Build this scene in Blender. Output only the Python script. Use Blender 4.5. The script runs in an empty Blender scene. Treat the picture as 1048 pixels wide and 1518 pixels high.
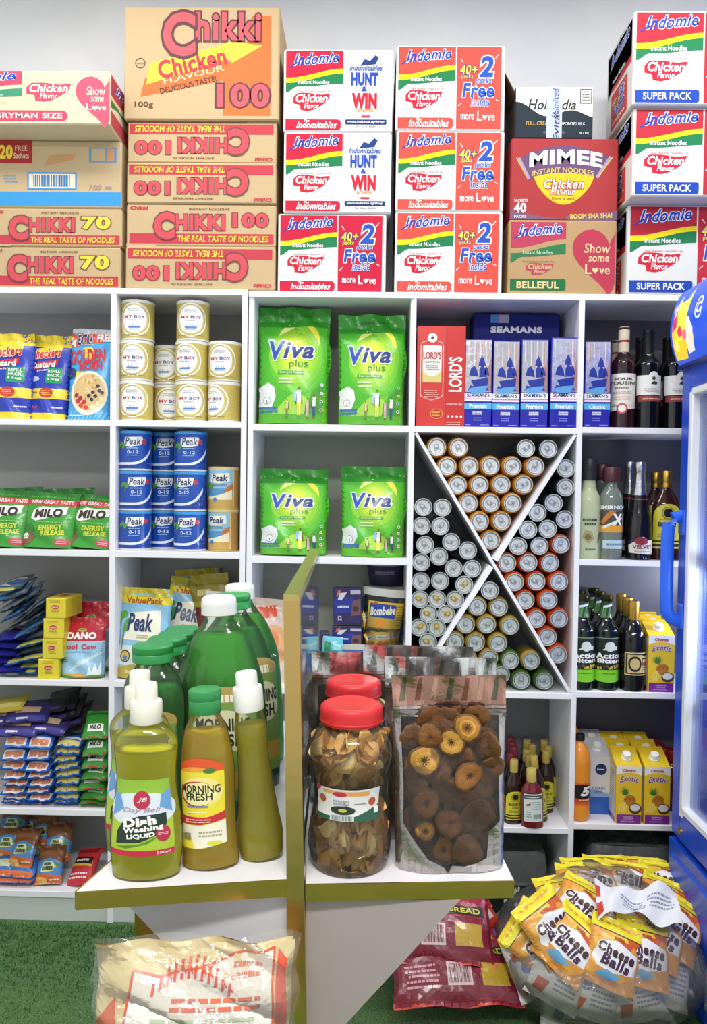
import bpy, math, random
from mathutils import Vector, Matrix
from mathutils.geometry import tessellate_polygon
S = bpy.context.scene
COL = S.collection
R = math.radians
PI = math.pi
random.seed(7)
# ------------------------------------------------------------ camera, light, exposure
F = 1150.0
EYE = Vector((0, 0, 1.35))
CM = Matrix.Rotation(R(1.0), 4, 'Z') @ Matrix.Rotation(R(90 - 1.5), 4, 'X') @ Matrix.Rotation(R(0.8), 4, 'Z')
cd = bpy.data.cameras.new('camera')
cd.sensor_fit = 'HORIZONTAL'
cd.sensor_width = 36
cd.lens = 36 * F / 1048
cd.clip_start = .02
cam = bpy.data.objects.new('camera', cd)
COL.objects.link(cam)
cam.matrix_world = Matrix.Translation(EYE) @ CM
S.camera = cam
S.view_settings.view_transform = 'Standard'
S.view_settings.look = 'None'
S.view_settings.exposure = -.02
S.view_settings.gamma = 1
wd = bpy.data.worlds.new('daylight')
S.world = wd
wd.use_nodes = True
wd.node_tree.nodes['Background'].inputs[0].default_value = (.93, .96, 1, 1)
wd.node_tree.nodes['Background'].inputs[1].default_value = .75


def lamp(name, loc, sx, sy, power, col=(1, .98, .95)):
    l = bpy.data.lights.new(name, 'AREA')
    l.shape = 'RECTANGLE'
    l.size, l.size_y = sx, sy
    l.energy = power
    l.color = col
    o = bpy.data.objects.new(name, l)
    COL.objects.link(o)
    o.location = loc
    return o


lamp('ceiling_lamp', (-.75, 1.75, 3.04), 1.2, .3, 17)
lamp('ceiling_lamp', (.75, 1.75, 3.04), 1.2, .3, 17)
lamp('ceiling_lamp', (0, -.45, 2.97), 1.4, .3, 75)


def at(px, py, Y):
    """the point at depth Y that the photograph shows at pixel px, py"""
    d = CM.to_3x3() @ Vector(((px - 524) / F, -(py - 759) / F, -1))
    return EYE + d * (Y / d.y)


# ------------------------------------------------------------ materials
def lin(h):
    if not isinstance(h, str):
        return h
    h = h.lstrip('#')
    o = []
    for i in (0, 2, 4):
        c = int(h[i:i + 2], 16) / 255
        o.append(c / 12.92 if c <= .04045 else ((c + .055) / 1.055) ** 2.4)
    return tuple(o)


MATS = {}


def mat(name):
    return MATS[name]


def fin(name, rough=.5, metal=0., trans=0., ior=1.45, coat=0., bump=0., bscale=200., spec=.5, sss=0.):
    m = bpy.data.materials.new(name)
    m.use_nodes = True
    nt = m.node_tree
    p = nt.nodes['Principled BSDF']
    a = nt.nodes.new('ShaderNodeAttribute')
    a.attribute_name = 'Col'
    nt.links.new(a.outputs['Color'], p.inputs['Base Color'])
    p.inputs['Roughness'].default_value = rough
    p.inputs['Metallic'].default_value = metal
    p.inputs['Transmission Weight'].default_value = trans
    p.inputs['IOR'].default_value = ior
    p.inputs['Coat Weight'].default_value = coat
    p.inputs['Coat Roughness'].default_value = .12
    p.inputs['Specular IOR Level'].default_value = spec
    if bump:
        n = nt.nodes.new('ShaderNodeTexNoise')
        n.inputs['Scale'].default_value = bscale
        n.inputs['Detail'].default_value = 3
        tc = nt.nodes.new('ShaderNodeTexCoord')
        nt.links.new(tc.outputs['Object'], n.inputs['Vector'])
        b = nt.nodes.new('ShaderNodeBump')
        b.inputs['Strength'].default_value = bump
        b.inputs['Distance'].default_value = .004
        nt.links.new(n.outputs['Fac'], b.inputs['Height'])
        nt.links.new(b.outputs['Normal'], p.inputs['Normal'])
    MATS[name] = m
    return m


fin('matte', .75, spec=.3)
fin('carton', .7, bump=.12, bscale=60, spec=.3)
fin('paper', .5)
fin('gloss', .28, coat=.25)
fin('laminate', .34, bump=.02, bscale=40)
fin('plastic', .38)
fin('foil', .3, coat=.3, bump=.45, bscale=38)
fin('softfoil', .33, coat=.2, bump=.25, bscale=25)
fin('metal', .36, metal=1)
fin('silver', .22, metal=.95, bump=.5, bscale=30)
fin('brass', .25, metal=1, bump=.45, bscale=9)
fin('darkglass', .06, coat=.5)
fin('food', .55, bump=.5, bscale=160)
fin('wall', .85, bump=.05, bscale=90)


def film(name, opacity, rough=.12, gloss=.5, tint=True, bump=0.):
    """clear film, pane or shell: passes straight through, reflects more at grazing angles"""
    m = bpy.data.materials.new(name)
    m.use_nodes = True
    nt = m.node_tree
    nt.nodes.clear()
    N = nt.nodes.new
    out = N('ShaderNodeOutputMaterial')
    a = N('ShaderNodeAttribute')
    a.attribute_name = 'Col'
    tr = N('ShaderNodeBsdfTransparent')
    if tint:
        nt.links.new(a.outputs['Color'], tr.inputs['Color'])
    df = N('ShaderNodeBsdfDiffuse')
    nt.links.new(a.outputs['Color'], df.inputs['Color'])
    gl = N('ShaderNodeBsdfGlossy')
    gl.inputs['Roughness'].default_value = rough
    m1 = N('ShaderNodeMixShader')
    m1.inputs[0].default_value = opacity
    nt.links.new(tr.outputs[0], m1.inputs[1])
    nt.links.new(df.outputs[0], m1.inputs[2])
    fr = N('ShaderNodeFresnel')
    fr.inputs['IOR'].default_value = 1.45
    mu = N('ShaderNodeMath')
    mu.operation = 'MULTIPLY'
    mu.inputs[1].default_value = gloss
    nt.links.new(fr.outputs[0], mu.inputs[0])
    m2 = N('ShaderNodeMixShader')
    nt.links.new(mu.outputs[0], m2.inputs[0])
    nt.links.new(m1.outputs[0], m2.inputs[1])
    nt.links.new(gl.outputs[0], m2.inputs[2])
    if bump:
        n = N('ShaderNodeTexNoise')
        n.inputs['Scale'].default_value = 22
        n.inputs['Detail'].default_value = 4
        b = N('ShaderNodeBump')
        b.inputs['Strength'].default_value = bump
        b.inputs['Distance'].default_value = .01
        tc = N('ShaderNodeTexCoord')
        nt.links.new(tc.outputs['Object'], n.inputs['Vector'])
        nt.links.new(n.outputs['Fac'], b.inputs['Height'])
        nt.links.new(b.outputs['Normal'], gl.inputs['Normal'])
        nt.links.new(b.outputs['Normal'], fr.inputs['Normal'])
    nt.links.new(m2.outputs[0], out.inputs[0])
    MATS[name] = m


film('clear', .02, .07, .95, bump=.2)
film('bagfilm', .07, .14, 1.1, bump=.8)
film('window', .02, .1, .8, bump=.45)
film('shrink', .2, .2, 1.4, bump=.9)
film('pane', .05, .03, .7)

# coloured dish soap: clear enough to see through, slightly milky
m = bpy.data.materials.new('liquid')
m.use_nodes = True
nt = m.node_tree
nt.nodes.clear()
N = nt.nodes.new
_o, _a, _g, _t, _d = N('ShaderNodeOutputMaterial'), N('ShaderNodeAttribute'), N('ShaderNodeBsdfGlass'), N('ShaderNodeBsdfTranslucent'), N('ShaderNodeBsdfDiffuse')
_a.attribute_name = 'Col'
_g.inputs['IOR'].default_value = 1.33
_g.inputs['Roughness'].default_value = .03
_m1, _m2 = N('ShaderNodeMixShader'), N('ShaderNodeMixShader')
_w = N('ShaderNodeMixRGB')
_w.inputs[0].default_value = .4
_w.inputs[2].default_value = (1, 1, .9, 1)
nt.links.new(_a.outputs['Color'], _w.inputs[1])
nt.links.new(_w.outputs[0], _g.inputs['Color'])
for _s in (_t, _d):
    nt.links.new(_a.outputs['Color'], _s.inputs['Color'])
_c, _m3 = N('ShaderNodeBsdfTransparent'), N('ShaderNodeMixShader')
nt.links.new(_w.outputs[0], _c.inputs['Color'])
_m1.inputs[0].default_value = .8
_m2.inputs[0].default_value = .58
_m3.inputs[0].default_value = .35
nt.links.new(_t.outputs[0], _m1.inputs[1])
nt.links.new(_d.outputs[0], _m1.inputs[2])
nt.links.new(_g.outputs[0], _m3.inputs[1])
nt.links.new(_c.outputs[0], _m3.inputs[2])
nt.links.new(_m3.outputs[0], _m2.inputs[1])
nt.links.new(_m1.outputs[0], _m2.inputs[2])
nt.links.new(_m2.outputs[0], _o.inputs[0])
MATS['liquid'] = m

# lit sign of the fridge header
m = bpy.data.materials.new('litsign')
m.use_nodes = True
_p = m.node_tree.nodes['Principled BSDF']
_a = m.node_tree.nodes.new('ShaderNodeAttribute')
_a.attribute_name = 'Col'
m.node_tree.links.new(_a.outputs['Color'], _p.inputs['Base Color'])
m.node_tree.links.new(_a.outputs['Color'], _p.inputs['Emission Color'])
_p.inputs['Emission Strength'].default_value = .45
_p.inputs['Roughness'].default_value = .3
MATS['litsign'] = m


# ------------------------------------------------------------ mesh builder
class MB:
    def __init__(s):
        s.v, s.f, s.c, s.m, s.mats = [], [], [], [], []

    def mi(s, name):
        if name not in s.mats:
            s.mats.append(name)
        return s.mats.index(name)

    def face(s, pts, col, mt):
        n = len(s.v)
        s.v += [tuple(p) for p in pts]
        s.f.append(tuple(range(n, n + len(pts))))
        s.c.append(lin(col))
        s.m.append(s.mi(mt))

    def grid(s, fn, nu, nv, col, mt, wrap=False, flip=False):
        n = len(s.v)
        k = s.mi(mt)
        cu = nu if wrap else nu + 1
        for j in range(nv + 1):
            for i in range(cu):
                s.v.append(tuple(fn(i / nu, j / nv)))
        c0 = None if callable(col) else lin(col)
        for j in range(nv):
            for i in range(nu):
                a = n + j * cu + i
                b = n + j * cu + (i + 1) % cu
                q = (a, b, b + cu, a + cu)
                s.f.append(q[::-1] if flip else q)
                s.c.append(c0 or lin(col((i + .5) / nu, (j + .5) / nv)))
                s.m.append(k)

    def box(s, c, size, col, mt, ch=0., M=None):
        hx, hy, hz = size[0] / 2, size[1] / 2, size[2] / 2
        ch = min(ch, hx * .9, hy * .9, hz * .9)
        n = len(s.v)
        k = s.mi(mt)
        col = lin(col)
        P = []
        idx = {}
        for x in (-1, 1):
            for y in (-1, 1):
                for z in (-1, 1):
                    for ax in range(3):
                        d = [hx - ch, hy - ch, hz - ch]
                        d[ax] = (hx, hy, hz)[ax]
                        idx[(x, y, z, ax)] = n + len(P)
                        v = Vector((x * d[0], y * d[1], z * d[2]))
                        v = (M @ v if M else v) + Vector(c)
                        P.append(tuple(v))
        s.v += P
        fs = []
        for ax in range(3):
            o = [a for a in range(3) if a != ax]
            for sg in (-1, 1):
                q = []
                for a, b in ((-1, -1), (1, -1), (1, 1), (-1, 1)):
                    t = [0, 0, 0]
                    t[ax] = sg
                    t[o[0]] = a
                    t[o[1]] = b
                    q.append(idx[(t[0], t[1], t[2], ax)])
                if (sg > 0) == (ax == 1):
                    q = q[::-1]
                fs.append(q)
        if ch > 0:
            for ax in range(3):
                o = [a for a in range(3) if a != ax]
                for a in (-1, 1):
                    for b in (-1, 1):
                        def g(sv, face):
                            t = [0, 0, 0]
                            t[ax] = sv
                            t[o[0]] = a
                            t[o[1]] = b
                            return idx[(t[0], t[1], t[2], face)]
                        q = [g(-1, o[0]), g(1, o[0]), g(1, o[1]), g(-1, o[1])]
                        if a * b * (1 if ax != 1 else -1) < 0:
                            q = q[::-1]
                        fs.append(q)
            for x in (-1, 1):
                for y in (-1, 1):
                    for z in (-1, 1):
                        q = [idx[(x, y, z, i)] for i in range(3)]
                        if x * y * z < 0:
                            q = q[::-1]
                        fs.append(q)
        for q in fs:
            s.f.append(tuple(q))
            s.c.append(col)
            s.m.append(k)

    def prism(s, pts, y0, y1, col, mt):
        """outline in x,z (counter-clockwise seen from -y), from depth y0 to y1"""
        s.face([(x, y0, z) for x, z in pts], col, mt)
        s.face([(x, y1, z) for x, z in pts[::-1]], col, mt)
        for i in range(len(pts)):
            a, b = pts[i], pts[(i + 1) % len(pts)]
            s.face([(b[0], y0, b[1]), (a[0], y0, a[1]), (a[0], y1, a[1]), (b[0], y1, b[1])], col, mt)

    def slab(s, pts, z0, z1, col, mt):
        """outline in x,y (counter-clockwise from above), from z0 to z1"""
        s.face([(x, y, z1) for x, y in pts], col, mt)
        s.face([(x, y, z0) for x, y in pts[::-1]], col, mt)
        for i in range(len(pts)):
            a, b = pts[i], pts[(i + 1) % len(pts)]
            s.face([(a[0], a[1], z0), (b[0], b[1], z0), (b[0], b[1], z1), (a[0], a[1], z1)], col, mt)

    def lathe(s, prof, n, col, mt, sx=1., sy=1., c=(0, 0, 0), M=None, cols=None):
        """prof: (radius, z) from bottom to top; cols: one colour per ring"""
        b = len(s.v)
        k = s.mi(mt)
        for r, z in prof:
            for i in range(n):
                a = 2 * PI * i / n
                v = Vector((max(r, 1e-5) * sx * math.cos(a), max(r, 1e-5) * sy * math.sin(a), z))
                v = (M @ v if M else v) + Vector(c)
                s.v.append(tuple(v))
        for j in range(len(prof) - 1):
            cc = lin(cols[j] if cols else col)
            for i in range(n):
                i2 = (i + 1) % n
                s.f.append((b + j * n + i, b + j * n + i2, b + (j + 1) * n + i2, b + (j + 1) * n + i))
                s.c.append(cc)
                s.m.append(k)

    def tube(s, pts, r, n, col, mt, flat=1.):
        pts = [Vector(p) for p in pts]
        b = len(s.v)
        k = s.mi(mt)
        col = lin(col)
        for i, p in enumerate(pts):
            t = (pts[min(i + 1, len(pts) - 1)] - pts[max(i - 1, 0)]).normalized()
            u = t.cross(Vector((0, 0, 1)) if abs(t.z) < .9 else Vector((1, 0, 0))).normalized()
            w = t.cross(u)
            for q in range(n):
                a = 2 * PI * q / n
                s.v.append(tuple(p + u * (r * math.cos(a)) + w * (r * flat * math.sin(a))))
        for i in range(len(pts) - 1):
            for q in range(n):
                q2 = (q + 1) % n
                s.f.append((b + i * n + q, b + i * n + q2, b + (i + 1) * n + q2, b + (i + 1) * n + q))
                s.c.append(col)
                s.m.append(k)
        for e, i in ((0, 0), (1, len(pts) - 1)):
            q = tuple(b + i * n + j for j in range(n))
            s.f.append(q[::-1] if e == 0 else q)
            s.c.append(col)
            s.m.append(k)

    def build(s, name, parent=None, loc=None, rot=None, sharp=38):
        me = bpy.data.meshes.new(name)
        me.from_pydata(s.v, [], s.f)
        for k in s.mats:
            me.materials.append(MATS[k])
        me.polygons.foreach_set('material_index', s.m)
        me.polygons.foreach_set('use_smooth', [True] * len(s.f))
        ca = me.color_attributes.new('Col', 'FLOAT_COLOR', 'CORNER')
        buf = []
        for f, c in zip(s.f, s.c):
            buf += [c[0], c[1], c[2], 1.] * len(f)
        ca.data.foreach_set('color', buf)
        me.update()
        me.set_sharp_from_angle(angle=R(sharp))
        o = bpy.data.objects.new(name, me)
        COL.objects.link(o)
        if parent:
            o.parent = parent
        if loc is not None:
            o.location = loc
        if rot is not None:
            o.rotation_euler = rot
        return o


# ------------------------------------------------------------ writing and printing
GL = {}


def glyphs(t, b=0., sh=0., sp=1.):
    k = (t, b, sh, sp)
    if k not in GL:
        cu = bpy.data.curves.new('lettering', 'FONT')
        cu.body = t
        cu.offset = b
        cu.shear = sh
        cu.space_character = sp
        cu.resolution_u = 3
        cu.fill_mode = 'FRONT'
        o = bpy.data.objects.new('lettering', cu)
        me = bpy.data.meshes.new_from_object(o)
        me.calc_loop_triangles()
        vs = [(v.co.x, v.co.y) for v in me.vertices]
        GL[k] = [tuple(vs[i] for i in tr.vertices) for tr in me.loop_triangles]
        bpy.data.objects.remove(o)
        bpy.data.curves.remove(cu)
        bpy.data.meshes.remove(me)
    return GL[k]


class Pen:
    """prints on a surface: x, y run 0..1 over a panel w by h metres, mp(x_m, y_m, lift) gives the point on the thing"""

    def __init__(s, mb, mp, w, h, mt='paper', mx=None, eps=.0004):
        s.mb, s.mp, s.w, s.h, s.mt, s.mx, s.eps = mb, mp, w, h, mt, mx, eps
        s.flip = False

    def tri(s, a, b, c, col, l, d=0):
        if s.mx and d < 12:
            ab = math.dist(a, b)
            bc = math.dist(b, c)
            ca = math.dist(c, a)
            q = max(ab, bc, ca)
            if q > s.mx:
                if q == ab:
                    m_ = ((a[0] + b[0]) / 2, (a[1] + b[1]) / 2)
                    s.tri(a, m_, c, col, l, d + 1)
                    s.tri(m_, b, c, col, l, d + 1)
                elif q == bc:
                    m_ = ((c[0] + b[0]) / 2, (c[1] + b[1]) / 2)
                    s.tri(a, b, m_, col, l, d + 1)
                    s.tri(a, m_, c, col, l, d + 1)
                else:
                    m_ = ((c[0] + a[0]) / 2, (c[1] + a[1]) / 2)
                    s.tri(a, b, m_, col, l, d + 1)
                    s.tri(m_, b, c, col, l, d + 1)
                return
        s.mb.face([s.mp(p[0], p[1], l * s.eps) for p in (a, b, c)], col, s.mt)

    def P(s, x, y):
        if s.flip:
            x, y = 1 - x, 1 - y
        return (x * s.w, y * s.h)

    def poly(s, pts, col, l=1):
        q = [s.P(*p) for p in pts]
        for t in tessellate_polygon([[Vector((p[0], p[1], 0)) for p in q]]):
            a, b, c = (q[i] for i in t)
            if (b[0] - a[0]) * (c[1] - a[1]) - (b[1] - a[1]) * (c[0] - a[0]) < 0:
                b, c = c, b
            s.tri(a, b, c, col, l)

    def rect(s, x0, y0, x1, y1, col, l=1, r=0., rr=(1, 1, 1, 1)):
        if r <= 0:
            return s.poly([(x0, y0), (x1, y0), (x1, y1), (x0, y1)], col, l)
        k = s.w / s.h
        pts = []
        for (cx, cy, a0, on) in ((x0 + r, y0 + r * k, 180, rr[0]), (x1 - r, y0 + r * k, 270, rr[1]), (x1 - r, y1 - r * k, 0, rr[2]), (x0 + r, y1 - r * k, 90, rr[3])):
            if on:
                for i in range(5):
                    a = R(a0 + 22.5 * i)
                    pts.append((cx + r * math.cos(a), cy + r * k * math.sin(a)))
            else:
                pts.append((x0 if a0 in (180, 90) else x1, y0 if a0 in (180, 270) else y1))
        s.poly(pts, col, l)

    def ell(s, cx, cy, rx, col, l=1, ry=None, n=22):
        ry = ry if ry else rx * s.w / s.h
        s.poly([(cx + rx * math.cos(2 * PI * i / n), cy + ry * math.sin(2 * PI * i / n)) for i in range(n)], col, l)

    def ring(s, cx, cy, rx, th, col, l=1, n=28, ry=None):
        ry = ry if ry else rx * s.w / s.h
        k = ry / rx
        for i in range(n):
            a, b = 2 * PI * i / n, 2 * PI * (i + 1) / n
            s.poly([(cx + rx * math.cos(a), cy + ry * math.sin(a)), (cx + rx * math.cos(b), cy + ry * math.sin(b)),
                    (cx + (rx - th) * math.cos(b), cy + (rx - th) * k * math.sin(b)), (cx + (rx - th) * math.cos(a), cy + (rx - th) * k * math.sin(a))], col, l)

    def line(s, pts, wd, col, l=1):
        """a stroke of width wd (in panel widths)"""
        k = s.w / s.h
        for (a, b) in zip(pts, pts[1:]):
            dx, dy = b[0] - a[0], (b[1] - a[1]) / k
            q = math.hypot(dx, dy) or 1
            nx, ny = -dy / q * wd / 2, dx / q * wd / 2 * k
            s.poly([(a[0] + nx, a[1] + ny), (a[0] - nx, a[1] - ny), (b[0] - nx, b[1] - ny), (b[0] + nx, b[1] + ny)], col, l)

    def band(s, lo, hi, x0, x1, col, l=1, n=14):
        """the area between two curves y = lo(t), hi(t), t 0..1 over x0..x1"""
        xs = [i / n for i in range(n + 1)]
        s.poly([(x0 + (x1 - x0) * t, lo(t)) for t in xs] + [(x0 + (x1 - x0) * t, hi(t)) for t in xs[::-1]], col, l)

    def text(s, t, x0, y0, x1, y1, col, l=3, b=0., sh=0., out=(), rot=0., warp=None):
        sp = round(1 + 1.5 * (b + .8 * max([o[0] for o in out] or [0])), 3)
        base = glyphs(t, b, sh, sp)
        if not base:
            return
        X = [p[0] for q in base for p in q]
        Y = [p[1] for q in base for p in q]
        ax, bx, ay, by = min(X), max(X), min(Y), max(Y)
        cx, cy = (x0 + x1) / 2 * s.w, (y0 + y1) / 2 * s.h
        cr, sr = math.cos(R(rot)), math.sin(R(rot))

        def T(p):
            u = (p[0] - ax) / (bx - ax or 1)
            v = (p[1] - ay) / (by - ay or 1)
            if warp:
                u, v = warp(u, v)
            x = (x0 + (x1 - x0) * u) * s.w - cx
            y = (y0 + (y1 - y0) * v) * s.h - cy
            q = ((cx + x * cr - y * sr) / s.w, (cy + x * sr + y * cr) / s.h)
            return s.P(*q)
        for i, (ob, oc) in enumerate(out):
            for q in glyphs(t, b + ob, sh, sp):
                s.tri(*[T(p) for p in q], oc, l + .35 * i)
        for q in base:
            s.tri(*[T(p) for p in q], col, l + .35 * len(out) + .1)

    def lines(s, x0, y0, x1, y1, n, col, l=2, fill=.45, seed=1):
        """rows of print too fine to read"""
        rn = random.Random(seed)
        hh = (y1 - y0) / n
        for i in range(n):
            y = y1 - (i + 1) * hh + hh * (1 - fill) / 2
            x = x0 + (x1 - x0) * rn.uniform(0, .12)
            e = x1 - (x1 - x0) * rn.uniform(0, .12)
            while x < e:
                w = (x1 - x0) * rn.uniform(.05, .16)
                s.rect(x, y, min(x + w, e), y + hh * fill, col, l)
                x += w + (x1 - x0) * .025

    def barcode(s, x0, y0, x1, y1, col, l=2, seed=3, bg=None):
        if bg:
            s.rect(x0, y0, x1, y1, bg, l - .5)
        rn = random.Random(seed)
        x = x0 + (x1 - x0) * .06
        while x < x1 - (x1 - x0) * .06:
            w = (x1 - x0) * rn.choice((.012, .02, .034))
            s.rect(x, y0 + (y1 - y0) * .1, x + w, y1 - (y1 - y0) * .1, col, l)
            x += w + (x1 - x0) * rn.choice((.014, .024, .03))


def heart(cx, cy, rx, ry, n=36):
    o = []
    for i in range(n):
        t = 2 * PI * i / n
        o.append((cx + rx * (16 * math.sin(t) ** 3) / 16, cy + ry * (13 * math.cos(t) - 5 * math.cos(2 * t) - 2 * math.cos(3 * t) - math.cos(4 * t)) / 14.5))
    return o[::-1]


def sstep(t):
    t = min(1, max(0, t))
    return t * t * (3 - 2 * t)


# ------------------------------------------------------------ things
def tag(o, label, cat, group=None):
    o['label'] = label
    o['category'] = cat
    if group:
        o['group'] = group
    return o


def empty(name, loc=(0, 0, 0), rot=(0, 0, 0)):
    o = bpy.data.objects.new(name, None)
    COL.objects.link(o)
    o.location = loc
    o.rotation_euler = rot
    o.empty_display_size = .05
    return o


KIDS = {}


def dup(o, loc=None, rot=None, label=None, scale=None, parent=None):
    """a copy of a thing, its parts and their sub-parts"""
    if o.name not in KIDS:
        KIDS[o.name] = [c for c in bpy.data.objects if c.parent == o]
    c = o.copy()
    COL.objects.link(c)
    if parent:
        c.parent = parent
    if loc is not None:
        c.location = loc
    if rot is not None:
        c.rotation_euler = rot
    if scale is not None:
        c.scale = scale
    if label:
        c['label'] = label
    for k in KIDS[o.name]:
        dup(k, parent=c)
    return c


class Kind:
    """builds the first of a kind on first use and copies it, with its parts, after that"""

    def __init__(s, make):
        s.make, s.first = make, None

    def put(s, loc, rot=(0, 0, 0), label=None, cat=None, group=None, scale=None):
        if s.first is None:
            o = s.first = s.make()
            o.location = loc
            o.rotation_euler = rot
            if scale is not None:
                o.scale = scale
        else:
            o = dup(s.first, loc, rot, scale=scale or (1, 1, 1))
        tag(o, label, cat, group)
        return o


def struct(o):
    o['kind'] = 'structure'
    return o


ORD = ['first', 'second', 'third', 'fourth', 'fifth', 'sixth', 'seventh', 'eighth', 'ninth', 'tenth']
# ------------------------------------------------------------ the room
YF = 2.36            # front plane of the shelving
YB = 2.64            # its back


def X(px, Y=YF, py=745):
    return at(px, py, Y).x


def Z(px, py, Y=YF):
    return at(px, py, Y).z


def noise_mat(name, c1, c2, scale, rough=.9, bump=.5):
    m = bpy.data.materials.new(name)
    m.use_nodes = True
    nt = m.node_tree
    p = nt.nodes['Principled BSDF']
    p.inputs['Roughness'].default_value = rough
    n = nt.nodes.new('ShaderNodeTexNoise')
    n.inputs['Scale'].default_value = scale
    n.inputs['Detail'].default_value = 5
    tc = nt.nodes.new('ShaderNodeTexCoord')
    nt.links.new(tc.outputs['Object'], n.inputs['Vector'])
    r = nt.nodes.new('ShaderNodeValToRGB')
    r.color_ramp.elements[0].position = .35
    r.color_ramp.elements[1].position = .68
    r.color_ramp.elements[0].color = (*lin(c1), 1)
    r.color_ramp.elements[1].color = (*lin(c2), 1)
    nt.links.new(n.outputs['Fac'], r.inputs['Fac'])
    nt.links.new(r.outputs['Color'], p.inputs['Base Color'])
    b = nt.nodes.new('ShaderNodeBump')
    b.inputs['Strength'].default_value = bump
    b.inputs['Distance'].default_value = .006
    nt.links.new(n.outputs['Fac'], b.inputs['Height'])
    nt.links.new(b.outputs['Normal'], p.inputs['Normal'])
    MATS[name] = m


noise_mat('turf', '#3c5c32', '#6a8e55', 240, .95, .9)
noise_mat('emulsion', '#e9ebef', '#eff0f2', 6, .85, .05)


def plain(name, c, size, mt, col='#dcdee2'):
    mb = MB()
    mb.box((0, 0, 0), size, col, mt)
    return struct(mb.build(name, loc=c))


plain('floor', (-.2, .6, -.02), (3.7, 4.3, .04), 'turf', '#3a6a3a')
plain('wall_back', (-.2, 2.71, 1.55), (3.7, .08, 3.1), 'emulsion')
plain('wall_left', (-1.98, .6, 1.55), (.08, 4.3, 3.1), 'emulsion')
plain('wall_right', (1.62, .6, 1.55), (.08, 4.3, 3.1), 'emulsion')
plain('ceiling', (-.2, .6, 3.12), (3.7, 4.3, .04), 'emulsion')
# pile of the artificial turf, where the photograph shows it
mb = MB()
rn = random.Random(3)
for i in range(9000):
    if i < 5200:
        x, y = rn.uniform(-1.2, -.38), 2.345 - abs(rn.gauss(0, .22))
    else:
        x, y = rn.uniform(.1, 1.0), 2.55 - abs(rn.gauss(0, .3))
    h = rn.uniform(.006, .013)
    a = rn.uniform(0, PI)
    dx, dy = math.cos(a) * .002, math.sin(a) * .002
    lx, ly = rn.uniform(-.006, .006), rn.uniform(-.006, .006)
    mb.face([(x - dx, y - dy, 0), (x + dx, y + dy, 0), (x + lx, y + ly, h)], rn.choice(('#3c6a35', '#4a7a41', '#5a8a4a', '#345a2d')), 'matte')
o = mb.build('turf_grass')
o['kind'] = 'stuff'
tag(o, 'short green artificial turf pile covering the shop floor', 'artificial turf')

# ------------------------------------------------------------ shelving
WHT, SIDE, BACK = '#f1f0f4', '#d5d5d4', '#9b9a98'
TH = .018


def board(parent, name, x0, x1, z0, z1, y0=YF, y1=YB, col=WHT, mt='laminate', ch=.0012):
    mb = MB()
    mb.box(((x0 + x1) / 2, (y0 + y1) / 2, (z0 + z1) / 2), (x1 - x0, y1 - y0, z1 - z0), col, mt, ch)
    return mb.build(name, parent)


ZL = [Z(165, y) for y in (427, 622.5, 816.5, 1009.5, 1201.5, 1323.5)]       # tops of the shelf boards
ZC = [Z(490, y) for y in (433, 629.5, 826, 1020, 1216)]
ZR = [Z(735, y) for y in (434.5, 633.2, 0, 1026, 1226)]
Z4 = [Z(905, y) for y in (435.5, 633.5, 830, 1026, 1222)]
XA0, XA1 = X(162.3), X(170.6)
XB0, XB1 = X(356), X(364)
XC0, XC1 = X(366), X(374)
XD0, XD1 = X(604.5), X(612.8)
XE0, XE1 = X(853), X(861)
XL, XR = -1.5, 1.5

u = empty('shelf_unit')
tag(u, 'white laminate shelf unit full of tins, sachets and milk packs', 'shelf unit')
for a, b in ((XL, XL + .018), (XA0, XA1), (XB0, XB1)):
    board(u, 'side_panel', a, b, 0, ZL[0] - TH)
board(u, 'top_board', XL, XB1, ZL[0] - TH, ZL[0])
for z in ZL[1:]:
    board(u, 'shelf_board', XL + .018, XA0, z - .019, z)
    board(u, 'shelf_board', XA1, XB0, z - .019, z)
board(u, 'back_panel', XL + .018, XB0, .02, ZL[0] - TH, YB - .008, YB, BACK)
board(u, 'kick_board', XL + .018, XB0, 0, ZL[5] - .019, YF + .006, YF + .022, '#c9d0c8')
u = empty('shelf_unit')
tag(u, 'white laminate shelf unit holding the green detergent bags', 'shelf unit')
for a, b in ((XC0, XC1), (XD0, XD0 + (XD1 - XD0) * .5)):
    board(u, 'side_panel', a, b, 0, ZC[0] - TH)
board(u, 'top_board', XC0, XD0 + (XD1 - XD0) * .5, ZC[0] - TH, ZC[0], y0=YF - .006)
for z in ZC[1:]:
    board(u, 'shelf_board', XC1, XD0, z - .021, z)
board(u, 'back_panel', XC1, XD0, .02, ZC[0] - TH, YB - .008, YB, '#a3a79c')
u = empty('shelf_unit')
tag(u, 'white laminate shelf unit with crossed planks, drink cans and bottles', 'shelf unit')
for a, b in ((XD0 + (XD1 - XD0) * .5, XD1), (XE0, XE1), (XR - .018, XR)):
    board(u, 'side_panel', a, b, 0, ZR[0] - TH)
board(u, 'top_board', XD0 + (XD1 - XD0) * .5, XR, ZR[0] - TH, ZR[0])
for z in (ZR[1], ZR[3], ZR[4]):
    board(u, 'shelf_board', XD1, XE0, z - .018, z)
for z in Z4[1:]:
    board(u, 'shelf_board', XE1, XR - .018, z - .018, z)
board(u, 'back_panel', XD1, XR - .018, .02, ZR[0] - TH, YB - .008, YB, '#707074')
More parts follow.
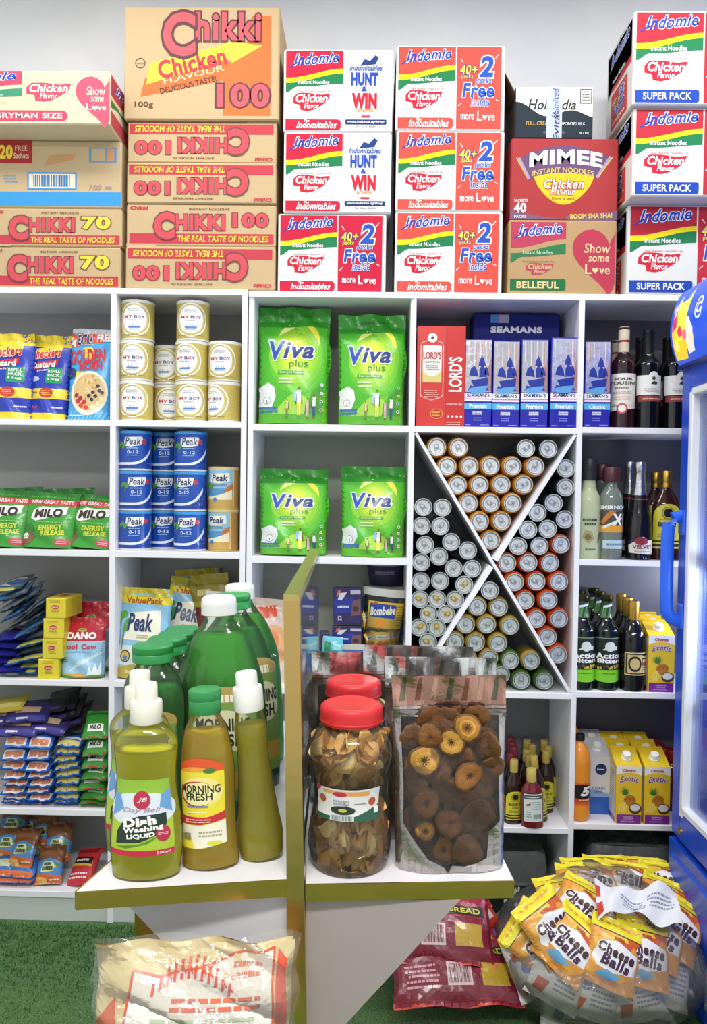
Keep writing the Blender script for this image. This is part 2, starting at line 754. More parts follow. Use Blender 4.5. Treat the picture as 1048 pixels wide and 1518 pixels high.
# the crossed planks of the can rack
T0, T1 = ZR[1] - .018, ZR[3]
for xa, xb, cut in ((XD1, XE0, 0), (XE0, XD1, 1)):
    mb = MB()
    L = math.hypot(xb - xa, T1 - T0)
    t = .009
    nx, nz = (T0 - T1) / L * t * (1 if xb > xa else -1), abs(xb - xa) / L * t
    nx = abs(nx) * (1 if xb > xa else -1)
    segs = [(0, 1)] if not cut else [(0, .488), (.512, 1)]
    for s0, s1 in segs:
        p = [(xa + (xb - xa) * s0, T0 + (T1 - T0) * s0), (xa + (xb - xa) * s1, T0 + (T1 - T0) * s1)]
        q = [(p[0][0] + nx, p[0][1] + nz), (p[0][0] - nx, p[0][1] - nz), (p[1][0] - nx, p[1][1] - nz), (p[1][0] + nx, p[1][1] + nz)]
        q = [(min(max(x, XD1), XE0), min(max(z, T1), T0)) for x, z in q]
        if (q[1][0] - q[0][0]) * (q[2][1] - q[0][1]) - (q[1][1] - q[0][1]) * (q[2][0] - q[0][0]) < 0:
            q = q[::-1]
        mb.prism(q, YF + .001, YB - .008, WHT, 'laminate')
    mb.build('crossed_plank', u)

# ------------------------------------------------------------ fridge
XFR = X(1006, 2.2)
fr = empty('display_fridge', (XFR, 2.2, 0))
tag(fr, 'blue display fridge with glass door and picture sign', 'fridge')
BL = '#1c4fd0'
zt, zb = Z(1008, 548, 2.2), Z(1010, 1232, 2.2)      # door top and bottom
mb = MB()                                             # cabinet: open towards the door
dp = .78
D2 = .56
mb.box((.06 + D2 / 2, -dp / 2, .06), (D2, dp, .1), '#17181c', 'plastic', .004)
mb.box((.06 + D2 / 2, -dp / 2, zb / 2 + .05), (D2, dp, zb - .1), BL, 'gloss', .006)
mb.box((.06 + D2 / 2, -dp / 2, zt + .14), (D2, dp, .24), BL, 'gloss', .006)
mb.box((.06 + D2 / 2, -.015, (zb + zt) / 2), (D2, .03, zt - zb + .1), BL, 'gloss', .004)
mb.box((.06 + D2 / 2, -dp + .015, (zb + zt) / 2), (D2, .03, zt - zb + .1), BL, 'gloss', .004)
mb.box((.06 + D2 - .015, -dp / 2, (zb + zt) / 2), (.03, dp - .06, zt - zb), '#f2f4f8', 'plastic', .002)
mb.build('cabinet', fr)
for i in range(4):
    mb = MB()
    zz = zb + .06 + (zt - zb) / 4.4 * (i + .3)
    for k in range(17):
        mb.tube([(.1, -.05 - k * (dp - .1) / 16, zz), (.55, -.05 - k * (dp - .1) / 16, zz)], .0025, 6, '#f4f4f6', 'plastic')
    mb.box((.1, -dp / 2, zz), (.006, dp - .07, .03), '#f0f1f5', 'plastic', .002)
    mb.build('wire_shelf', fr)
dr = MB()
fw = .06
for (y, z, sy, sz) in ((-fw / 2 - .002, (zb + zt) / 2, fw, zt - zb), (-dp + fw / 2, (zb + zt) / 2, fw, zt - zb)):
    dr.box((.025, y, z), (.05, sy, sz), BL, 'gloss', .006)
for z, hh in ((zb + .04, .08), (zt - .03, .06)):
    dr.box((.025, -dp / 2, z), (.05, dp - 2 * fw + .002, hh), BL, 'gloss', .004)
door = dr.build('door', fr)
mb = MB()
for (y, z, sy, sz) in ((-fw - .012, (zb + zt) / 2, .022, zt - zb - .14), (-dp + fw + .012, (zb + zt) / 2, .022, zt - zb - .14)):
    mb.box((.012, y, z), (.03, sy, sz), '#eceef2', 'plastic', .003)
for z in (zb + .09, zt - .07):
    mb.box((.012, -dp / 2, z), (.03, dp - 2 * fw - .03, .02), '#eceef2', 'plastic', .003)
mb.build('inner_frame', door)
mb = MB()
mb.box((.02, -dp / 2, (zb + zt) / 2 + .01), (.004, dp - 2 * fw - .03, zt - zb - .16), '#e8eef8', 'pane')
mb.build('glass_pane', door)
mb = MB()                                             # D-shaped pull handle
ha, hb = Z(1000, 768, 2.16), Z(1000, 922, 2.16)
pts = [(-.0, -.03, ha + .006), (-.025, -.03, ha), (-.038, -.03, ha - .018), (-.04, -.03, ha - .05)]
pts += [(-.04, -.03, ha + (hb - ha) * t) for t in (.3, .5, .7)]
pts += [(-.038, -.03, hb + .03), (-.025, -.03, hb + .008), (0, -.03, hb)]
mb.tube(pts, .0105, 14, '#2a67ea', 'gloss', 1.7)
mb.box((.001, -.03, ha - .012), (.01, .042, .07), '#2a67ea', 'gloss', .003)
mb.box((.001, -.03, hb + .014), (.01, .042, .07), '#2a67ea', 'gloss', .003)
mb.build('handle', door)
mb = MB()
mb.lathe([(.009, 0), (.009, .004), (.006, .006), (.0, .006)], 16, '#caa24a', 'metal', M=Matrix.Rotation(R(-90), 4, 'Y'), c=(0, -.07, zb + .03))
mb.build('lock', door)
# bulging lit sign above the door
sg = MB()
h0, h1 = zt + .006, Z(1008, 436, 2.2)


def hx(t):
    return -.006 - .03 * math.sin(PI * min(1, max(0, t))) ** .8


sg.grid(lambda a, b: (hx(b), -.001 - a * dp, h0 + (h1 - h0) * b), 20, 14, '#2358e0', 'litsign')
sg.face([(hx(i / 14), -.001, h0 + (h1 - h0) * i / 14) for i in range(15)] + [(.06, -.001, h1), (.06, -.001, h0)], BL, 'gloss')
sg.face([(hx(i / 14), -.001 - dp, h0 + (h1 - h0) * i / 14) for i in range(15)] + [(.06, -.001 - dp, h1), (.06, -.001 - dp, h0)], BL, 'gloss')
sg.face([(hx(1), -.001, h1), (hx(1), -.001 - dp, h1), (.06, -.001 - dp, h1), (.06, -.001, h1)], BL, 'gloss')
sg.face([(hx(0), -.001, h0), (hx(0), -.001 - dp, h0), (.06, -.001 - dp, h0), (.06, -.001, h0)], '#10245e', 'gloss')
pen = Pen(sg, lambda x, y, l: Vector((hx(y / (h1 - h0)) - l, -.001 - x, h0 + y)), dp, h1 - h0, 'litsign', .02)
pen.poly([(.012, .08), (.1, .06), (.15, .4), (.12, .62), (.02, .55)], '#ffd92b')
pen.poly([(.02, .45), (.06, .5), (.06, .78), (.03, .8)], '#f03a6a', 2)
pen.poly([(.05, .32), (.13, .3), (.16, .93), (.13, .82), (.06, .8)], '#fff04a', 1.5)
pen.ell(.035, .75, .016, '#f9b9c9', 2)
for cx, cy, c in ((.085, .42, '#ef3f5c'), (.12, .36, '#f7748a'), (.15, .5, '#fff3d8'), (.17, .3, '#ffe6c4'), (.045, .25, '#fff27a')):
    pen.ell(cx, cy, .018, c, 3)
pen.text('C', .215, .5, .26, .72, '#2358e0', 4, .02, .2, out=((.09, '#ffffff'),))
pen.poly([(.03, .62), (.07, .7), (.07, .9), (.05, .86)], '#f6e27a', 2)
pen.poly([(.12, .1), (.17, .12), (.19, .4), (.16, .55), (.13, .4)], '#f3f0e0', 2)
sg.build('sign_panel', fr)
mb = MB()
mb.box((.02, -dp / 2, h0 - .004), (.07, dp, .014), '#142a78', 'gloss', .003)
mb.build('sign_rim', fr)
mb = MB()                                             # slanted kick panel below the door
kb = zb - .015
mb.prism([(0, 0), (.02, 0), (.02, kb), (-.004, kb)], 0, dp, BL, 'gloss')
mb.prism([(-.012, .03), (-.002, .03), (-.004, kb - .03), (-.01, kb - .04)], .03, dp - .03, '#2457d8', 'gloss')
o = mb.build('kick_panel', fr)
o.rotation_euler = (0, 0, PI)
o.scale = (-1, 1, 1)
tb = MB()
tb.tube([(.3, -.06, zb + .1), (.3, -.06, zt - .05)], .012, 10, '#ffffff', 'litsign')
tb.build('lamp_tube', fr)
l_ = lamp('fridge_fill', (XFR + .3, 2.12 - .3, (zb + zt) / 2), .05, zt - zb - .2, 14, (.9, .95, 1))  # fill light added to brighten the fridge interior, apart from the tube
l_.rotation_euler = (0, R(90), 0)
l_.parent = None
# ------------------------------------------------------------ cartons
def carton_body(mb, w, h, d, col, side=None, tape=None, lines='#8a6a42'):
    mb.box((0, 0, h / 2), (w, d, h), col, 'carton', .004)
    # flap seams: on top across, on the ends
    mb.box((0, 0, h + .0004), (w - .01, .0015, .0008), lines, 'carton')
    for s in (-1, 1):
        mb.box((s * (w / 2 + .0003), 0, h - .03), (.0006, .0015, .055), lines, 'carton')
        mb.box((s * (w / 2 + .0003), 0, .03), (.0006, .0015, .055), lines, 'carton')
    mb.box((0, 0, h + .0008), (w * .99, .05, .0004), tape or '#d9c9a0', 'gloss')


def pens(mb, w, h, d):
    f = Pen(mb, lambda x, y, l: Vector((x - w / 2, -d / 2 - l, y)), w, h, 'carton')
    lft = Pen(mb, lambda x, y, l: Vector((-w / 2 - l, d / 2 - x, y)), d, h, 'carton')
    rgt = Pen(mb, lambda x, y, l: Vector((w / 2 + l, -d / 2 + x, y)), d, h, 'carton')
    return f, lft, rgt


IR, IY, IG, IB = '#c23048', '#f4e11c', '#1f7d4d', '#2546b5'


def logo(p, x0, y0, x1, y1, red=IR, grn=IG, yel=IY, tx='#ffffff', small='#b06a74'):
    """the red, yellow and green waves with the blue script over them"""
    W, H = x1 - x0, y1 - y0

    def wv(a, b):
        return lambda t: y0 + H * (a + (b - a) * sstep((t - .05) / .95))
    p.band(wv(.36, .58), lambda t: y1, x0, x1, red, 1)
    p.band(wv(.24, .47), wv(.36, .58), x0, x1, yel, 1)
    def gl(t):
        return y0 + H * (.0 + .15 * sstep(t / .2) + .07 * sstep((t - .25) / .75))
    p.band(gl, wv(.24, .47), x0, x1, grn, 1, 20)
    p.text('Indo', x0 + W * .13, y0 + H * .66, x0 + W * .56, y0 + H * .93, IB, 3, .02, .45, out=((.045, '#f3f3fa'),), rot=3)
    p.text('mie', x0 + W * .565, y0 + H * .71, x0 + W * .92, y0 + H * .95, IB, 3, .02, .35, out=((.045, '#f3f3fa'),), rot=3)
    p.line([(x0 + W * .06, y0 + H * .6), (x0 + W * .2, y0 + H * .72)], .012, IB, 3)
    p.text('Instant Noodles', x0 + W * .22, y0 + H * .21, x0 + W * .76, y0 + H * .31, tx, 3, .012)
    p.text('Tasty Nutrition - Good For You', x0 + W * .22, y0 + H * .0, x0 + W * .8, y0 + H * .065, small, 3)


def badge(p, x0, y0, x1, y1, red='#cf2039', fill='#ffffff'):
    """Chicken Flavor lettering, white in a red outline"""
    W, H = x1 - x0, y1 - y0
    p.poly([(x0, y0 + H * .42), (x0 + W * .18, y0 + H * .35), (x0 + W * .2, y0 + H * .06), (x0 + W * .4, y0), (x0 + W * .58, y0 + H * .1), (x0 + W * .75, y0 + H * .3), (x0 + W * .93, y0 + H * .55), (x1, y0 + H * .95), (x0 + W * .75, y0 + H * .9), (x0 + W * .4, y1), (x0 + W * .12, y1), (x0, y0 + H * .75)], red, 1.5)
    p.text('Chicken', x0 + W * .07, y0 + H * .48, x0 + W * .93, y0 + H * .93, fill, 3, .03, .2, out=())
    p.text('Flavor', x0 + W * .3, y0 + H * .14, x0 + W * .7, y0 + H * .44, fill, 3, .02, .2)


def free(p, x0, y0, x1, y1, red):
    """40+ packs 2 packs Free Inside, More Love"""
    W, H = x1 - x0, y1 - y0
    g = lambda a, b, c, d: (x0 + W * a, y0 + H * b, x0 + W * c, y0 + H * d)
    p.rect(x0, y0, x1, y1, red, 1)
    p.text('40+', *g(.07, .66, .46, .78), '#f4e05a', 3, .02, .15, out=((.05, '#27357f'),))
    p.text('packs', *g(.1, .6, .36, .67), '#f4e05a', 3, .02, .1, out=((.06, '#27357f'),))
    p.text('2', *g(.5, .63, .82, .89), '#2d55b8', 3, .04, .15, out=((.05, '#e8eef8'), ))
    p.text('packs', *g(.42, .53, .78, .62), '#2d55b8', 3, .02, .1, out=((.05, '#e8eef8'),))
    p.text('Free', *g(.13, .38, .84, .56), '#2d55b8', 3, .03, .15, out=((.045, '#e8eef8'),))
    p.text('Inside', *g(.33, .28, .73, .38), '#2d55b8', 3, .02, .15, out=((.05, '#e8eef8'),))
    p.text('more', *g(.1, .11, .4, .18), '#fbeff0', 3, .02)
    p.text('L', *g(.47, .1, .57, .22), '#fbeff0', 3, .02)
    p.poly(heart(x0 + W * .64, y0 + H * .145, W * .055, H * .035), '#fbeff0', 3)
    p.text('ve', *g(.7, .1, .87, .175), '#fbeff0', 3, .02)
    for a, b, c, d in ((.08, .86, .14, .81), (.86, .86, .93, .91), (.04, .28, .12, .32), (.88, .36, .96, .34)):
        p.line([(x0 + W * a, y0 + H * b), (x0 + W * c, y0 + H * d)], .008, '#f6d9d9', 2)


def banner(p, x0, y0, x1, y1, t, bg, fg='#ffffff', r=.02, sh=0.):
    p.rect(x0, y0, x1, y1, bg, 1, r, (0, 1, 1, 0))
    p.text(t, x0 + (x1 - x0) * .12, y0 + (y1 - y0) * .22, x1 - (x1 - x0) * .12, y1 - (y1 - y0) * .2, fg, 3, .02, sh)


def noodle(front, right='free', red='#d9483f', ban=None, base='#e2e2e0', w=.33, h=.24, d=.24, name='noodle_carton'):
    def make():
        mb = MB()
        carton_body(mb, w, h, d, base)
        f, lf, rt = pens(mb, w, h, d)
        pr = .545
        if front == 'wide':
            pr = .56
        logo(f, .02, .47, pr, .98, red)
        badge(f, .09, .25, .09 + pr * .62, .47)
        if ban:
            banner(f, .02, .025, pr * .96, .16, *ban)
        else:
            f.rect(.02, .02, pr * .97, .15, red, 1, .03, (0, 1, 1, 0))
            f.text('The', .19, .115, .24, .145, '#ffffff', 3, .01, .2)
            f.text('Indomitables', .12, .04, pr * .9, .125, '#ffffff', 3, .02, .35)
        if right == 'free':
            free(f, pr + .012, .02, .965, .98, red)
        else:
            g = (.57, .98)
            q = lambda a, b, c, e: (.57 + .41 * a, b, .57 + .41 * c, e)
            f.text('Indomitables', *q(.08, .74, .82, .81), '#3d63b0', 3, .015, .35)
            f.poly([(.7, .8), (.74, .88), (.79, .86), (.84, .93), (.87, .9), (.84, .82)], '#27407f', 2)
            f.text('HUNT', *q(.12, .56, .72, .72), '#2a4db4', 3, .05)
            f.text('&', *q(.36, .49, .48, .55), '#2a4db4', 3, .03)
            f.text('WIN', *q(.14, .28, .7, .47), '#cf2338', 3, .06)
            f.text('promo', *q(.26, .23, .62, .275), '#e0a21c', 3, .02, .2)
            f.rect(*q(.36, .175, .56, .2), '#cf3a4c', 2)
            f.rect(*q(.0, .09, .92, .15), '#23376f', 2, .01)
            f.text('www.indomie.ng/thwp', *q(.05, .1, .87, .14), '#ffffff', 3, .01, .2)
            f.text('for more details', *q(.24, .05, .7, .08), '#555a6a', 3)
        lf.rect(.06, .5, .94, .95, red, 1)
        logo(lf, .06, .47, .94, .95, red)
        free(lf, .2, .04, .8, .45, '#c8453f')
        logo(rt, .06, .47, .94, .95, red)
        return mb.build(name)
    return make


def chikki_body(mb, w, h, d, num):
    carton_body(mb, w, h, d, '#c6ac84')
    f, lf, rt = pens(mb, w, h, d)
    return f, lf, rt


def chikki(num, numcol, flip, w, h, d):
    def make():
        mb = MB()
        f, lf, rt = chikki_body(mb, w, h, d, num)
        for p in (f,):
            p.flip = flip
            p.rect(.02, .06, .985, .3, '#c4424e', 1)
            p.rect(.0, .0, .2, .06, '#c6ac84', .5)
            p.text('THE REAL TASTE OF NOODLES', .345, .1, .95, .25, '#f4d84a', 3, .02, .12)
            p.text('C', .185, .16, .325, .8, '#d4525c', 5, .06, 0, out=((.03, '#ecd0a8'), (.045, '#7a4a48')))
            p.text('HIKKI', .325, .38, .66, .76, '#d4525c', 3, .05, 0, out=((.025, '#ecd0a8'), (.038, '#7a4a48')))
            p.text(num, .71, .46, .95 if num == '100' else .92, .8, numcol, 3, .05, 0, out=((.025, '#ecd0a8'), (.038, '#7a4a48')))
            p.text('INSTANT NOODLES', .42, .855, .69, .905, '#6e4038', 3, .01)
            p.text('Chikki', .025, .86, .145, .95, '#c83a48', 3, .04, .1)
        return mb.build('noodle_carton')
    return make


def bigchikki(w, h, d):
    def make():
        mb = MB()
        f, lf, rt = chikki_body(mb, w, h, d, '')
        f.poly([(.1, .2), (.15, .36), (.95, .58), (.95, .95), (.82, .95), (.64, .1), (.64, .34)][:0] or [(.105, .2), (.135, .365), (.67, .55), (.67, .36)], '#e8743f', 1)
        f.poly([(.64, .04), (.945, .04), (.945, .92), (.82, .92), (.78, .62), (.64, .48)], '#e8743f', 1.2)
        f.poly([(.145, .31), (.165, .5), (.62, .66), (.79, .74), (.77, .68), (.89, .66), (.69, .5), (.695, .555)], '#f3df4a', 1.5)
        f.text('Chicken', .215, .42, .66, .585, '#d8434f', 3, .03, 0, rot=13)
        f.text('FLAVOUR', .25, .375, .65, .43, '#f4d2a6', 3, .01, 0, rot=13)
        f.text('DELICIOUS TASTE!', .23, .285, .6, .335, '#4b3a3a', 3, .01, 0, rot=13)
        f.text('100g', .07, .1, .19, .16, '#5a4238', 3, .01)
        f.text('100', .6, .115, .94, .32, '#d85f66', 3, .035, 0, out=((.03, '#f2dcb4'), (.055, '#6a4248')))
        f.ring(.105, .5, .033, .005, '#5a4238', 2)
        f.text('HALAL', .083, .49, .128, .505, '#5a4238', 3)
        f.text('C', .25, .56, .46, .95, '#d85f66', 5, .035, 0, out=((.03, '#f2dcb4'), (.05, '#6a4248')))
        f.text('hikki', .46, .7, .88, .95, '#d85f66', 3, .03, 0, out=((.03, '#f2dcb4'), (.05, '#6a4248')))
        return mb.build('noodle_carton')
    return make


def place_carton(make, px0, px1, pyt, pyb, Y, label, d=.24, rz=0., z=None, one=None):
    """front face seen at that pixel box; the maker takes the true size"""
    a, b = at(px0, (pyt + pyb) / 2, Y), at(px1, (pyt + pyb) / 2, Y)
    zc = at((px0 + px1) / 2, pyb, Y).z if z is None else z
    zt_ = at((px0 + px1) / 2, pyt, Y).z
    w, h = b.x - a.x, zt_ - zc
    o = make(w, h, d)()
    o.location = ((a.x + b.x) / 2, Y + d / 2, zc)
    o.rotation_euler = (0, 0, R(rz))
    return tag(o, label, 'carton'), zt_


def nd(**k):
    return lambda w, h, d: noodle(w=w, h=h, d=d, **k)


ck = lambda num, c, fl: (lambda w, h, d: chikki(num, c, fl, w, h, d))
CR = '#d4525c'
DY = YF + .012
zc, zl = ZC[0], ZL[0]
# first column
o, t = place_carton(ck('70', '#e8d24a', 0), -26, 178.5, 366, 428, DY, 'brown carton printed 70 in yellow, lowest beside the other carton stack', .27, z=zl)
o, t = place_carton(ck('70', '#e8d24a', 0), -24, 180.5, 309, 365, DY, 'brown carton printed 70 in yellow, under the blue-striped carton', .27, z=t + .001)


def sachets20(w, h, d):
    def make():
        mb = MB()
        carton_body(mb, w, h, d, '#c8b08a')
        f, lf, rt = pens(mb, w, h, d)
        f.rect(.002, .03, .998, .24, '#3f97d6', 1)
        f.rect(0.0, .66, .45, .995, '#b03434', 1)
        f.text('20', .245, .72, .33, .93, '#ecd24a', 3, .05)
        f.text('FREE', .345, .84, .42, .92, '#e7c3a0', 3, .02)
        f.text('Sachets', .335, .73, .43, .81, '#e7c3a0', 3, .02)
        f.rect(.42, .27, .725, .53, '#3f97d6', 1)
        f.rect(.43, .295, .715, .505, '#f3e6d0', 1.5)
        f.barcode(.44, .295, .705, .505, '#3f7fb8', 2)
        f.lines(.27, .36, .36, .5, 3, '#7fa6c4', 2)
        f.text('OK', .9, .28, .945, .33, '#8a93a0', 3, .02)
        f.text('100', .8, .27, .88, .35, '#b88a8a', 3, .03, .3)
        f.rect(.8, .68, .97, .9, '#6d9cc0', 1)
        f.rect(.815, .7, .9, .88, '#c8b08a', 1.5)
        f.rect(.91, .7, .955, .88, '#d99a6a', 1.5)
        f.poly([(.52, .62), (.7, .72), (.72, .8), (.56, .78)], '#c99a6a', 1)
        return mb.build('sachet_carton')
    return make


o, t = place_carton(sachets20, -60, 180, 208, 307, DY, 'brown carton with a blue stripe and a barcode under the jutting carton', .26, z=t + .001)


def hungry(w, h, d):
    def make():
        mb = MB()
        carton_body(mb, w, h, d, '#ddd0ac')
        f, lf, rt = pens(mb, w, h, d)
        logo(f, .02, .38, .49, .985, '#cf4a68', '#3d9070', '#ddd0ac')
        badge(f, .515, .42, .775, .77, '#cf4a68', '#f6ecd4')
        f.rect(.1, .06, .755, .26, '#cf4a68', 1, .03)
        f.text('HUNGRYMAN SIZE', .19, .11, .725, .215, '#f6ecd4', 3, .03)
        f.poly([(min(x, .998), y) for x, y in heart(.97, .49, .17, .49)], '#d9566e', 1)
        f.text('Show', .865, .54, .975, .7, '#f6ecd4', 3, .01, .1)
        f.text('some', .89, .42, .965, .51, '#f6ecd4', 3, .01, .1)
        f.text('L', .865, .27, .895, .4, '#f6ecd4', 3, .015)
        f.poly(heart(.914, .31, .017, .045), '#f6ecd4', 3)
        f.text('ve', .93, .27, .978, .34, '#f6ecd4', 3, .015)
        rt.rect(.03, .03, .97, .3, '#b8494f', 1)
        logo(rt, .03, .36, .97, .96, '#b03c50', '#3d7a50', '#e0c890')
        mb.box((.0, 0, -.0006), (w * .9, .002, .001), '#8a6a42', 'carton')
        return mb.build('noodle_carton')
    return make


o, t = place_carton(hungry, -92, 163, 104, 191, DY - .1, 'cream carton with a pink heart jutting out over the blue-striped carton', .33, z=t + .001)

# second column
z = zl
for i, (x0, x1, y0, y1, fl, lb) in enumerate((
        (186, 408, 365, 428, 1, 'brown carton with upside-down red lettering, lowest below the large orange-printed carton'),
        (187.5, 409, 303, 363, 0, 'brown carton with upright red 100, second up in its stack'),
        (188, 409, 241, 301, 1, 'brown carton with upside-down red 100, third up in its stack'),
        (189, 410, 181, 239, 1, 'brown carton with upside-down red 100, directly under the large orange-printed one'))):
    o, z = place_carton(ck('100', CR, fl), x0, x1, y0, y1, DY + (.0, .004, .0, .006)[i], lb, .27, z=z + .001)
o, z = place_carton(lambda w, h, d: bigchikki(w, h, d), 184, 414, 10, 179, DY - .005, 'large brown carton with orange and yellow print topping its stack', .27, z=z + .001)

# third and fourth columns
z = zc
o, z = place_carton(nd(front='n', right='free', red='#c91f3f'), 412, 572, 317, 432, DY, 'crimson and white noodle carton under the two wrinkled cartons', z=z)
o, z = place_carton(nd(front='n', right='hunt', red='#c9203f', base='#e4e4e6'), 420.5, 580, 196, 316, DY - .004, 'white noodle carton with a treasure hunt print, middle of its stack', z=z + .001)
o, z = place_carton(nd(front='n', right='hunt', red='#c9203f', base='#e4e4e6'), 420.5, 582, 73, 194, DY - .004, 'white noodle carton with a treasure hunt print, top of its stack', z=z + .001)
z = ZC[0]
for x0, x1, y0, y1, lb in ((585.5, 744.5, 314, 432, 'coral and white noodle carton, lowest of three alike'), (587, 747, 194, 312, 'coral and white noodle carton, middle one of three alike'), (587, 748.5, 67, 191, 'coral and white noodle carton, top one of three alike')):
    o, z = place_carton(nd(front='n', red='#dd5246'), x0, x1, y0, y1, DY, lb, z=z + .001)


# fifth column
def belleful(w, h, d):
    def make():
        mb = MB()
        carton_body(mb, w, h, d, '#b8966a')
        f, lf, rt = pens(mb, w, h, d)
        logo(f, .02, .42, .53, .97, '#b8405a', '#2f7a4a', '#b8966a', '#c0d8b8', '#8a6a4a')
        badge(f, .165, .26, .42, .42, '#b8485a', '#d8b888')
        f.rect(.02, .05, .535, .21, '#23703f', 1, .02, (0, 1, 1, 0))
        f.text('BELLEFUL', .08, .08, .47, .175, '#e2c890', 3, .04)
        f.poly([(min(x, .985), y) for x, y in heart(.93, .5, .34, .46)], '#b83a50', 1)
        f.text('Show', .7, .56, .94, .69, '#e4c89a', 3, .01, .1)
        f.text('some', .74, .44, .93, .52, '#e4c89a', 3, .01, .1)
        f.text('L', .71, .28, .77, .41, '#e4c89a', 3, .015)
        f.poly(heart(.805, .33, .03, .04), '#e4c89a', 3)
        f.text('ve', .84, .28, .94, .36, '#e4c89a', 3, .015)
        return mb.build('noodle_carton')
    return make


def mimee(w, h, d):
    def make():
        mb = MB()
        carton_body(mb, w, h, d, '#aa383a')
        f, lf, rt = pens(mb, w, h, d)
        f.band(lambda t: .01, lambda t: .02 + .1 * abs(2 * t - 1) ** 1.5, .003, .997, '#7a5a78', 1)
        pts = [(.08, .76), (.16, .5), (.24, .5)] + [(.24 + .5 * t, .5 + .08 * math.sin(PI * t)) for t in (.2, .4, .6, .8)] + [(.74, .52), (.82, .52), (.91, .78)] + [(.9 - .8 * t, .78 + .13 * math.sin(PI * t)) for t in (.2, .35, .5, .65, .8)]
        f.poly(pts, '#6d4f72', 1)
        for a in ((.07, .76, .17, .5), (.925, .78, .8, .52)):
            f.line([(a[0], a[1]), (a[2], a[3])], .03, '#a898b0', 1.5)
            f.line([(a[0] + (-.02 if a[0] < .5 else .02), a[1]), (a[2] + (-.02 if a[0] < .5 else .02), a[3] + .02)], .008, '#e8c33a', 2)
        n = 18
        f.poly([(.215, .53)] + [(.215 + .56 * i / n, .52 - .33 * math.sin(PI * i / n) ** .75) for i in range(n + 1)] + [(.775, .54)] + [(.775 - .56 * i / 8, .535 + .045 * math.sin(PI * i / 8)) for i in range(1, 8)], '#e8c32a', 1.3)
        arc = lambda k: (lambda u, v: (u, v + k * (1 - (2 * u - 1) ** 2)))
        f.text('MIMEE', .17, .64, .85, .815, '#f6f0f0', 3, .04, 0, warp=arc(.28))
        f.text('INSTANT NOODLES', .2, .535, .77, .6, '#d8c06a', 3, .02, 0, warp=arc(.7))
        f.text('Chicken', .31, .385, .68, .5, '#f2e4d8', 3, .03, .2, out=((.05, '#a8262e'),))
        f.text('Flavour', .375, .31, .6, .39, '#f2e4d8', 3, .02, .2, out=((.05, '#a8262e'),))
        f.text('Zuma di pack', .38, .245, .6, .28, '#7a5a1a', 3, .005, .2)
        f.text('40', .035, .085, .15, .21, '#f0e0e0', 3, .04)
        f.text('SACHETS', .035, .22, .16, .255, '#f0e0e0', 3, .015)
        f.text('PACKS', .04, .025, .15, .06, '#f0e0e0', 3, .02)
        f.poly([(.5, .03), (.56, .0), (.98, .0), (.96, .1), (.55, .06)], '#7a5a78', 1.6)
        f.text('BOOM SHA SHA!', .56, .025, .95, .085, '#e4c25a', 3, .04, 0, rot=2)
        return mb.build('noodle_carton')
    return make


def evap(w, h, d):
    def make():
        mb = MB()
        dark, pale = '#232f3a', '#e6e2d4'
        mb.box((0, 0, h / 2), (w, d, h - .001), dark, 'carton', .003)
        f, lf, rt = pens(mb, w, h, d)
        n = 26
        cv = lambda t: .46 + .1 * math.sin(9 * t + 1.2) * (1 - .3 * t) + .16 * (1 - t) ** 2
        f.band(cv, lambda t: .995, .004, .996, pale, 1, n)
        f.text('Hollandia', .16, .56, .78, .76, '#23303c', 3, .01, .25)
        f.text('FULL CREAM', .14, .25, .46, .33, '#c9a24a', 3, .02)
        f.text('EVAPORATED MILK', .55, .255, .9, .315, '#d8dade', 3, .015)
        f.text('48 x 60g', .83, .08, .95, .13, '#d8dade', 3, .01)
        f.rect(.36, .09, .64, .15, '#4a5866', 1, .02)
        f.rect(.83, .68, .98, .96, '#8a8d90', 1)
        f.rect(.838, .7, .972, .945, '#dcd9cc', 1.5)
        f.lines(.85, .72, .96, .93, 4, '#777777', 2)
        for p in (lf, rt):
            p.rect(.01, .01, .99, .99, '#4a3c38', .5)
        o = mb.build('milk_carton')
        fl = MB()                                     # an end flap standing open
        fl.box((0, .0, .035), (.0025, d * .96, .075), '#6a4a3a', 'carton', .0008)
        fl.build('open_flap', o, (-w / 2 - .0015, 0, h - .015), (0, R(-28), 0))
        tp = MB()
        tp.box((0, -d / 2 - .0012, h / 2), (w * .2, .0006, h * .995), '#b9c3e6', 'gloss')
        tp.box((0, -d * .25, h + .0006), (w * .2, d * .5, .0006), '#b9c3e6', 'gloss')
        q = Pen(tp, lambda x, y, l: Vector((x - w / 2, -d / 2 - .0015 - l, y)), w, h, 'gloss')
        q.text('Limited', .35, .66, .68, .78, '#3a4a9a', 1, .01, .2, rot=90)
        q.text('Ho', .46, .42, .56, .52, '#2c3440', 1, .01, .2, rot=70)
        q.text('Evita', .36, .14, .7, .26, '#2c3440', 1, .01, .2, rot=90)
        tp.build('packing_tape', o)
        return o
    return make


z = ZR[0]
o, z = place_carton(belleful, 753.5, 914, 326, 433, DY, 'brown carton with a red heart and green banner below the red carton', z=z)
o, z = place_carton(mimee, 757, 916.5, 205, 324, DY + .006, 'red carton with a yellow bowl print, between brown and dark cartons', z=z + .001)
o, z = place_carton(evap, 764, 879, 129, 203, DY + .01, 'small dark grey and cream milk carton with tape on the red carton', .2, z=z + .001)
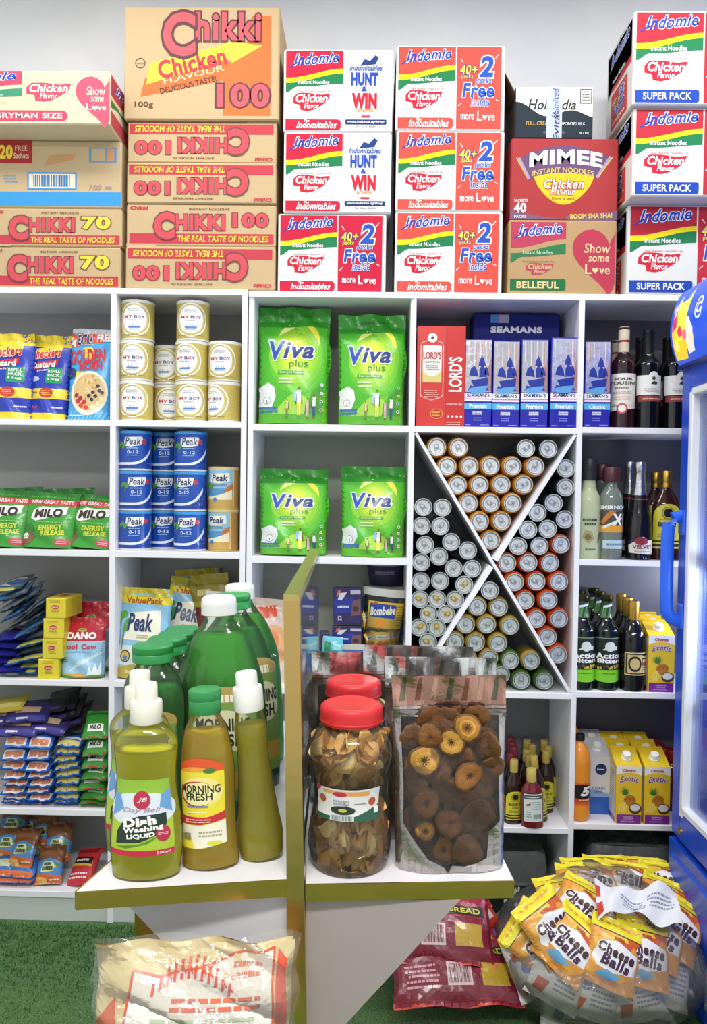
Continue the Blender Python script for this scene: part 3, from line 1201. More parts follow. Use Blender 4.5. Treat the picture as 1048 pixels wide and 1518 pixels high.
# last column
sp = nd(front='wide', red='#bf2c3c', ban=('SUPER PACK', '#1f49b0'), base='#dededa')
z = ZR[0]
o, z = place_carton(sp, 930, 1112, 304, 434, DY - .01, 'red and white noodle carton with blue banner, lowest above the fridge', .27, z=z)
o, z = place_carton(sp, 938.5, 1122, 160, 291, DY - .075, 'red and white noodle carton with blue banner, middle of the leaning stack', .32, z=z + .001)
o, z = place_carton(sp, 939, 1123, 16, 156, DY - .09, 'red and white noodle carton with blue banner, topmost of the leaning stack', .25, z=z + .001)
# ------------------------------------------------------------ tins
def cyl_pen(mb, r, z0, h, arc=150., mt='gloss', sx=1., sy=1., a0=0., mx=.009, rf=None):
    """a panel wrapped round the front of an upright cylinder"""
    A = R(arc)

    def mp(x, y, l):
        rr = rf(z0 + y) if rf else r
        a = -PI / 2 + R(a0) + (x / (r * A) - .5) * A
        return Vector(((rr * sx + l) * math.cos(a), (rr * sy + l) * math.sin(a), z0 + y))
    return Pen(mb, mp, r * A, h, mt, mx)


def tin(name, r, h, body, lid, draw, rim='#d8d8d4'):
    def make():
        mb = MB()
        prof = [(0, 0), (r * .97, 0), (r * 1.012, .001), (r * 1.012, .004), (r, .006)]
        cols = [rim, rim, rim, rim]
        n = 12
        for i in range(1, n):
            z = .006 + (h - .02) * i / n
            prof += [(r, z - .0006), (r * .994, z), (r, z + .0006)]
            cols += [body] * 3
        prof += [(r, h - .008), (r * 1.008, h - .006), (r * .96, h - .005), (0, h - .006)]
        cols += [body, rim, rim, rim]
        mb.lathe(prof, 40, body, 'gloss', cols=cols)
        p = cyl_pen(mb, r, .007, h - .017, 160)
        draw(p)
        o = mb.build(name)
        lb = MB()
        lb.lathe([(r * 1.0, h - .01), (r * 1.022, h - .009), (r * 1.022, h - .001), (r * .99, h), (r * .95, h), (r * .94, h - .002), (0, h - .002)], 40, lid, 'plastic')
        lb.build('plastic_lid', o)
        return o
    return Kind(make)


def d_boy(p):
    G = '#d9c978'
    p.rect(0, 0, 1, 1, '#c9b65c', 1)
    for i in range(9):
        p.rect(0, .05 + i * .1, 1, .056 + i * .1, '#b3a04a', 1.4)
    p.ring(.5, .52, .37, .035, '#f4f2ea', 2)
    p.ell(.5, .52, .315, G, 1.6)
    p.ell(.5, .53, .275, '#f3f4f2', 2.2, ry=.4)
    p.text('MY', .27, .55, .47, .635, '#cf2f4a', 4, .02)
    p.text('B', .5, .55, .57, .635, '#2f57a6', 4, .02)
    p.text('O', .575, .55, .65, .635, '#cf2f4a', 4, .02)
    p.text('Y', .65, .55, .73, .635, '#2f57a6', 4, .02)
    p.lines(.38, .47, .62, .52, 1, '#a8b4c4', 4)
    p.poly([(.39, .27), (.61, .27), (.65, .32), (.36, .32)], '#5a86c4', 4)
    for x in (.42, .48, .54, .59):
        p.line([(x, .32), (x, .38)], .01, '#6e92c6', 4)
    p.lines(.36, .22, .64, .255, 1, '#8ab0d4', 4)
    p.lines(.36, .74, .64, .84, 2, '#b8bcc2', 4)
    p.lines(.15, .06, .85, .1, 1, '#8a7a34', 4)


BOY = tin('formula_tin', .0503, .1235, '#c9b65c', '#eceae0', d_boy)


def tree(p, x, y, s):
    p.line([(x, y), (x + .02 * s, y + .16 * s)], .014 * s, '#8a7a40', 3)
    for dx, dy in ((-.06, .16), (.06, .17), (0, .21), (-.03, .2), (.04, .13)):
        p.ell(x + dx * s, y + dy * s, .035 * s, '#5aa03c', 3.2)


def d_peak(p):
    p.rect(0, 0, 1, 1, '#1d4fae', 1)
    p.rect(0, 0, .08, 1, '#9fb4c4', 1.5)
    p.band(lambda t: .08, lambda t: .17 + .46 * max(0, (t - .35) / .65) ** 3, .1, .98, '#e8ecf2', 1.6)
    p.band(lambda t: .03, lambda t: .1 + .44 * max(0, (t - .35) / .65) ** 3, .1, 1, '#0f3f9a', 1.8)
    p.poly([(.33, .66), (.36, .9), (.74, .92), (.76, .86), (.72, .68), (.5, .63)], '#eef0ee', 2)
    p.text('Peak', .38, .69, .71, .89, '#1e2f63', 4, .01, .12)
    tree(p, .27, .48, 1.15)
    p.ell(.79, .78, .055, '#c93a4c', 3)
    p.text('0-12', .42, .43, .66, .53, '#cfe0f4', 4, .02)
    p.lines(.4, .56, .68, .62, 1, '#a9c4ea', 4)
    p.lines(.4, .36, .66, .4, 1, '#a9c4ea', 4)


PEAK = tin('milk_tin', .0503, .123, '#1d4fae', '#3f9be0', d_peak)


def d_gold(p):
    p.rect(0, 0, 1, 1, '#b98f45', 1)
    p.rect(.0, .5, .74, 1, '#8fc0dc', 1.3)
    p.rect(.0, .3, .74, .5, '#4f93c4', 1.4)
    p.poly([(.74, .38), (.5, .42), (.6, .55), (.74, .64)], '#c4733a', 1.6)
    p.rect(.0, 0, .74, .3, '#c9a45a', 1.5)
    p.rect(.74, 0, .77, 1, '#e4cf94', 2)
    p.poly([(.16, .67), (.18, .9), (.64, .92), (.66, .7), (.4, .64)], '#f2ecd8', 2)
    p.text('Peak', .22, .7, .6, .88, '#23386e', 4, .02, .12)
    p.lines(.25, .56, .62, .63, 2, '#2f5d8a', 4)
    p.band(lambda t: .2, lambda t: .27 + .2 * t ** 2, .05, .72, '#f0e6c8', 2)
    p.ell(.3, .2, .05, '#3f86c4', 3)
    tree(p, .14, .36, 1.3)


GOLD = tin('milk_tin', .047, .131, '#b98f45', '#d8c48a', d_gold, '#c9a45a')


def col_x(px, Y):
    return at(px, 700, Y).x


S1, S2 = ZL[1], ZL[2]
grp = 'golden formula tins'
hb = .1240
yf, yb = YF + .066, YF + .15
for row, (xs, ty) in enumerate((((202, yf), (250, yb), (283.5, yf), (331.5, yf)), ((202, yf), (249, yb), (283.5, yf), (331.5, yf)), ((203.5, yf), (284.5, yf))) and [
        ([(202, yf), (250, yb), (283.5, yf), (331.5, yf)], 0), ([(202, yf), (249.5, yb), (283.5, yf), (332, yf)], 1), ([(203.5, yf), (284.5, yf)], 2)]):
    for j, (px, y) in enumerate(xs):
        nm = ['bottom', 'middle', 'top'][row]
        if row == 2:
            lb = ('golden white-lidded tin topping the tallest stack beside the shelf divider', 'golden white-lidded tin on top of the stack third from the divider')[j]
        else:
            lb = ['golden formula tin in the %s row, next to the cereal-side divider', 'golden formula tin set back in the %s row, half hidden', 'golden formula tin in the %s row, just beyond the set-back one', 'golden formula tin in the %s row, farthest from the cereal bags'][j] % nm
        rz = [(0, 14, 4, -34), (0, -6, -14, -8), (2, 4)][row][j]
        BOY.put((col_x(px, y), y, S1 + hb * row), (0, 0, R(rz)), lb, 'tin', grp)
for row in range(3):
    for j, (px, y) in enumerate(((201, yf), (246, yb - .01), (283, yf))):
        nm = ['bottom', 'middle', 'top'][row]
        lb = ['blue milk tin in the %s row, next to the divider by the green bags', 'blue milk tin set back in the %s row between two stacks', 'blue milk tin in the %s row, beside the brown tins'][j] % nm
        PEAK.put((col_x(px, y), y, S2 + .1235 * row), (0, 0, R([(8, 0, -9), (14, 0, -18), (0, 2, 0)][row][j])), lb, 'tin', 'blue milk tins')
for row in range(2):
    GOLD.put((col_x(332, yf + .01), yf + .01, S2 + .1315 * row), (0, 0, R((-4, 8)[row])), 'brown and blue milk tin, %s of the two beside the blue tins' % ('lower', 'upper')[row], 'tin', 'brown milk tins')


# ------------------------------------------------------------ bags and sachets
def bag_fn(w, h, d, style='pillow', seed=1, wr=.08, seal=.1, pw=.55, pinch=.05):
    rn = random.Random(seed)
    ph = [(rn.uniform(3, 9), rn.uniform(3, 9), rn.uniform(0, 6.3), rn.uniform(.4, 1)) for _ in range(5)]

    def g(v):
        if style == 'pillow':
            t = (v - seal) / (1 - 2 * seal)
            return max(0, math.sin(PI * min(1, max(0, t)))) ** .5
        t = max(0, v / (1 - seal))
        return max(0, 1 - min(1, t) ** 2.4) ** .75

    def f(x, y, front=True, l=0.):
        u, v = x / w, y / h
        e = max(0, 1 - (2 * u - 1) ** 2) ** pw
        gv = g(v)
        q = sum(a * math.sin(fx * u * 2 + fy * v * 3 + p) for fx, fy, p, a in ph) / 5
        t = d / 2 * e * gv * (1 + wr * 2 * q) + .0008
        if gv < .05:
            t = .0012 + .0008 * math.sin(u * 40)
        xx = (u - .5) * w * (1 - pinch * gv) + wr * .04 * w * math.sin(v * 17 + ph[0][2]) * (1 if u > .5 else -1) * abs(2 * u - 1)
        bend = .25 * d * q * (1 - gv)
        return Vector((xx, (-t if front else t) + bend - (l if front else -l), y))
    return f


def bag_body(mb, f, w, h, col, mt='softfoil', nu=16, nv=24, style='pillow'):
    mb.grid(lambda a, b: f(a * w, b * h), nu, nv, col, mt)
    mb.grid(lambda a, b: f(a * w, b * h, False), nu, nv, col, mt, flip=True)
    if style != 'pillow':
        mb.grid(lambda a, b: f(a * w, 0).lerp(f(a * w, 0, False), b), nu, 2, col, mt, flip=True)


def bag(name, w, h, d, base, draw, style='stand', seed=1, wr=.08, seal=.1, mt='softfoil', pw=.4, pinch=.04, nu=16, nv=24, mx=None):
    def make():
        mb = MB()
        f = bag_fn(w, h, d, style, seed, wr, seal, pw, pinch)
        bag_body(mb, f, w, h, base, mt, nu, nv, style)
        p = Pen(mb, lambda x, y, l: f(x, y, True, l), w, h, mt, mx or w / nu, .0007)
        draw(p)
        return mb.build(name, sharp=60)
    return Kind(make)


def figure(p, x, y, h, top, low, skin='#6a4630'):
    p.ell(x, y + h * .92, h * .05, skin, 4)
    p.poly([(x - h * .1, y + h * .45), (x + h * .1, y + h * .45), (x + h * .11, y + h * .83), (x - h * .11, y + h * .83)], top, 4)
    p.poly([(x - h * .09, y + h * .1), (x - h * .01, y + h * .1), (x, y + h * .4), (x + h * .01, y + h * .1), (x + h * .09, y + h * .1), (x + h * .1, y + h * .48), (x - h * .1, y + h * .48)], low, 4.2)
    for s in (-1, 1):
        p.line([(x + s * h * .1, y + h * .8), (x + s * h * .16, y + h * .42)], h * .045, skin, 4)
        p.line([(x + s * h * .05, y + h * .12), (x + s * h * .05, y)], h * .04, skin, 4)


def d_viva(p):
    p.rect(0, 0, 1, .86, '#4fb62c', 1)
    n = 7
    for i in range(n):
        t = i / (n - 1)
        c = (int(80 + 125 * t), int(184 + 40 * t), int(44 + 8 * t))
        p.ell(.58 - .06 * t, .56 + .04 * t, .46 - .3 * t, '#%02x%02x%02x' % c, 1.05 + i * .07, ry=.36 - .22 * t)
    for a0, rr, c in ((.2, .33, '#e9e13c'), (1.5, .3, '#e7ee8a'), (3.0, .36, '#8fd23c')):
        for k in range(9):
            a, b = a0 + k * .12, a0 + (k + 1) * .12
            w0, w1 = .035 * math.sin(PI * k / 9), .035 * math.sin(PI * (k + 1) / 9)
            q = lambda an, r_: (.55 + r_ * math.cos(an), .62 + r_ * .75 * math.sin(an))
            p.poly([q(a, rr - w0), q(b, rr - w1), q(b, rr + w1), q(a, rr + w0 + .001)], c, 1.7)
    p.rect(0, .83, 1, 1, '#2c8f26', 2)
    p.text('V', .17, .53, .4, .7, '#2f52b4', 4, .035, .15, out=((.04, '#eef2f6'),))
    p.text('iva', .37, .545, .8, .69, '#27357c', 4, .03, .25, out=((.045, '#eef2f6'),))
    p.text('plus', .46, .455, .72, .535, '#2d8a34', 4, .005)
    p.rect(.3, .405, .68, .44, '#2f9a34', 2, .02)
    p.text('Detergent Powder', .33, .41, .65, .436, '#d8f0c0', 4, .01)
    p.lines(.32, .325, .55, .385, 2, '#f0f7d4', 4)
    p.band(lambda t: 0, lambda t: .13 + .17 * sstep((t - .2) / .8), 0, 1, '#6bbd2c', 2)
    p.band(lambda t: .0, lambda t: .07 + .18 * math.sin(PI * t) ** 2, .15, 1, '#a4d648', 2.2)
    p.poly([(.68, .08), (.98, .08), (.98, .3), (.9, .33), (.78, .26)], '#4d9a2c', 2.4)
    p.band(lambda t: 0, lambda t: .08, 0, 1, '#57ad2a', 2.6)
    p.poly([(.02, .14), (.04, .25), (.02, .3), (.1, .32), (.17, .34), (.26, .3), (.28, .22), (.22, .13)], '#e6e8e8', 3)
    p.ell(.15, .19, .055, '#f6f8f8', 3.4)
    p.ring(.15, .19, .055, .008, '#8f9ca0', 3.6)
    p.line([(.15, .165), (.15, .195)], .012, '#5a6a74', 4)
    p.lines(.04, .085, .34, .14, 2, '#3c69b4', 4, .7)
    figure(p, .44, .04, .17, '#d8cf8a', '#7a8a5c')
    figure(p, .61, .04, .28, '#e8f0ea', '#e8dc5a')
    p.poly([(.53, .18), (.57, .18), (.58, .27), (.55, .27)], '#9cc6e4', 4.4)
    figure(p, .73, .04, .18, '#d8b0b8', '#d8a8b4')
    figure(p, .82, .04, .22, '#e4e6e0', '#3a5a78')
    for i in range(4):
        p.ell(.92, .12 + i * .07, .022, '#e7eef2', 3)
        p.ell(.92, .12 + i * .07, .012, ('#c43a44', '#3a6cc4', '#e0b43a', '#3f9c4a')[i], 3.4)
    p.lines(.3, .9, .8, .95, 1, '#1f6f1c', 3)


SV = (ZC[1], ZC[2])
vw = X(599.5) - X(496.5)
vh = .345
BIGV = bag('detergent_bag', .215, .372, .13, '#44aa2a', d_viva, seed=4, wr=.06, seal=.12, pw=.33)
BIGV.put((col_x(433, 2.43), 2.435, SV[0]), (R(-3), 0, 0), 'taller green detergent bag on the upper shelf', 'detergent bag', 'green detergent bags', scale=(1.05, 1, 1))
BIGV.put((col_x(548, 2.43), 2.43, SV[0]), (R(-2), 0, R(-3)), 'shorter green detergent bag beside the taller one, upper shelf', 'detergent bag', 'green detergent bags', scale=(.985, .95, .94))
SMV = bag('detergent_bag', .215, .28, .11, '#44aa2a', d_viva, seed=9, wr=.1, seal=.09, pw=.36)
SMV.put((col_x(436, 2.43), 2.43, SV[1]), (R(-4), 0, R(3)), 'green detergent bag on the lower shelf, nearer the blue tins', 'detergent bag', 'green detergent bags', scale=(1, 1, .965))
SMV.put((col_x(553.5, 2.43), 2.43, SV[1]), (R(-2), 0, R(-4)), 'green detergent bag on the lower shelf, nearer the drink cans', 'detergent bag', 'green detergent bags', scale=(.95, 1, 1))


# cereal shelf
def d_custard(p):
    p.rect(0, 0, 1, 1, '#2a3fb0', 1)
    p.rect(0, .86, 1, 1, '#f0d42a', 1.5)
    p.rect(0, 0, 1, .075, '#f0d42a', 1.5)
    p.poly([(0, .69), (.75, .77), (.78, .86), (.5, .88), (0, .82)], '#f2d83c', 2)
    p.text('Checkers', -.0, .72, .76, .84, '#c7303c', 4, .04, .2, out=((.04, '#fff3d0'),), rot=5)
    p.poly([(.0, .56), (.7, .64), (.72, .71), (.0, .65)], '#cf2c3a', 2.5)
    p.text('Custard', .02, .6, .66, .68, '#fdf6ea', 4, .04, .1, rot=5)
    p.text('powder', .2, .555, .5, .59, '#f3dce0', 4, .02, .1, rot=5)
    p.rect(.45, .42, .85, .6, '#1d9a5a', 2, .05)
    for i, t in enumerate(('REFILL', 'PACK', '1kg')):
        p.text(t, .5, .545 - i * .048, .8, .58 - i * .048, '#e8f6ec', 4, .03)
    p.ell(.15, .47, .14, '#c9cfe8', 2, ry=.03)
    p.rect(0, .24, 1, .36, '#f2d84a', 2)
    p.ell(.5, .31, .17, '#d4382a', 3, ry=.06)
    p.lines(.38, .28, .62, .34, 3, '#f4d070', 4)
    p.lines(.05, .29, .3, .33, 1, '#8a7a3a', 4)
    p.text('1kg', .08, .12, .3, .16, '#d8485a', 4, .02)
    p.lines(.65, .12, .95, .16, 1, '#d8dcf0', 4)


CUS = bag('custard_bag', .13, .272, .07, '#2a3fb0', d_custard, seed=3, wr=.12, seal=.08)
CUS.put((col_x(17, 2.42), 2.415, S1), (R(-3), 0, R(4)), 'blue and yellow custard bag at the end of the cereal shelf', 'custard bag', 'blue custard bags', scale=(1.1, 1, 1))
CUS.put((col_x(72, 2.43), 2.435, S1), (R(-4), R(1.5), R(-3)), 'blue and yellow custard bag between another one and the cereal bag', 'custard bag', 'blue custard bags')


def d_morn(p):
    p.rect(0, 0, 1, 1, '#45a6de', 1)
    p.poly([(0, .78), (1, .88), (1, 1), (0, 1)], '#df4f28', 1.5)
    p.rect(0, .95, 1, 1, '#c9cdd6', 1.7)
    for i in range(11):
        p.line([(.05 + .09 * i, .0), (.15 + .09 * i, .1)], .02, '#8fd0ee', 1.4)
        p.line([(.6 + .03 * (i % 4), .3 + .05 * i), (.75 + .03 * (i % 3), .33 + .05 * i)], .02, '#7cc4ea', 1.4)
    p.text('0g', .0, .79, .13, .9, '#f4f4f4', 4, .04)
    p.text('EXTRA', .16, .82, .52, .94, '#23355c', 4, .05, out=((.05, '#f4f4f4'),), rot=4)
    p.text('FREE', .6, .86, .92, .95, '#fbf1ea', 4, .05, rot=4)
    p.poly([(.3, .78), (.34, .68), (.52, .66), (.6, .74), (.5, .8)], '#f2c84a', 2)
    p.text('GOLDEN', .0, .61, .84, .77, '#c9333f', 4, .045, 0, rot=6)
    p.text('MORN', .26, .535, .8, .63, '#c9333f', 4, .045, 0, rot=6)
    p.ell(.07, .5, .13, '#26386c', 2)
    p.poly([(.2, .52), (.4, .52), (.36, .42), (.18, .44)], '#f2d44a', 2)
    p.ell(.53, .29, .43, '#f2ead6', 3, ry=.24)
    p.ell(.53, .3, .37, '#e0bd84', 3.3, ry=.2)
    rn = random.Random(5)
    for i in range(46):
        a, r_ = rn.uniform(0, 6.28), rn.uniform(0, 1) ** .5
        p.ell(.5 + .3 * r_ * math.cos(a), .33 + .16 * r_ * math.sin(a), .03, rn.choice(('#ecd3a0', '#c99a58', '#e8cf98', '#d8b070')), 3.6)
    for cx, cy in ((.3, .2), (.38, .15), (.25, .26), (.45, .19), (.35, .23), (.5, .13)):
        p.ell(cx, cy, .055, rn.choice(('#c4302f', '#d84a44', '#a82430')), 4)
    for cx, cy in ((.62, .22), (.7, .26), (.78, .32), (.55, .26), (.74, .37), (.64, .3), (.84, .3)):
        p.ell(cx, cy, .042, '#2c2f52', 4.1)
    for cx, cy in ((.66, .14), (.78, .18), (.85, .23)):
        p.ell(cx, cy, .06, '#f2e2b0', 4)
    p.lines(.1, .03, .5, .06, 1, '#e8f3fa', 4)


MOR = bag('cereal_bag', .138, .29, .06, '#45a6de', d_morn, seed=8, wr=.08, seal=.07)
MOR.put((col_x(132, 2.42), 2.42, S1), (R(-3), R(1.8), R(-2)), 'light blue cereal bag showing a bowl with berries', 'cereal bag')


# malt drink bags
def d_malt(p):
    p.rect(0, 0, 1, 1, '#3c9a32', 1)
    p.rect(0, .88, 1, 1, '#2b7a2a', 1.5)
    p.poly([(0, .78), (1, .76), (1, .87), (0, .88)], '#c7303a', 2)
    p.text('NEW GREAT TASTE', .12, .79, .92, .86, '#f4dede', 4, .03)
    p.poly([(.16, .52), (.2, .68), (.35, .74), (.6, .72), (.84, .75), (.82, .6), (.6, .56), (.4, .5), (.26, .47)], '#eef0ea', 2)
    p.text('MILO', .23, .54, .76, .7, '#3a2a22', 4, .05, .1, rot=4)
    p.poly([(0, .2), (.3, .3), (.2, .42), (0, .4)], '#2d7d2a', 1.6)
    p.text('ENERGY', .36, .32, .8, .41, '#cfd63c', 4, .04, 0, rot=4)
    p.text('RELEASE', .42, .22, .84, .31, '#cfd63c', 4, .04, 0, rot=4)
    p.poly([(.02, .05), (.1, .24), (.22, .3), (.3, .18), (.2, .04)], '#7a5a3c', 1.9)
    p.ell(.1, .2, .06, '#e6e9e0', 2.2)
    p.ell(.82, .1, .15, '#c9505a', 2.4, ry=.07)
    p.lines(.72, .07, .92, .13, 2, '#f2c9cc', 4)
    p.lines(.3, .44, .8, .47, 1, '#9cc86a', 4)


MALT = bag('malt_drink_bag', .17, .185, .075, '#3c9a32', d_malt, seed=21, wr=.13, seal=.08)
for i, (px, y, rz, ry, lb) in enumerate(((5, 2.42, 4, 2, 'green malt drink bag at the open end of its row'), (73.5, 2.41, -2, 1.5, 'green malt drink bag in the middle of its front row'), (136, 2.42, -7, 4, 'green malt drink bag against the shelf divider'))):
    MALT.put((col_x(px, y), y, S2), (R(-9), R(ry), R(rz)), lb, 'malt drink bag', 'green malt drink bags', scale=(1, 1, (.98, .95, .93)[i]))
for i, px in enumerate((22, 100)):
    MALT.put((col_x(px, 2.51), 2.515, S2 + .004), (R(-12), R(-3), R(5)), ('green malt drink bag showing only its top behind the %s' % ('open end of the row', 'middle bag')[i]), 'malt drink bag', 'green malt drink bags', scale=(1, 1, 1.02))

# tea boxes and milk powder
S3, S4, S5 = ZL[3], ZL[4], ZL[5]


def tea():
    mb = MB()
    w, h, d = .0635, .0625, .12
    mb.box((0, 0, h / 2), (w, d, h), '#e3cf35', 'gloss', .002)
    f, lf, rt = pens(mb, w, h, d)
    f.mt = rt.mt = 'gloss'
    f.ell(.48, .55, .2, '#c43a3a', 1, ry=.11)
    f.text('Lipton', .32, .5, .64, .59, '#f4e6d0', 3, .03)
    f.lines(.3, .25, .7, .42, 3, '#8a7a2a', 2)
    f.lines(.2, .75, .8, .9, 2, '#b3a02a', 2)
    rt.rect(.06, .1, .94, .9, '#d4bf2c', 1)
    lid = Pen(mb, lambda x, y, l: Vector((x - w / 2, y - d / 2, h + l)), w, d, 'gloss')
    lid.rect(.06, .04, .94, .96, '#d8c430', 1)
    lid.rect(.3, .3, .7, .7, '#c43a3a', 2, .05)
    return mb.build('tea_box')


TEA = Kind(tea)
for i, (x0, x1, lb) in enumerate(((56, 84, 'lowest'), (64.5, 94, 'second from the bottom'), (64.5, 94, 'second from the top'), (70, 100, 'topmost'))):
    TEA.put((col_x((x0 + x1) / 2, 2.37), 2.43, S3 + .063 * i), (0, 0, R((6, -2, 2, -4)[i])), 'small yellow tea box beside the red milk bag, %s of four' % lb, 'tea box', 'yellow tea boxes')
TEA.put((col_x(97, 2.5), 2.555, S3), (0, 0, R(8)), 'small yellow tea box standing behind the tea box stack', 'tea box', 'yellow tea boxes')


def d_dano(p):
    p.rect(0, 0, 1, .62, '#9cc9e6', 1)
    p.rect(0, .6, 1, 1, '#bf2436', 1.4)
    p.rect(0, .585, 1, .6, '#f2f4f6', 1.8)
    p.text('DANO', .16, .63, .84, .75, '#f6f4f2', 4, .06)
    p.ell(.5, .785, .1, '#d8c25a', 2, ry=.03)
    p.poly([(.4, .78), (.6, .78), (.5, .82)], '#5a9a4a', 3)
    p.text('Cool', .04, .47, .42, .56, '#c9304c', 4, .03)
    p.text('Cow', .52, .47, .86, .56, '#c9304c', 4, .03)
    p.text('Instant Filled Milk Powder', .05, .41, .75, .44, '#5a8ab4', 4)
    for i in range(6):
        p.line([(.25 + i * .1, .1 + .04 * i), (.5 + i * .1, .28 + .03 * i)], .03, '#cfe5f3', 1.5)
    p.poly([(.1, .02), (.14, .06), (.4, .08), (.6, .06), (.66, .02)], '#d9a43c', 2)
    p.band(lambda t: .0, lambda t: .03 + .02 * math.sin(9 * t), 0, 1, '#5c9440', 2.2)
    p.poly([(.68, .05), (.72, .2), (.78, .1), (.84, .24), (.9, .12), (.96, .3), (.97, .05)], '#eef5fa', 2.4)
    p.lines(.02, .25, .2, .34, 3, '#5a7ea4', 3)


DANO = bag('milk_powder_bag', .142, .2, .06, '#bf2436', d_dano, seed=13, wr=.1, seal=.1)
DANO.put((col_x(125, 2.41), 2.41, S3), (R(-6), R(-1.5), R(-3)), 'red and light blue milk powder bag beside the tea boxes', 'milk powder bag', 'red milk powder bags', scale=(1, 1, .93))
DANO.put((col_x(134, 2.5), 2.505, S3), (R(-8), 0, R(4)), 'red milk powder bag mostly hidden behind the front one', 'milk powder bag', 'red milk powder bags', scale=(1.05, 1, 1.1))


def sachet(name, w, h, d, base, bands, seed=1, n=1, mt='softfoil', txt=None):
    """pillow sachets, n joined in a strip; bands: (u0, v0, u1, v1, colour) on each"""
    def make():
        mb = MB()
        W_ = w * n
        fs = bag_fn(w, h, d, 'pillow', seed, .12, .08, .5, .03)

        def f(x, y, front=True, l=0.):
            k = min(n - 1, int(x / w)) if n > 1 else 0
            v = fs(min(max(x - k * w, 0), w), y, front, l)
            v.x = x - W_ / 2
            return v
        nu = 10 * n
        mb.grid(lambda a, b: f(a * W_, b * h), nu, 14, base, mt)
        mb.grid(lambda a, b: f(a * W_, b * h, False), nu, 14, base, mt, flip=True)
        for k in range(n):
            for sd in (True, False):
                p = Pen(mb, lambda x, y, l: f(x + k * w, y, sd, l), w, h, mt, w / 8, .0006)
                for i, b in enumerate(bands):
                    p.rect(b[0], b[1], b[2], b[3], b[4], 1 + .3 * i)
                if txt and sd:
                    p.text(txt[0], *txt[1:5], txt[5], 4, .04, .1)
        return mb.build(name, sharp=60)
    return Kind(make)


DK = [sachet('milk_sachet', .085, .14, .018, '#56616a', [(.08, .3, .92, .5, '#2f6cba'), (.08, .55, .92, .66, '#cfcdbc'), (.1, .1, .9, .22, '#6d7f8c')], 31),
      sachet('milk_sachet', .085, .14, .02, '#6a767a', [(.06, .08, .94, .34, '#3f86cc'), (.06, .36, .94, .46, '#d8d6c4'), (.1, .7, .9, .8, '#9aa79a')], 32),
      sachet('milk_sachet', .09, .15, .02, '#8a949a', [(.06, .3, .94, .62, '#2b5fae'), (.1, .68, .9, .76, '#e2e0d0')], 33),
      sachet('milk_sachet', .095, .14, .022, '#2f74c4', [(.05, .06, .95, .2, '#c7c05a'), (.1, .3, .9, .55, '#e6ecef'), (.05, .75, .95, .9, '#1d3c86')], 34),
      sachet('cocoa_sachet', .11, .13, .03, '#2a2a86', [(.06, .4, .94, .6, '#1f1c5a'), (.2, .44, .8, .56, '#cfae5a')], 35)]


def nth(i):
    return '%d%s' % (i, 'th' if 10 < i % 100 < 14 else {1: 'st', 2: 'nd', 3: 'rd'}.get(i % 10, 'th'))


rn = random.Random(12)
# flat layers at the bottom, leaning ones above; in the photograph's pixels: x, y, tilt, kind
HEAP = [(6, 1003, -4, 2), (30, 1001, 3, 3), (40, 991, 4, 3), (10, 996, 2, 4), (28, 984, 8, 3), (6, 984, -3, 4), (46, 978, 12, 3),
        (8, 972, -2, 4), (44, 967, 15, 0), (42, 957, 16, 3), (6, 960, -4, 4), (46, 947, 18, 0), (38, 940, 24, 1), (10, 949, 3, 4),
        (52, 930, 30, 1), (44, 922, 34, 0), (38, 914, 38, 2), (22, 926, 30, 2), (14, 916, 28, 1), (50, 905, 40, 0), (30, 900, 36, 1), (18, 900, 30, 2),
        (6, 906, 18, 2), (40, 890, 36, 0), (22, 886, 26, 0), (4, 890, 12, 1), (12, 876, 14, 0), (-2, 878, 6, 3)]
for i, (px, py, ti, k) in enumerate(HEAP):
    Y = 2.375 + (i % 3) * .006
    p = at(px, py, Y)
    kind = ('dark', 'dark blue-banded', 'grey and blue', 'bright blue', 'indigo')[k]
    DK[k].put((p.x, Y, max(p.z, S3 + .012)), (R(-82 + rn.uniform(-3, 8)), R(-ti), R(rn.uniform(-8, 8))), '%s sachet, %s in the heap beside the yellow tea boxes, counting upwards' % (kind, nth(i + 1)), 'sachet', 'heaped milk sachets')

# stacked sachets on the next shelf
BLU = sachet('biscuit_strip', .076, .1, .032, '#2563bd', [(.08, .06, .92, .34, '#ded6d0'), (.14, .1, .86, .26, '#c67a58'), (.06, .6, .94, .8, '#d6c684')], 41, 2)
BL1 = sachet('biscuit_strip', .076, .1, .03, '#2563bd', [(.05, .08, .95, .26, '#cdbf72'), (.08, .32, .92, .42, '#e4dcd6')], 42, 1)
PUR = sachet('chocolate_sachet', .14, .11, .035, '#33285e', [(.06, .06, .94, .2, '#3f3a92'), (.25, .3, .8, .5, '#b89a78'), (.3, .1, .55, .16, '#d8d2e0')], 43)
BLK = sachet('cocoa_sachet', .1, .13, .022, '#211d26', [(.1, .5, .9, .56, '#4a4440'), (.2, .1, .8, .2, '#3a3466')], 44)
MLS = sachet('malt_sachet', .08, .1, .034, '#3a8f34', [(.04, .02, .96, .07, '#b03a3a'), (.2, .2, .8, .42, '#eef0e6'), (.06, .8, .94, .9, '#2a6d28')], 45, 1, txt=('MILO', .28, .25, .72, .38, '#2a2a22'))
YEL = sachet('custard_sachet', .1, .09, .02, '#c9b646', [(.1, .2, .9, .4, '#e0d27a')], 46)
rows = [1197, 1187, 1177, 1166, 1155, 1143, 1127, 1109]
n_ = ('lowest', 'second', 'third', 'fourth', 'fifth', 'sixth', 'seventh', 'topmost')
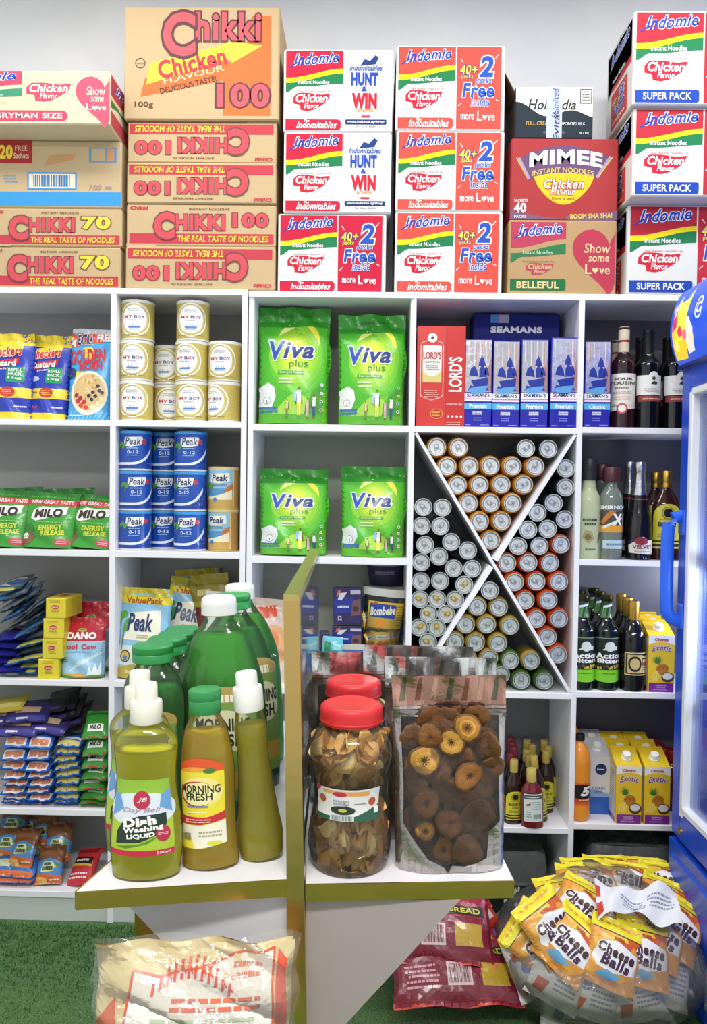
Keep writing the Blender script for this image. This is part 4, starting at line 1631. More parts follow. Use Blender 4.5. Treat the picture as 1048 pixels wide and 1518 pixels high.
for i, py in enumerate(rows):
    Y = 2.372
    p = at((38, 39, 36, 40, 38, 34, 36, 39)[i], py, Y)
    BLU.put((p.x, Y, max(p.z, S4 + .013)), (R((-86, -84, -82, -84, -80, -74, -66, -55)[i]), R((0, 1, -2, 0, -2, 2, -1, 1)[i]), R((2, -3, 3, -2, 4, -3, 2, -2)[i])), 'blue double biscuit strip in the wide stack, %s layer from the shelf' % n_[i], 'biscuit strip', 'stacked blue biscuit strips')
for i, py in enumerate((1198, 1186, 1176, 1163, 1152, 1141, 1130, 1119, 1108)):
    Y = 2.374
    p = at((97, 97, 97, 98, 99, 97, 94, 99, 99)[i], py, Y)
    BL1.put((p.x, Y, max(p.z, S4 + .012)), (R(-82), R((0, 0, -2, -3, -9, -12, -10, 0, 2)[i]), R((2, -3, 4, -2, 5, 3, -5, 3, -2)[i])), 'single blue biscuit strip beside the green sachets, %s layer' % ORD[i], 'biscuit strip', 'single blue biscuit strips')
for i, py in enumerate((1198, 1185, 1171, 1156, 1139, 1120, 1095, 1078)):
    Y = 2.372
    p = at((137, 137, 134, 138, 139, 139, 140, 141)[i], py, Y)
    if i < 7:
        MLS.put((p.x, Y, max(p.z, S4 + .013)), (R((-82, -78, -74, -72, -66, -56, -50)[i]), R((3, 3, -1, 2, -1, -6, -3)[i]), R((4, -4, 6, -3, 2, -4, 3)[i])), 'green malt sachet in the narrow stack by the divider, %s from the shelf' % ORD[i], 'sachet', 'stacked green malt sachets')
for i, (px, py, ti) in enumerate(((20, 1092, 0), (62, 1088, -2), (36, 1072, 4), (8, 1078, -4))):
    Y = 2.375 + .01 * i
    p = at(px, py, Y)
    PUR.put((p.x, Y, p.z), (R(-66), R(-ti), R((3, -6, 5, 0)[i])), 'purple chocolate sachet lying on the blue strips, %s one laid' % ORD[i], 'sachet', 'purple chocolate sachets')
for i, (px, py, ti) in enumerate(((98, 1088, 22), (106, 1080, 24), (84, 1072, 18), (96, 1068, 20), (74, 1058, 16), (88, 1056, 14))):
    Y = 2.4 + .008 * i
    p = at(px, py, Y)
    BLK.put((p.x, Y, p.z), (R(-70), R(-ti), R(rn.uniform(-8, 8))), 'black cocoa sachet sloping above the single blue strips, %s from below' % ORD[i], 'sachet', 'black cocoa sachets')
for i, (px, py) in enumerate(((4, 1068), (8, 1056))):
    p = at(px, py, 2.42)
    YEL.put((p.x, 2.42, p.z), (R(-70), R(-8), 0), 'yellow custard sachet on the purple sachets, %s of two' % ('lower', 'upper')[i], 'sachet', 'yellow custard sachets')


# bottom shelf packs
def d_spice(p):
    p.rect(0, 0, 1, 1, '#7a4a2c', 1)
    p.poly([(0, .0), (1, .0), (1, .2), (0, .28)], '#c9642e', 1.4)
    p.poly([(.05, 0), (.5, 0), (.42, .16), (.05, .2)], '#d9a858', 1.8)
    p.poly([(0, .27), (1, .2), (1, .52), (.5, .66), (0, .56)], '#4a86c2', 1.6)
    p.poly([(.2, .3), (.68, .32), (.72, .45), (.62, .57), (.26, .55)], '#d8dc96', 2.5)
    p.lines(.3, .46, .6, .54, 1, '#2c4a2a', 4, .8)
    p.lines(.24, .33, .68, .45, 1, '#2c4a2a', 4, .8, 4)
    p.ell(.78, .46, .09, '#4d8a3a', 3)
    p.band(lambda t: .66 + .08 * math.sin(3 * t), lambda t: .8 + .06 * math.sin(3 * t), .05, .95, '#8a5a34', 2)
    p.lines(.55, .06, .95, .15, 1, '#f2dcc8', 4)


SPI = bag('spice_pack', .085, .115, .032, '#5a3a26', d_spice, 'pillow', 51, .14, .07, pw=.5, nu=12, nv=16)


def d_red(p):
    p.rect(0, 0, 1, 1, '#c92a38', 1)
    p.poly([(.05, .45), (.9, .42), (.9, .56), (.08, .6)], '#e0b43a', 2)
    p.poly([(.12, .52), (.88, .48), (.88, .66), (.14, .7)], '#2a1c1c', 2.4)
    p.lines(.22, .55, .8, .62, 1, '#f0d8c8', 4, .8)
    p.lines(.1, .12, .9, .3, 2, '#f4dede', 3)
    p.rect(.05, .8, .95, .96, '#8a1c28', 2)


RED = bag('seasoning_pack', .09, .125, .04, '#b02433', d_red, 'pillow', 52, .1, .06, pw=.45, nu=12, nv=16)
LYB = sachet('wafer_pack', .085, .09, .034, '#2f6cba', [(.04, .02, .96, .2, '#d9703c'), (.2, .3, .8, .6, '#d8dcb0')], 53)
for i, (px, py, ti, k, y, lean) in enumerate((
        (8, 1318, 0, 'L', 2.375, -74), (28, 1318, 1, 'L', 2.375, -80), (28, 1302, -2, 'L', 2.378, -66), (-2, 1300, 2, 'L', 2.38, -66),
        (71, 1323, 2, 'S', 2.39, -34), (29, 1285, 3, 'S', 2.4, -36), (6, 1275, -4, 'S', 2.44, -38), (83, 1276, -2, 'S', 2.45, -26), (60, 1258, 8, 'S', 2.47, -40), (14, 1246, -4, 'S', 2.48, -40), (40, 1250, 10, 'S', 2.5, -46),
        (116, 1322, 12, 'R', 2.385, -52))):
    p = at(px, py, y)
    z = max(p.z, S5 + .014 if k == 'L' else S5 + .006)
    if k == 'L':
        LYB.put((p.x, y, z), (R(lean), R(-ti), R(rn.uniform(-4, 4))), 'blue wafer pack lying on the bottom shelf, %s of four' % ('nearest the edge of the shop', 'low one under another', 'upper one beside the spice pack', 'upper one at the row end')[i], 'wafer pack', 'blue wafer packs')
    elif k == 'S':
        SPI.put((p.x, y, z), (R(lean), R(-ti), R((4, -8, 5, 6, -6, 8, -4)[i - 4])), 'brown and blue spice pack on the bottom shelf, %s of seven towards the back' % ORD[i - 4], 'spice pack', 'brown spice packs')
    else:
        RED.put((p.x, y, z), (R(lean), R(-ti), R(-14)), 'red seasoning pack at the end of the bottom shelf', 'seasoning pack')


# pouches beside the tall green bottles
def d_value(p):
    p.rect(0, 0, 1, 1, '#8ec2e0', 1)
    p.rect(0, .82, 1, 1, '#f0dc2c', 1.5)
    p.rect(0, .9, 1, 1, '#c9b622', 1.7)
    p.text('ValuePack', .12, .75 + .075, .84, .895, '#b7542a', 4, .03)
    p.poly([(.14, .42), (.2, .72), (.82, .76), (.86, .5), (.6, .42)], '#f2eed8', 2)
    p.text('Peak', .2, .52, .7, .72, '#23396e', 4, .03, .1)
    p.lines(.4, .44, .66, .49, 2, '#b8a45a', 4)
    tree(p, .1, .3, 1.9)
    p.rect(0, .14, 1, .36, '#d6e0d8', 2)
    p.ell(.2, .24, .11, '#4a4a3c', 2.5, ry=.07)
    p.ell(.2, .24, .09, '#e0b84a', 2.8, ry=.055)
    p.ell(.2, .22, .05, '#3f86c4', 3)
    p.poly([(0, 0), (1, 0), (1, .1), (.4, .16), (0, .1)], '#b7a544', 3)
    p.text('Instant', .25, .06, .5, .1, '#f4ecc8', 4, .02)


VAL = bag('milk_powder_pouch', .165, .28, .075, '#8ec2e0', d_value, seed=61, wr=.1, seal=.08)
VAL.put((col_x(213, 2.42), 2.415, ZL[3]), (R(-5), R(2), R(-4)), 'yellow-topped milk powder pouch standing by the divider', 'milk powder pouch', 'yellow-topped milk powder pouches')
VAL.put((col_x(266, 2.48), 2.49, ZL[3] + .015), (R(-10), R(10), R(8)), 'yellow-topped milk powder pouch leaning behind the standing one', 'milk powder pouch', 'yellow-topped milk powder pouches', scale=(.95, 1, 1.03))
VAL.put((col_x(300, 2.56), 2.575, ZL[3] + .02), (R(-6), R(-4), R(5)), 'yellow-topped milk powder pouch at the very back', 'milk powder pouch', 'yellow-topped milk powder pouches', scale=(.9, .8, 1.1))


def d_ochre(p):
    p.rect(0, 0, 1, 1, '#b3a033', 1)
    p.rect(0, .72, 1, .9, '#8f7d1f', 1.5)
    p.lines(.2, .77, .6, .85, 1, '#e4dc9c', 4, .8)
    p.rect(.1, .45, .9, .66, '#7a2f26', 2)
    p.rect(.2, .1, .8, .42, '#e2cf55', 2)


OCH = bag('cereal_pouch', .13, .31, .06, '#b3a033', d_ochre, seed=62, wr=.12, seal=.06)
OCH.put((col_x(322, 2.5), 2.5, ZL[3] + .01), (R(-4), R(-6), R(-6)), 'ochre cereal pouch behind the tall green bottles', 'cereal pouch')


def d_white(p):
    p.rect(0, 0, 1, 1, '#dcdedd', 1)
    p.lines(.1, .2, .9, .6, 6, '#b8bec0', 2)
    p.poly([(.2, .7), (.8, .65), (.8, .8), (.25, .82)], '#cfd3d4', 2)


WHB = bag('sugar_bag', .15, .27, .08, '#dcdedd', d_white, seed=63, wr=.2, seal=.06)
WHB.put((col_x(334, 2.42), 2.425, ZL[3]), (R(-4), R(4), R(8)), 'white plastic bag behind the white-capped green bottle', 'sugar bag')


def d_orange(p):
    p.rect(0, 0, 1, 1, '#d9c2b0', 1)
    p.poly([(0, .72), (.6, .8), (.55, .93), (.1, .88)], '#e05a34', 2)
    p.ell(.55, .45, .4, '#e0a878', 2, ry=.25)
    p.ell(.5, .5, .2, '#d9844a', 2.4, ry=.14)
    p.lines(.3, .15, .8, .3, 3, '#a87a5a', 3)


ORB = bag('pasta_bag', .14, .26, .08, '#d9c2b0', d_orange, seed=64, wr=.18, seal=.1)
ORB.put((col_x(398, 2.43), 2.43, ZC[3]), (R(-4), R(5), R(4)), 'orange and white crinkled bag beside the gold post', 'pasta bag')
# ------------------------------------------------------------ boxed spirits
S1R = ZR[1]


def lords():
    mb = MB()
    w, h, d = .147, .305, .08
    mb.box((0, 0, h / 2), (w, d, h), '#d23a34', 'gloss', .0015)
    f, lf, rt = pens(mb, w, h, d)
    f.mt = rt.mt = 'gloss'
    f.rect(.605, 0, 1, 1, '#c92f2c', .6)
    f.rect(.598, 0, .604, 1, '#a8201f', 1)
    ol = [(.08, .33), (.08, .8), (.1, .835), (.24, .86), (.38, .86), (.52, .835), (.545, .8), (.545, .33), (.52, .3), (.31, .265), (.1, .3), (.08, .33)]
    f.line(ol, .012, '#f2d8d0', 1)
    f.rect(.12, .44, .51, .81, '#e9e6e0', 1, .03)
    f.band(lambda t: .44, lambda t: .5 + .06 * (2 * t - 1) ** 2, .12, .51, '#d9c97a', 1.5)
    f.ell(.315, .885, .1, '#f2ece8', 2)
    f.ell(.315, .885, .03, '#4a3a3a', 3)
    f.text("LORD'S", .13, .675, .5, .745, '#b8302e', 3, .03)
    f.text('LONDON DRY GIN', .16, .635, .47, .655, '#7a7a78', 3, .01)
    f.lines(.18, .56, .46, .62, 3, '#9a9894', 3)
    f.lines(.15, .29, .46, .37, 4, '#e8a89c', 3)
    f.ring(.42, .13, .13, .012, '#e4b04a', 3, ry=.05)
    f.lines(.34, .1, .5, .16, 2, '#e4b04a', 3)
    f.text("LORD'S", .575 - .14, .455, .575 + .58, .595, '#f4ece8', 3, .03, 0, rot=90)
    f.text('LONDON GIN', .62, .215, .95, .235, '#f2d0c8', 3, .02)
    for i in range(4):
        f.ell(.66 + i * .09, .105, .026, '#f2dcd4', 3)
    f.lines(.62, .015, .95, .06, 2, '#f0b8ac', 3)
    return mb.build('gin_box')


GIN = Kind(lords)
GIN.put((col_x(651, 2.37), 2.37 + .045, S1R), (0, 0, R(1)), 'red spirit box with vertical white lettering beside the blue boxes', 'spirit box')


def ship(p, dx, dy, s, c='#1f3296'):
    for pts in ([(-.2, .0), (.22, .05), (.2, -.08), (-.12, -.1)], [(-.24, .08), (-.02, .06), (-.05, .16), (-.12, .24), (-.2, .2)], [(0, .05), (.18, .06), (.14, .2), (.06, .26), (.0, .18)],
                [(-.02, .24), (.16, .24), (.1, .36), (.05, .4), (.0, .32)], [(.12, .1), (.24, .08), (.2, .2), (.15, .24)]):
        p.poly([(dx + x * s, dy + y * s * .45) for x, y in pts], c, 2.5)
    p.poly([(dx - .26 * s, dy - .06 * s), (dx + .24 * s, dy - .02 * s), (dx + .1 * s, dy - .1 * s), (dx - .16 * s, dy - .1 * s)], '#5f9fd8', 2)


def seaman(t, sub):
    def make():
        mb = MB()
        w, h, d = .082, .272, .08
        mb.box((0, 0, h / 2), (w, d, h), '#1c1fa4', 'gloss', .0015)
        f, lf, rt = pens(mb, w, h, d)
        f.mt = 'gloss'
        g = Pen(mb, f.mp, w, h, 'silver')
        g.rect(.03, .4, .97, .985, '#c9c9d0', 1)
        f.poly([(.55, .41), (.97, .41), (.97, .8), (.8, .62)], '#a77f78', 1.4)
        for i in range(13):
            x = .06 + i * .072
            f.line([(x, .7 + .06 * math.sin(i)), (x, .97)], .018, ('#a8a4b4', '#e4e2e8', '#c98a78')[i % 3], 1.6)
        ship(f, .53, .53, 1.55)
        f.poly([(.12, .42), (.9, .42), (.8, .47), (.5, .45), (.2, .48)], '#2a3fae', 1.9)
        f.rect(0, .295, 1, .39, '#f2f2f6', 2)
        f.text("SEAMAN'S", .08, .343, .92, .384, '#1c1f5c', 3, .02)
        f.rect(.0, .315, 1, .328, '#e07ab8', 2.4)
        f.rect(0, .205, 1, .275, '#59b4e8', 2)
        f.text(sub, .18, .215, .82, .265, '#f4f6fa', 3, .03)
        f.lines(.3, .143, .7, .182, 2, '#e0e0f4', 3, .75)
        f.lines(.33, .07, .67, .12, 2, '#8a8ce0', 3)
        f.lines(.05, .02, .25, .035, 1, '#a8aaf0', 3)
        f.lines(.6, .02, .95, .035, 1, '#a8aaf0', 3)
        return mb.build('schnapps_box')
    return make


SEA = Kind(seaman("SEAMAN'S", 'Premium'))
for i, (px, y) in enumerate(((707, 2.415), (748, 2.42), (790, 2.415), (832.5, 2.41))):
    SEA.put((col_x(px, 2.375), y, S1R), (0, 0, R((-1, 1, 0, 2)[i])), 'blue and silver spirit box with a sailing ship, %s from the red box' % ORD[i], 'spirit box', 'blue ship-printed spirit boxes', scale=(1, 1, (.985, .975, .99, 1.01)[i]))
SEC = Kind(seaman("SEAMAN'S", 'Classic'))
SEC.put((col_x(883.5, 2.375), 2.415, Z4[1]), (0, 0, R(-2)), 'blue and silver spirit box with a sailing ship, beside the wine bottles', 'spirit box', scale=(.94, 1, .965))


def seacarton():
    mb = MB()
    w, h, d = .275, .376, .1
    mb.box((0, 0, h / 2), (w, d, h), '#232a7a', 'carton', .003)
    f, lf, rt = pens(mb, w, h, d)
    f.text('SEAMANS', .2, .835, .8, .89, '#e4e4ec', 3, .06)
    f.rect(.2, .92, .29, .99, '#5f9fd8', 1)
    f.rect(.29, .92, .34, .99, '#d8a8c8', 1)
    f.rect(.34, .92, .41, .99, '#b8bcc8', 1)
    return mb.build('spirit_carton')


SCA = Kind(seacarton)
SCA.put((col_x(760.5, 2.52), 2.56, S1R), (0, 0, 0), 'dark blue carton standing behind the four ship-printed boxes', 'carton')

# ------------------------------------------------------------ cans in the crossed rack
TOCAM = Matrix.Rotation(R(90), 4, 'X')      # a can's axis: z up becomes -y, towards the customer


def can(name, r, L, body, band, tab='#b4b8bc', er=.82):  # tab grey is darkened to stand in for shading
    """a drink can lying with its end towards the customer; origin at the middle of that end"""
    def make():
        mb = MB()
        M = TOCAM
        prof = [(0, -L + .006), (r * .7, -L + .004), (r * .78, -L), (r * .86, -L), (r, -L + .012), (r, -.034), (r * 1.0, -.018), (r * (.6 + .4 * er) + r * .02, -.009), (r * er, -.003), (r * er * .99, -.0015)]
        mb.lathe(prof, 32, body, 'gloss', M=M, cols=['#c9cacc', '#c9cacc', '#c9cacc', body, body, body, band, band, '#d8d9da'])
        o = mb.build(name)
        e = MB()
        q = r * er
        pr_ = [(q, -.005), (q * 1.02, -.0005), (q * 1.0, .0012), (q * .94, .0012), (q * .91, -.002), (q * .88, -.0068), (q * .81, -.0072), (q * .77, -.0042), (q * .62, -.0044), (q * .6, -.0052), (0, -.0052)]
        e.lathe(pr_, 32, '#dcdee0', 'metal', M=M, cols=['#e6e7e8', '#eceded', '#eceded', '#d4d6d8', '#d0d3d6', '#b4b8bb', '#cdd0d3', '#f2f3f4', '#d0d3d6', '#e6e8ea'])  # darker groove, brighter rim: shading contrast put into the metal's colour
        e.lathe([(q * .3, -.005), (q * .33, -.0042), (q * .3, -.0042)], 20, '#74787c', 'metal', c=(0, 0, -q * .34), M=M)  # mouth ring darkened likewise, painted shading
        lid = e.build('can_end', o)
        t = MB()
        n = 20
        a, b = q * .3, q * .42

        def lp(k, s):
            an = 2 * PI * k / n
            return (a * s * math.cos(an), 0, b * s * math.sin(an) + q * .18)
        for k in range(n):
            p0, p1, p2, p3 = lp(k, 1), lp(k + 1, 1), lp(k + 1, .6), lp(k, .58)
            ff = lambda p, y: (p[0], y, p[2])
            t.face([ff(p0, .0012), ff(p1, .0012), ff(p2, .0008), ff(p3, .0008)], tab, 'metal')
            t.face([ff(p0, .004), ff(p1, .004), ff(p1, .0012), ff(p0, .0012)], tab, 'metal')
            t.face([ff(p3, .0008), ff(p2, .0008), ff(p2, .004), ff(p3, .004)], tab, 'metal')
        t.box((0, .0016, -q * .1), (q * .46, .0016, q * .3), tab, 'metal', .0004)
        t.lathe([(0, 0), (q * .11, 0), (q * .09, .0014), (0, .0016)], 12, '#9a9ea2', 'metal', M=M, c=(0, .001, -q * .08))
        t.build('pull_tab', lid)
        return o
    return Kind(make)


RW, RN = .0322, .0276
CANS = {
    'y': (can('drink_can', RW, .12, '#d9973a', '#c7862c'), 'gold-rimmed drink can'),
    'o': (can('drink_can', RW, .12, '#cf5a2c', '#c24e24'), 'orange-rimmed drink can'),
    'g': (can('drink_can', RW * .98, .12, '#3d6a34', '#4a6a2c'), 'green-rimmed drink can'),
    'b': (can('drink_can', RW * .98, .12, '#8a7a35', '#b08f36'), 'olive-gold drink can'),
    'd': (can('drink_can', RN * 1.02, .15, '#27343a', '#46555a', er=.96), 'slim dark drink can'),
    't': (can('drink_can', RN * 1.02, .15, '#20292e', '#3a4a50', '#d8ac2a', er=.96), 'slim golden-tabbed drink can'),
    'w': (can('drink_can', RN * 1.02, .15, '#1f3a3a', '#37524e', er=.96), 'slim dark green drink can'),
}
K1 = 3.881
U = lambda lst, oy: [(600 + x / K1, oy + y / K1, k) for x, y, k in lst]
wedges = [
    ('upper wedge', U([(185, 128, 'y'), (310, 130, 'y'), (697, 135, 'w'), (825, 138, 'w'), (245, 238, 'y'), (372, 238, 'y'), (493, 235, 'y'), (620, 238, 'y'), (750, 238, 'y'), (305, 345, 'y'), (430, 345, 'y'),
                                   (556, 343, 'y'), (685, 343, 'y'), (368, 450, 'y'), (495, 450, 'y'), (620, 450, 'y'), (432, 555, 'y'), (558, 553, 'y'), (496, 663, 'y')], 630)),
    ('wedge by the green bags', U([(107, 472, 'd'), (217, 475, 'd'), (98, 580, 'd'), (205, 582, 'd'), (117, 690, 'd'), (267, 673, 'd'), (363, 722, 'd'), (197, 757, 'd'), (95, 790, 'd'), (282, 825, 'd'), (388, 827, 'd')], 630)
     + U([(93, 162, 'd'), (203, 160, 'd'), (342, 182, 't'), (88, 265, 't'), (187, 265, 't'), (290, 268, 't'), (137, 350, 't'), (238, 350, 't'), (83, 428, 't'), (185, 430, 't'), (133, 510, 't'), (80, 590, 't')], 820)),
    ('wedge by the liquor', U([(927, 250, 'w'), (925, 360, 'w'), (857, 450, 'w'), (763, 505, 'w'), (920, 543, 'w'), (710, 603, 'w'), (822, 598, 'w'), (652, 697, 'w'), (775, 697, 'w'), (898, 688, 'o'), (590, 795, 'o'), (712, 793, 'o'), (835, 795, 'o')], 630)
     + U([(633, 167, 'o'), (758, 163, 'o'), (888, 165, 'o'), (695, 272, 'o'), (827, 272, 'o'), (760, 380, 'o'), (888, 378, 'o'), (823, 483, 'o'), (882, 585, 'o')], 820)),
    ('lower wedge', U([(490, 215, 'w'), (418, 308, 'b'), (542, 313, 'b'), (352, 412, 'b'), (473, 412, 'b'), (607, 420, 'b'), (290, 510, 'b'), (410, 515, 'b'), (537, 520, 'b'), (487, 605, 'b'), (608, 618, 'g'), (727, 620, 'b'), (555, 700, 'g'), (672, 732, 'g'), (803, 735, 'g'), (362, 612, 'b')], 820)),
]
rn = random.Random(4)
for where, lst in wedges:
    cnt = {}
    lst = sorted(lst, key=lambda c: (c[1] // 1, c[0]))
    # rows of roughly equal height, each read from the side of the tins
    rows_, cur = [], []
    for c in lst:
        if cur and c[1] - cur[0][1] > 14:
            rows_.append(sorted(cur))
            cur = []
        cur.append(c)
    rows_.append(sorted(cur))
    for ri, row in enumerate(rows_):
        for ci, (px, py, k) in enumerate(row):
            kd, nm = CANS[k]
            Y = 2.372 + rn.uniform(0, .006)
            p = at(px, py, Y)
            pos = 'only one' if len(row) == 1 else ORD[ci] + ' one'
            kd.put(p, (R(rn.uniform(-.6, .6)), R(rn.uniform(-80, 80)), 0), '%s, %s in row %d of the %s' % (nm, pos, ri + 1, where), 'drink can', 'drink cans in the crossed rack')


# ------------------------------------------------------------ bottles
def prof_fn(prof):
    def rf(z):
        for (r0, z0), (r1, z1) in zip(prof, prof[1:]):
            if z0 <= z <= z1 and z1 > z0:
                return r0 + (r1 - r0) * (z - z0) / (z1 - z0)
        return prof[-1][0]
    return rf


def smooth(prof, n=5):
    """rounds a coarse outline"""
    out = []
    m = len(prof)
    for i in range(m - 1):
        p0, p1, p2, p3 = prof[max(i - 1, 0)], prof[i], prof[i + 1], prof[min(i + 2, m - 1)]
        for k in range(n):
            t = k / n
            out.append(tuple(max(.0, .5 * (2 * b + (c - a) * t + (2 * a - 5 * b + 4 * c - d) * t * t + (3 * b - a - 3 * c + d) * t ** 3)) for a, b, c, d in zip(p0, p1, p2, p3)))
    out.append(prof[-1])
    for i in range(1, len(out)):
        if out[i][1] <= out[i - 1][1]:
            out[i] = (out[i][0], out[i - 1][1] + 1e-5)
    return out


def bottle(name, prof, col, mt, cap=None, labels=(), liquid=None, sx=1., sy=1., n=32, clear=False):
    """prof: outline; cap: (outline, colour, finish, part name); labels: (z0, z1, arc, base colour, draw, finish[, turn])"""
    def make():
        sp = smooth(prof)
        rf = prof_fn(sp)
        mb = MB()
        mb.lathe([(0, sp[0][1] + .002)] + sp, n, col, mt, sx, sy)
        o = mb.build(name)
        if liquid:
            lc, zmax = liquid
            lq = MB()
            pp = [(max(r - .0012, .0005), max(z, sp[0][1] + .003)) for r, z in sp if z <= zmax]
            lq.lathe([(0, sp[0][1] + .003)] + pp + [(0, pp[-1][1])], n, lc, 'liquid', sx, sy)
            lq.build('liquid', o)
        if cap:
            cb = MB()
            for part in cap[0]:
                cb.lathe(part, 24, cap[1], cap[2])
            cb.build(cap[3], o)
        for lb in labels:
            z0, z1, arc, bc, dr, fm = lb[:6]
            l_ = MB()
            p = cyl_pen(l_, max(rf(z0), rf((z0 + z1) / 2)), z0, z1 - z0, arc, fm, sx, sy, lb[6] if len(lb) > 6 else 0, .008, rf)
            if bc:
                p.rect(0, 0, 1, 1, bc, 1)
            if dr:
                dr(p)
            l_.build('label', o)
        return o
    return Kind(make)


def wine_prof(r, h, neck=.0145, sh=.62):
    return [(r * .9, 0), (r, .006), (r, h * sh * .5), (r, h * sh), (r * .86, h * (sh + .06)), (r * .5, h * (sh + .12)), (neck, h * (sh + .18)), (neck, h * .93), (neck + .0015, h * .96), (neck + .0015, h), (0, h)]


def d_four(p):
    p.rect(0, .12, 1, 1, '#e9e4da', 1)
    p.poly([(0, 0), (.6, .06), (1, .12), (1, .2), (0, .2)], '#e9e4da', 1)
    p.text('FOUR', .25, .82, .7, .89, '#4a4248', 3, .03)
    p.text('COUSINS', .12, .71, .82, .79, '#4a4248', 3, .03)
    p.lines(.25, .6, .65, .66, 1, '#8a8488', 3, .8)
    p.lines(.2, .46, .7, .54, 2, '#b8a8a0', 3)
    p.lines(.2, .3, .7, .42, 2, '#d8b0a8', 3)
    p.ring(.45, .08, .13, .04, '#c94a58', 3)
    p.ell(.45, .08, .09, '#f2e8e0', 2.5)


FOUR = bottle('wine_bottle', wine_prof(.036, .31), '#2c1416', 'darkglass', ([[(.0165, .232), (.0165, .262), (.0165, .263)], [(.0165, .27), (.0168, .309), (.015, .311), (0, .311)]], '#d9c9b4', 'plastic', 'capsule'),
              [(.05, .165, 200, None, d_four, 'paper'), (.256, .272, 359, '#c22c3c', None, 'gloss')])
FOUR.put((col_x(920.5, 2.41), 2.41, Z4[1]), (0, 0, R(-10)), 'rose wine bottle with a cream label and red neck band', 'wine bottle')
FOUR.put((col_x(911, 2.51), 2.51, Z4[1]), (0, 0, 0), 'rose wine bottle half hidden behind the cream-labelled one', 'wine bottle', scale=(1, 1, .93))


def d_wine(p):
    p.rect(0, .28, 1, .9, '#e4e4e2', 1)
    p.ell(.5, .86, .14, '#e4e4e2', 1.1)
    p.ell(.5, .8, .05, '#4a4a4e', 2)
    p.poly([(.42, .62), (.5, .72), (.62, .66), (.58, .6)], '#3a3a3e', 2)
    p.lines(.25, .35, .75, .5, 3, '#aaaaa8', 2)
    p.rect(.05, .06, 1, .25, '#8a3a32', 1.5)
    p.lines(.2, .1, .85, .2, 1, '#d8b0a0', 2)


REDW = bottle('wine_bottle', wine_prof(.037, .302), '#0d0d12', 'darkglass', ([[(.0168, .215), (.0168, .298), (.0175, .299), (.0175, .303), (0, .303)]], '#18181c', 'plastic', 'capsule'), [(.075, .17, 170, None, d_wine, 'paper')])
for px, y, lb in ((957, 2.41, 'red wine bottle with a white label next to the cream-labelled bottle'), (946, 2.53, 'dark wine bottle showing its neck between the two nearest labelled bottles'), (998, 2.41, 'red wine bottle with a white label partly behind the fridge'), (986, 2.53, 'dark wine bottle at the back beside the fridge')):
    REDW.put((col_x(px, y), y, Z4[1]), (0, 0, R(8)), lb, 'wine bottle', 'dark red wine bottles')


# second liquor shelf
def d_moon(p):
    p.lines(.2, .56, .72, .61, 1, '#3a4a3a', 3, .8)
    p.lines(.24, .5, .66, .54, 1, '#3a4a3a', 3, .8, 5)
    p.poly([(.2, .3), (.3, .42), (.5, .4), (.6, .28), (.4, .2)], '#a39a6a', 1)
    p.poly([(.28, .3), (.34, .36), (.46, .34), (.5, .29), (.38, .25)], '#7a6a3a', 2)
    p.poly([(.7, .2), (.85, .3), (.88, .42), (.75, .36)], '#7a6a3a', 1.5)
    p.lines(.3, .08, .7, .13, 1, '#6a7458', 2)


MOON = bottle('liquor_bottle', [(.034, 0), (.036, .008), (.036, .1), (.036, .165), (.03, .188), (.022, .205), (.0195, .23), (.0195, .262), (.0195, .264), (0, .264)], '#b8c09c', 'gloss',
              ([[(.0225, .232), (.0225, .258), (.0225, .259)], [(.0218, .259), (.0225, .262), (.0225, .292), (.021, .294), (0, .294)]], '#24262a', 'plastic', 'cap'), [(.01, .19, 150, None, d_moon, 'gloss')])
MOON.put((col_x(874, 2.41), 2.41, Z4[2]), (0, 0, 0), 'pale green frosted liquor bottle with a black cap', 'liquor bottle', scale=(1, 1, 1.04))
MOON.put((col_x(868, 2.53), 2.53, Z4[2]), (0, 0, 0), 'pale green frosted liquor bottle at the back, only its cap showing', 'liquor bottle', scale=(1, 1, 1.04))


def d_smir(p):
    p.text('SMIRNOFF', .08, .84, .95, .91, '#e8e8e8', 3, .04)
    p.rect(.05, .42, .95, .82, '#4a4a48', 1)
    p.poly([(.1, .6), (.4, .82), (.55, .8), (.2, .56)], '#c9772c', 2)
    p.rect(.05, .42, .95, .54, '#e0a02c', 2)
    p.text('X1', .45, .54, .85, .76, '#f0ece0', 3, .04)
    p.line([(.2, .5), (.75, .68)], .06, '#e8e8e4', 2.4)
    p.rect(.2, .12, .95, .28, '#b8cfd8', 2)
    p.lines(.3, .16, .85, .24, 1, '#6a8a98', 3)


SMIR = bottle('liquor_bottle', [(.033, 0), (.036, .006), (.036, .1), (.036, .165), (.03, .19), (.018, .212), (.016, .235), (.016, .25), (0, .25)], '#6f7a72', 'darkglass',
              ([[(.0255, .224), (.0262, .23), (.0262, .262), (.024, .265), (0, .265)]], '#4a2428', 'plastic', 'cap'), [(.012, .17, 175, None, d_smir, 'gloss')])
SMIR.put((col_x(906.5, 2.405), 2.405, Z4[2]), (0, 0, 0), 'clear liquor bottle with a maroon cap and orange striped label', 'liquor bottle', scale=(1, 1, 1.06))
SMIR.put((col_x(893, 2.53), 2.53, Z4[2]), (0, 0, 0), 'clear liquor bottle behind the one with the orange label', 'liquor bottle', scale=(1, 1, 1.12))


def d_velvet(p):
    p.poly([(.02, .1), (.9, .0), (.98, .3), (.96, .75), (.6, .78), (.5, .95), (.3, .9), (.25, .72), (.0, .5)], '#d9d4cc', 1)
    p.ell(.42, .72, .22, '#8a2434', 2, ry=.2)
    p.text('VELVET', .15, .32, .8, .52, '#7a2a34', 3, .03)
    p.lines(.2, .12, .8, .24, 1, '#a89a90', 3)


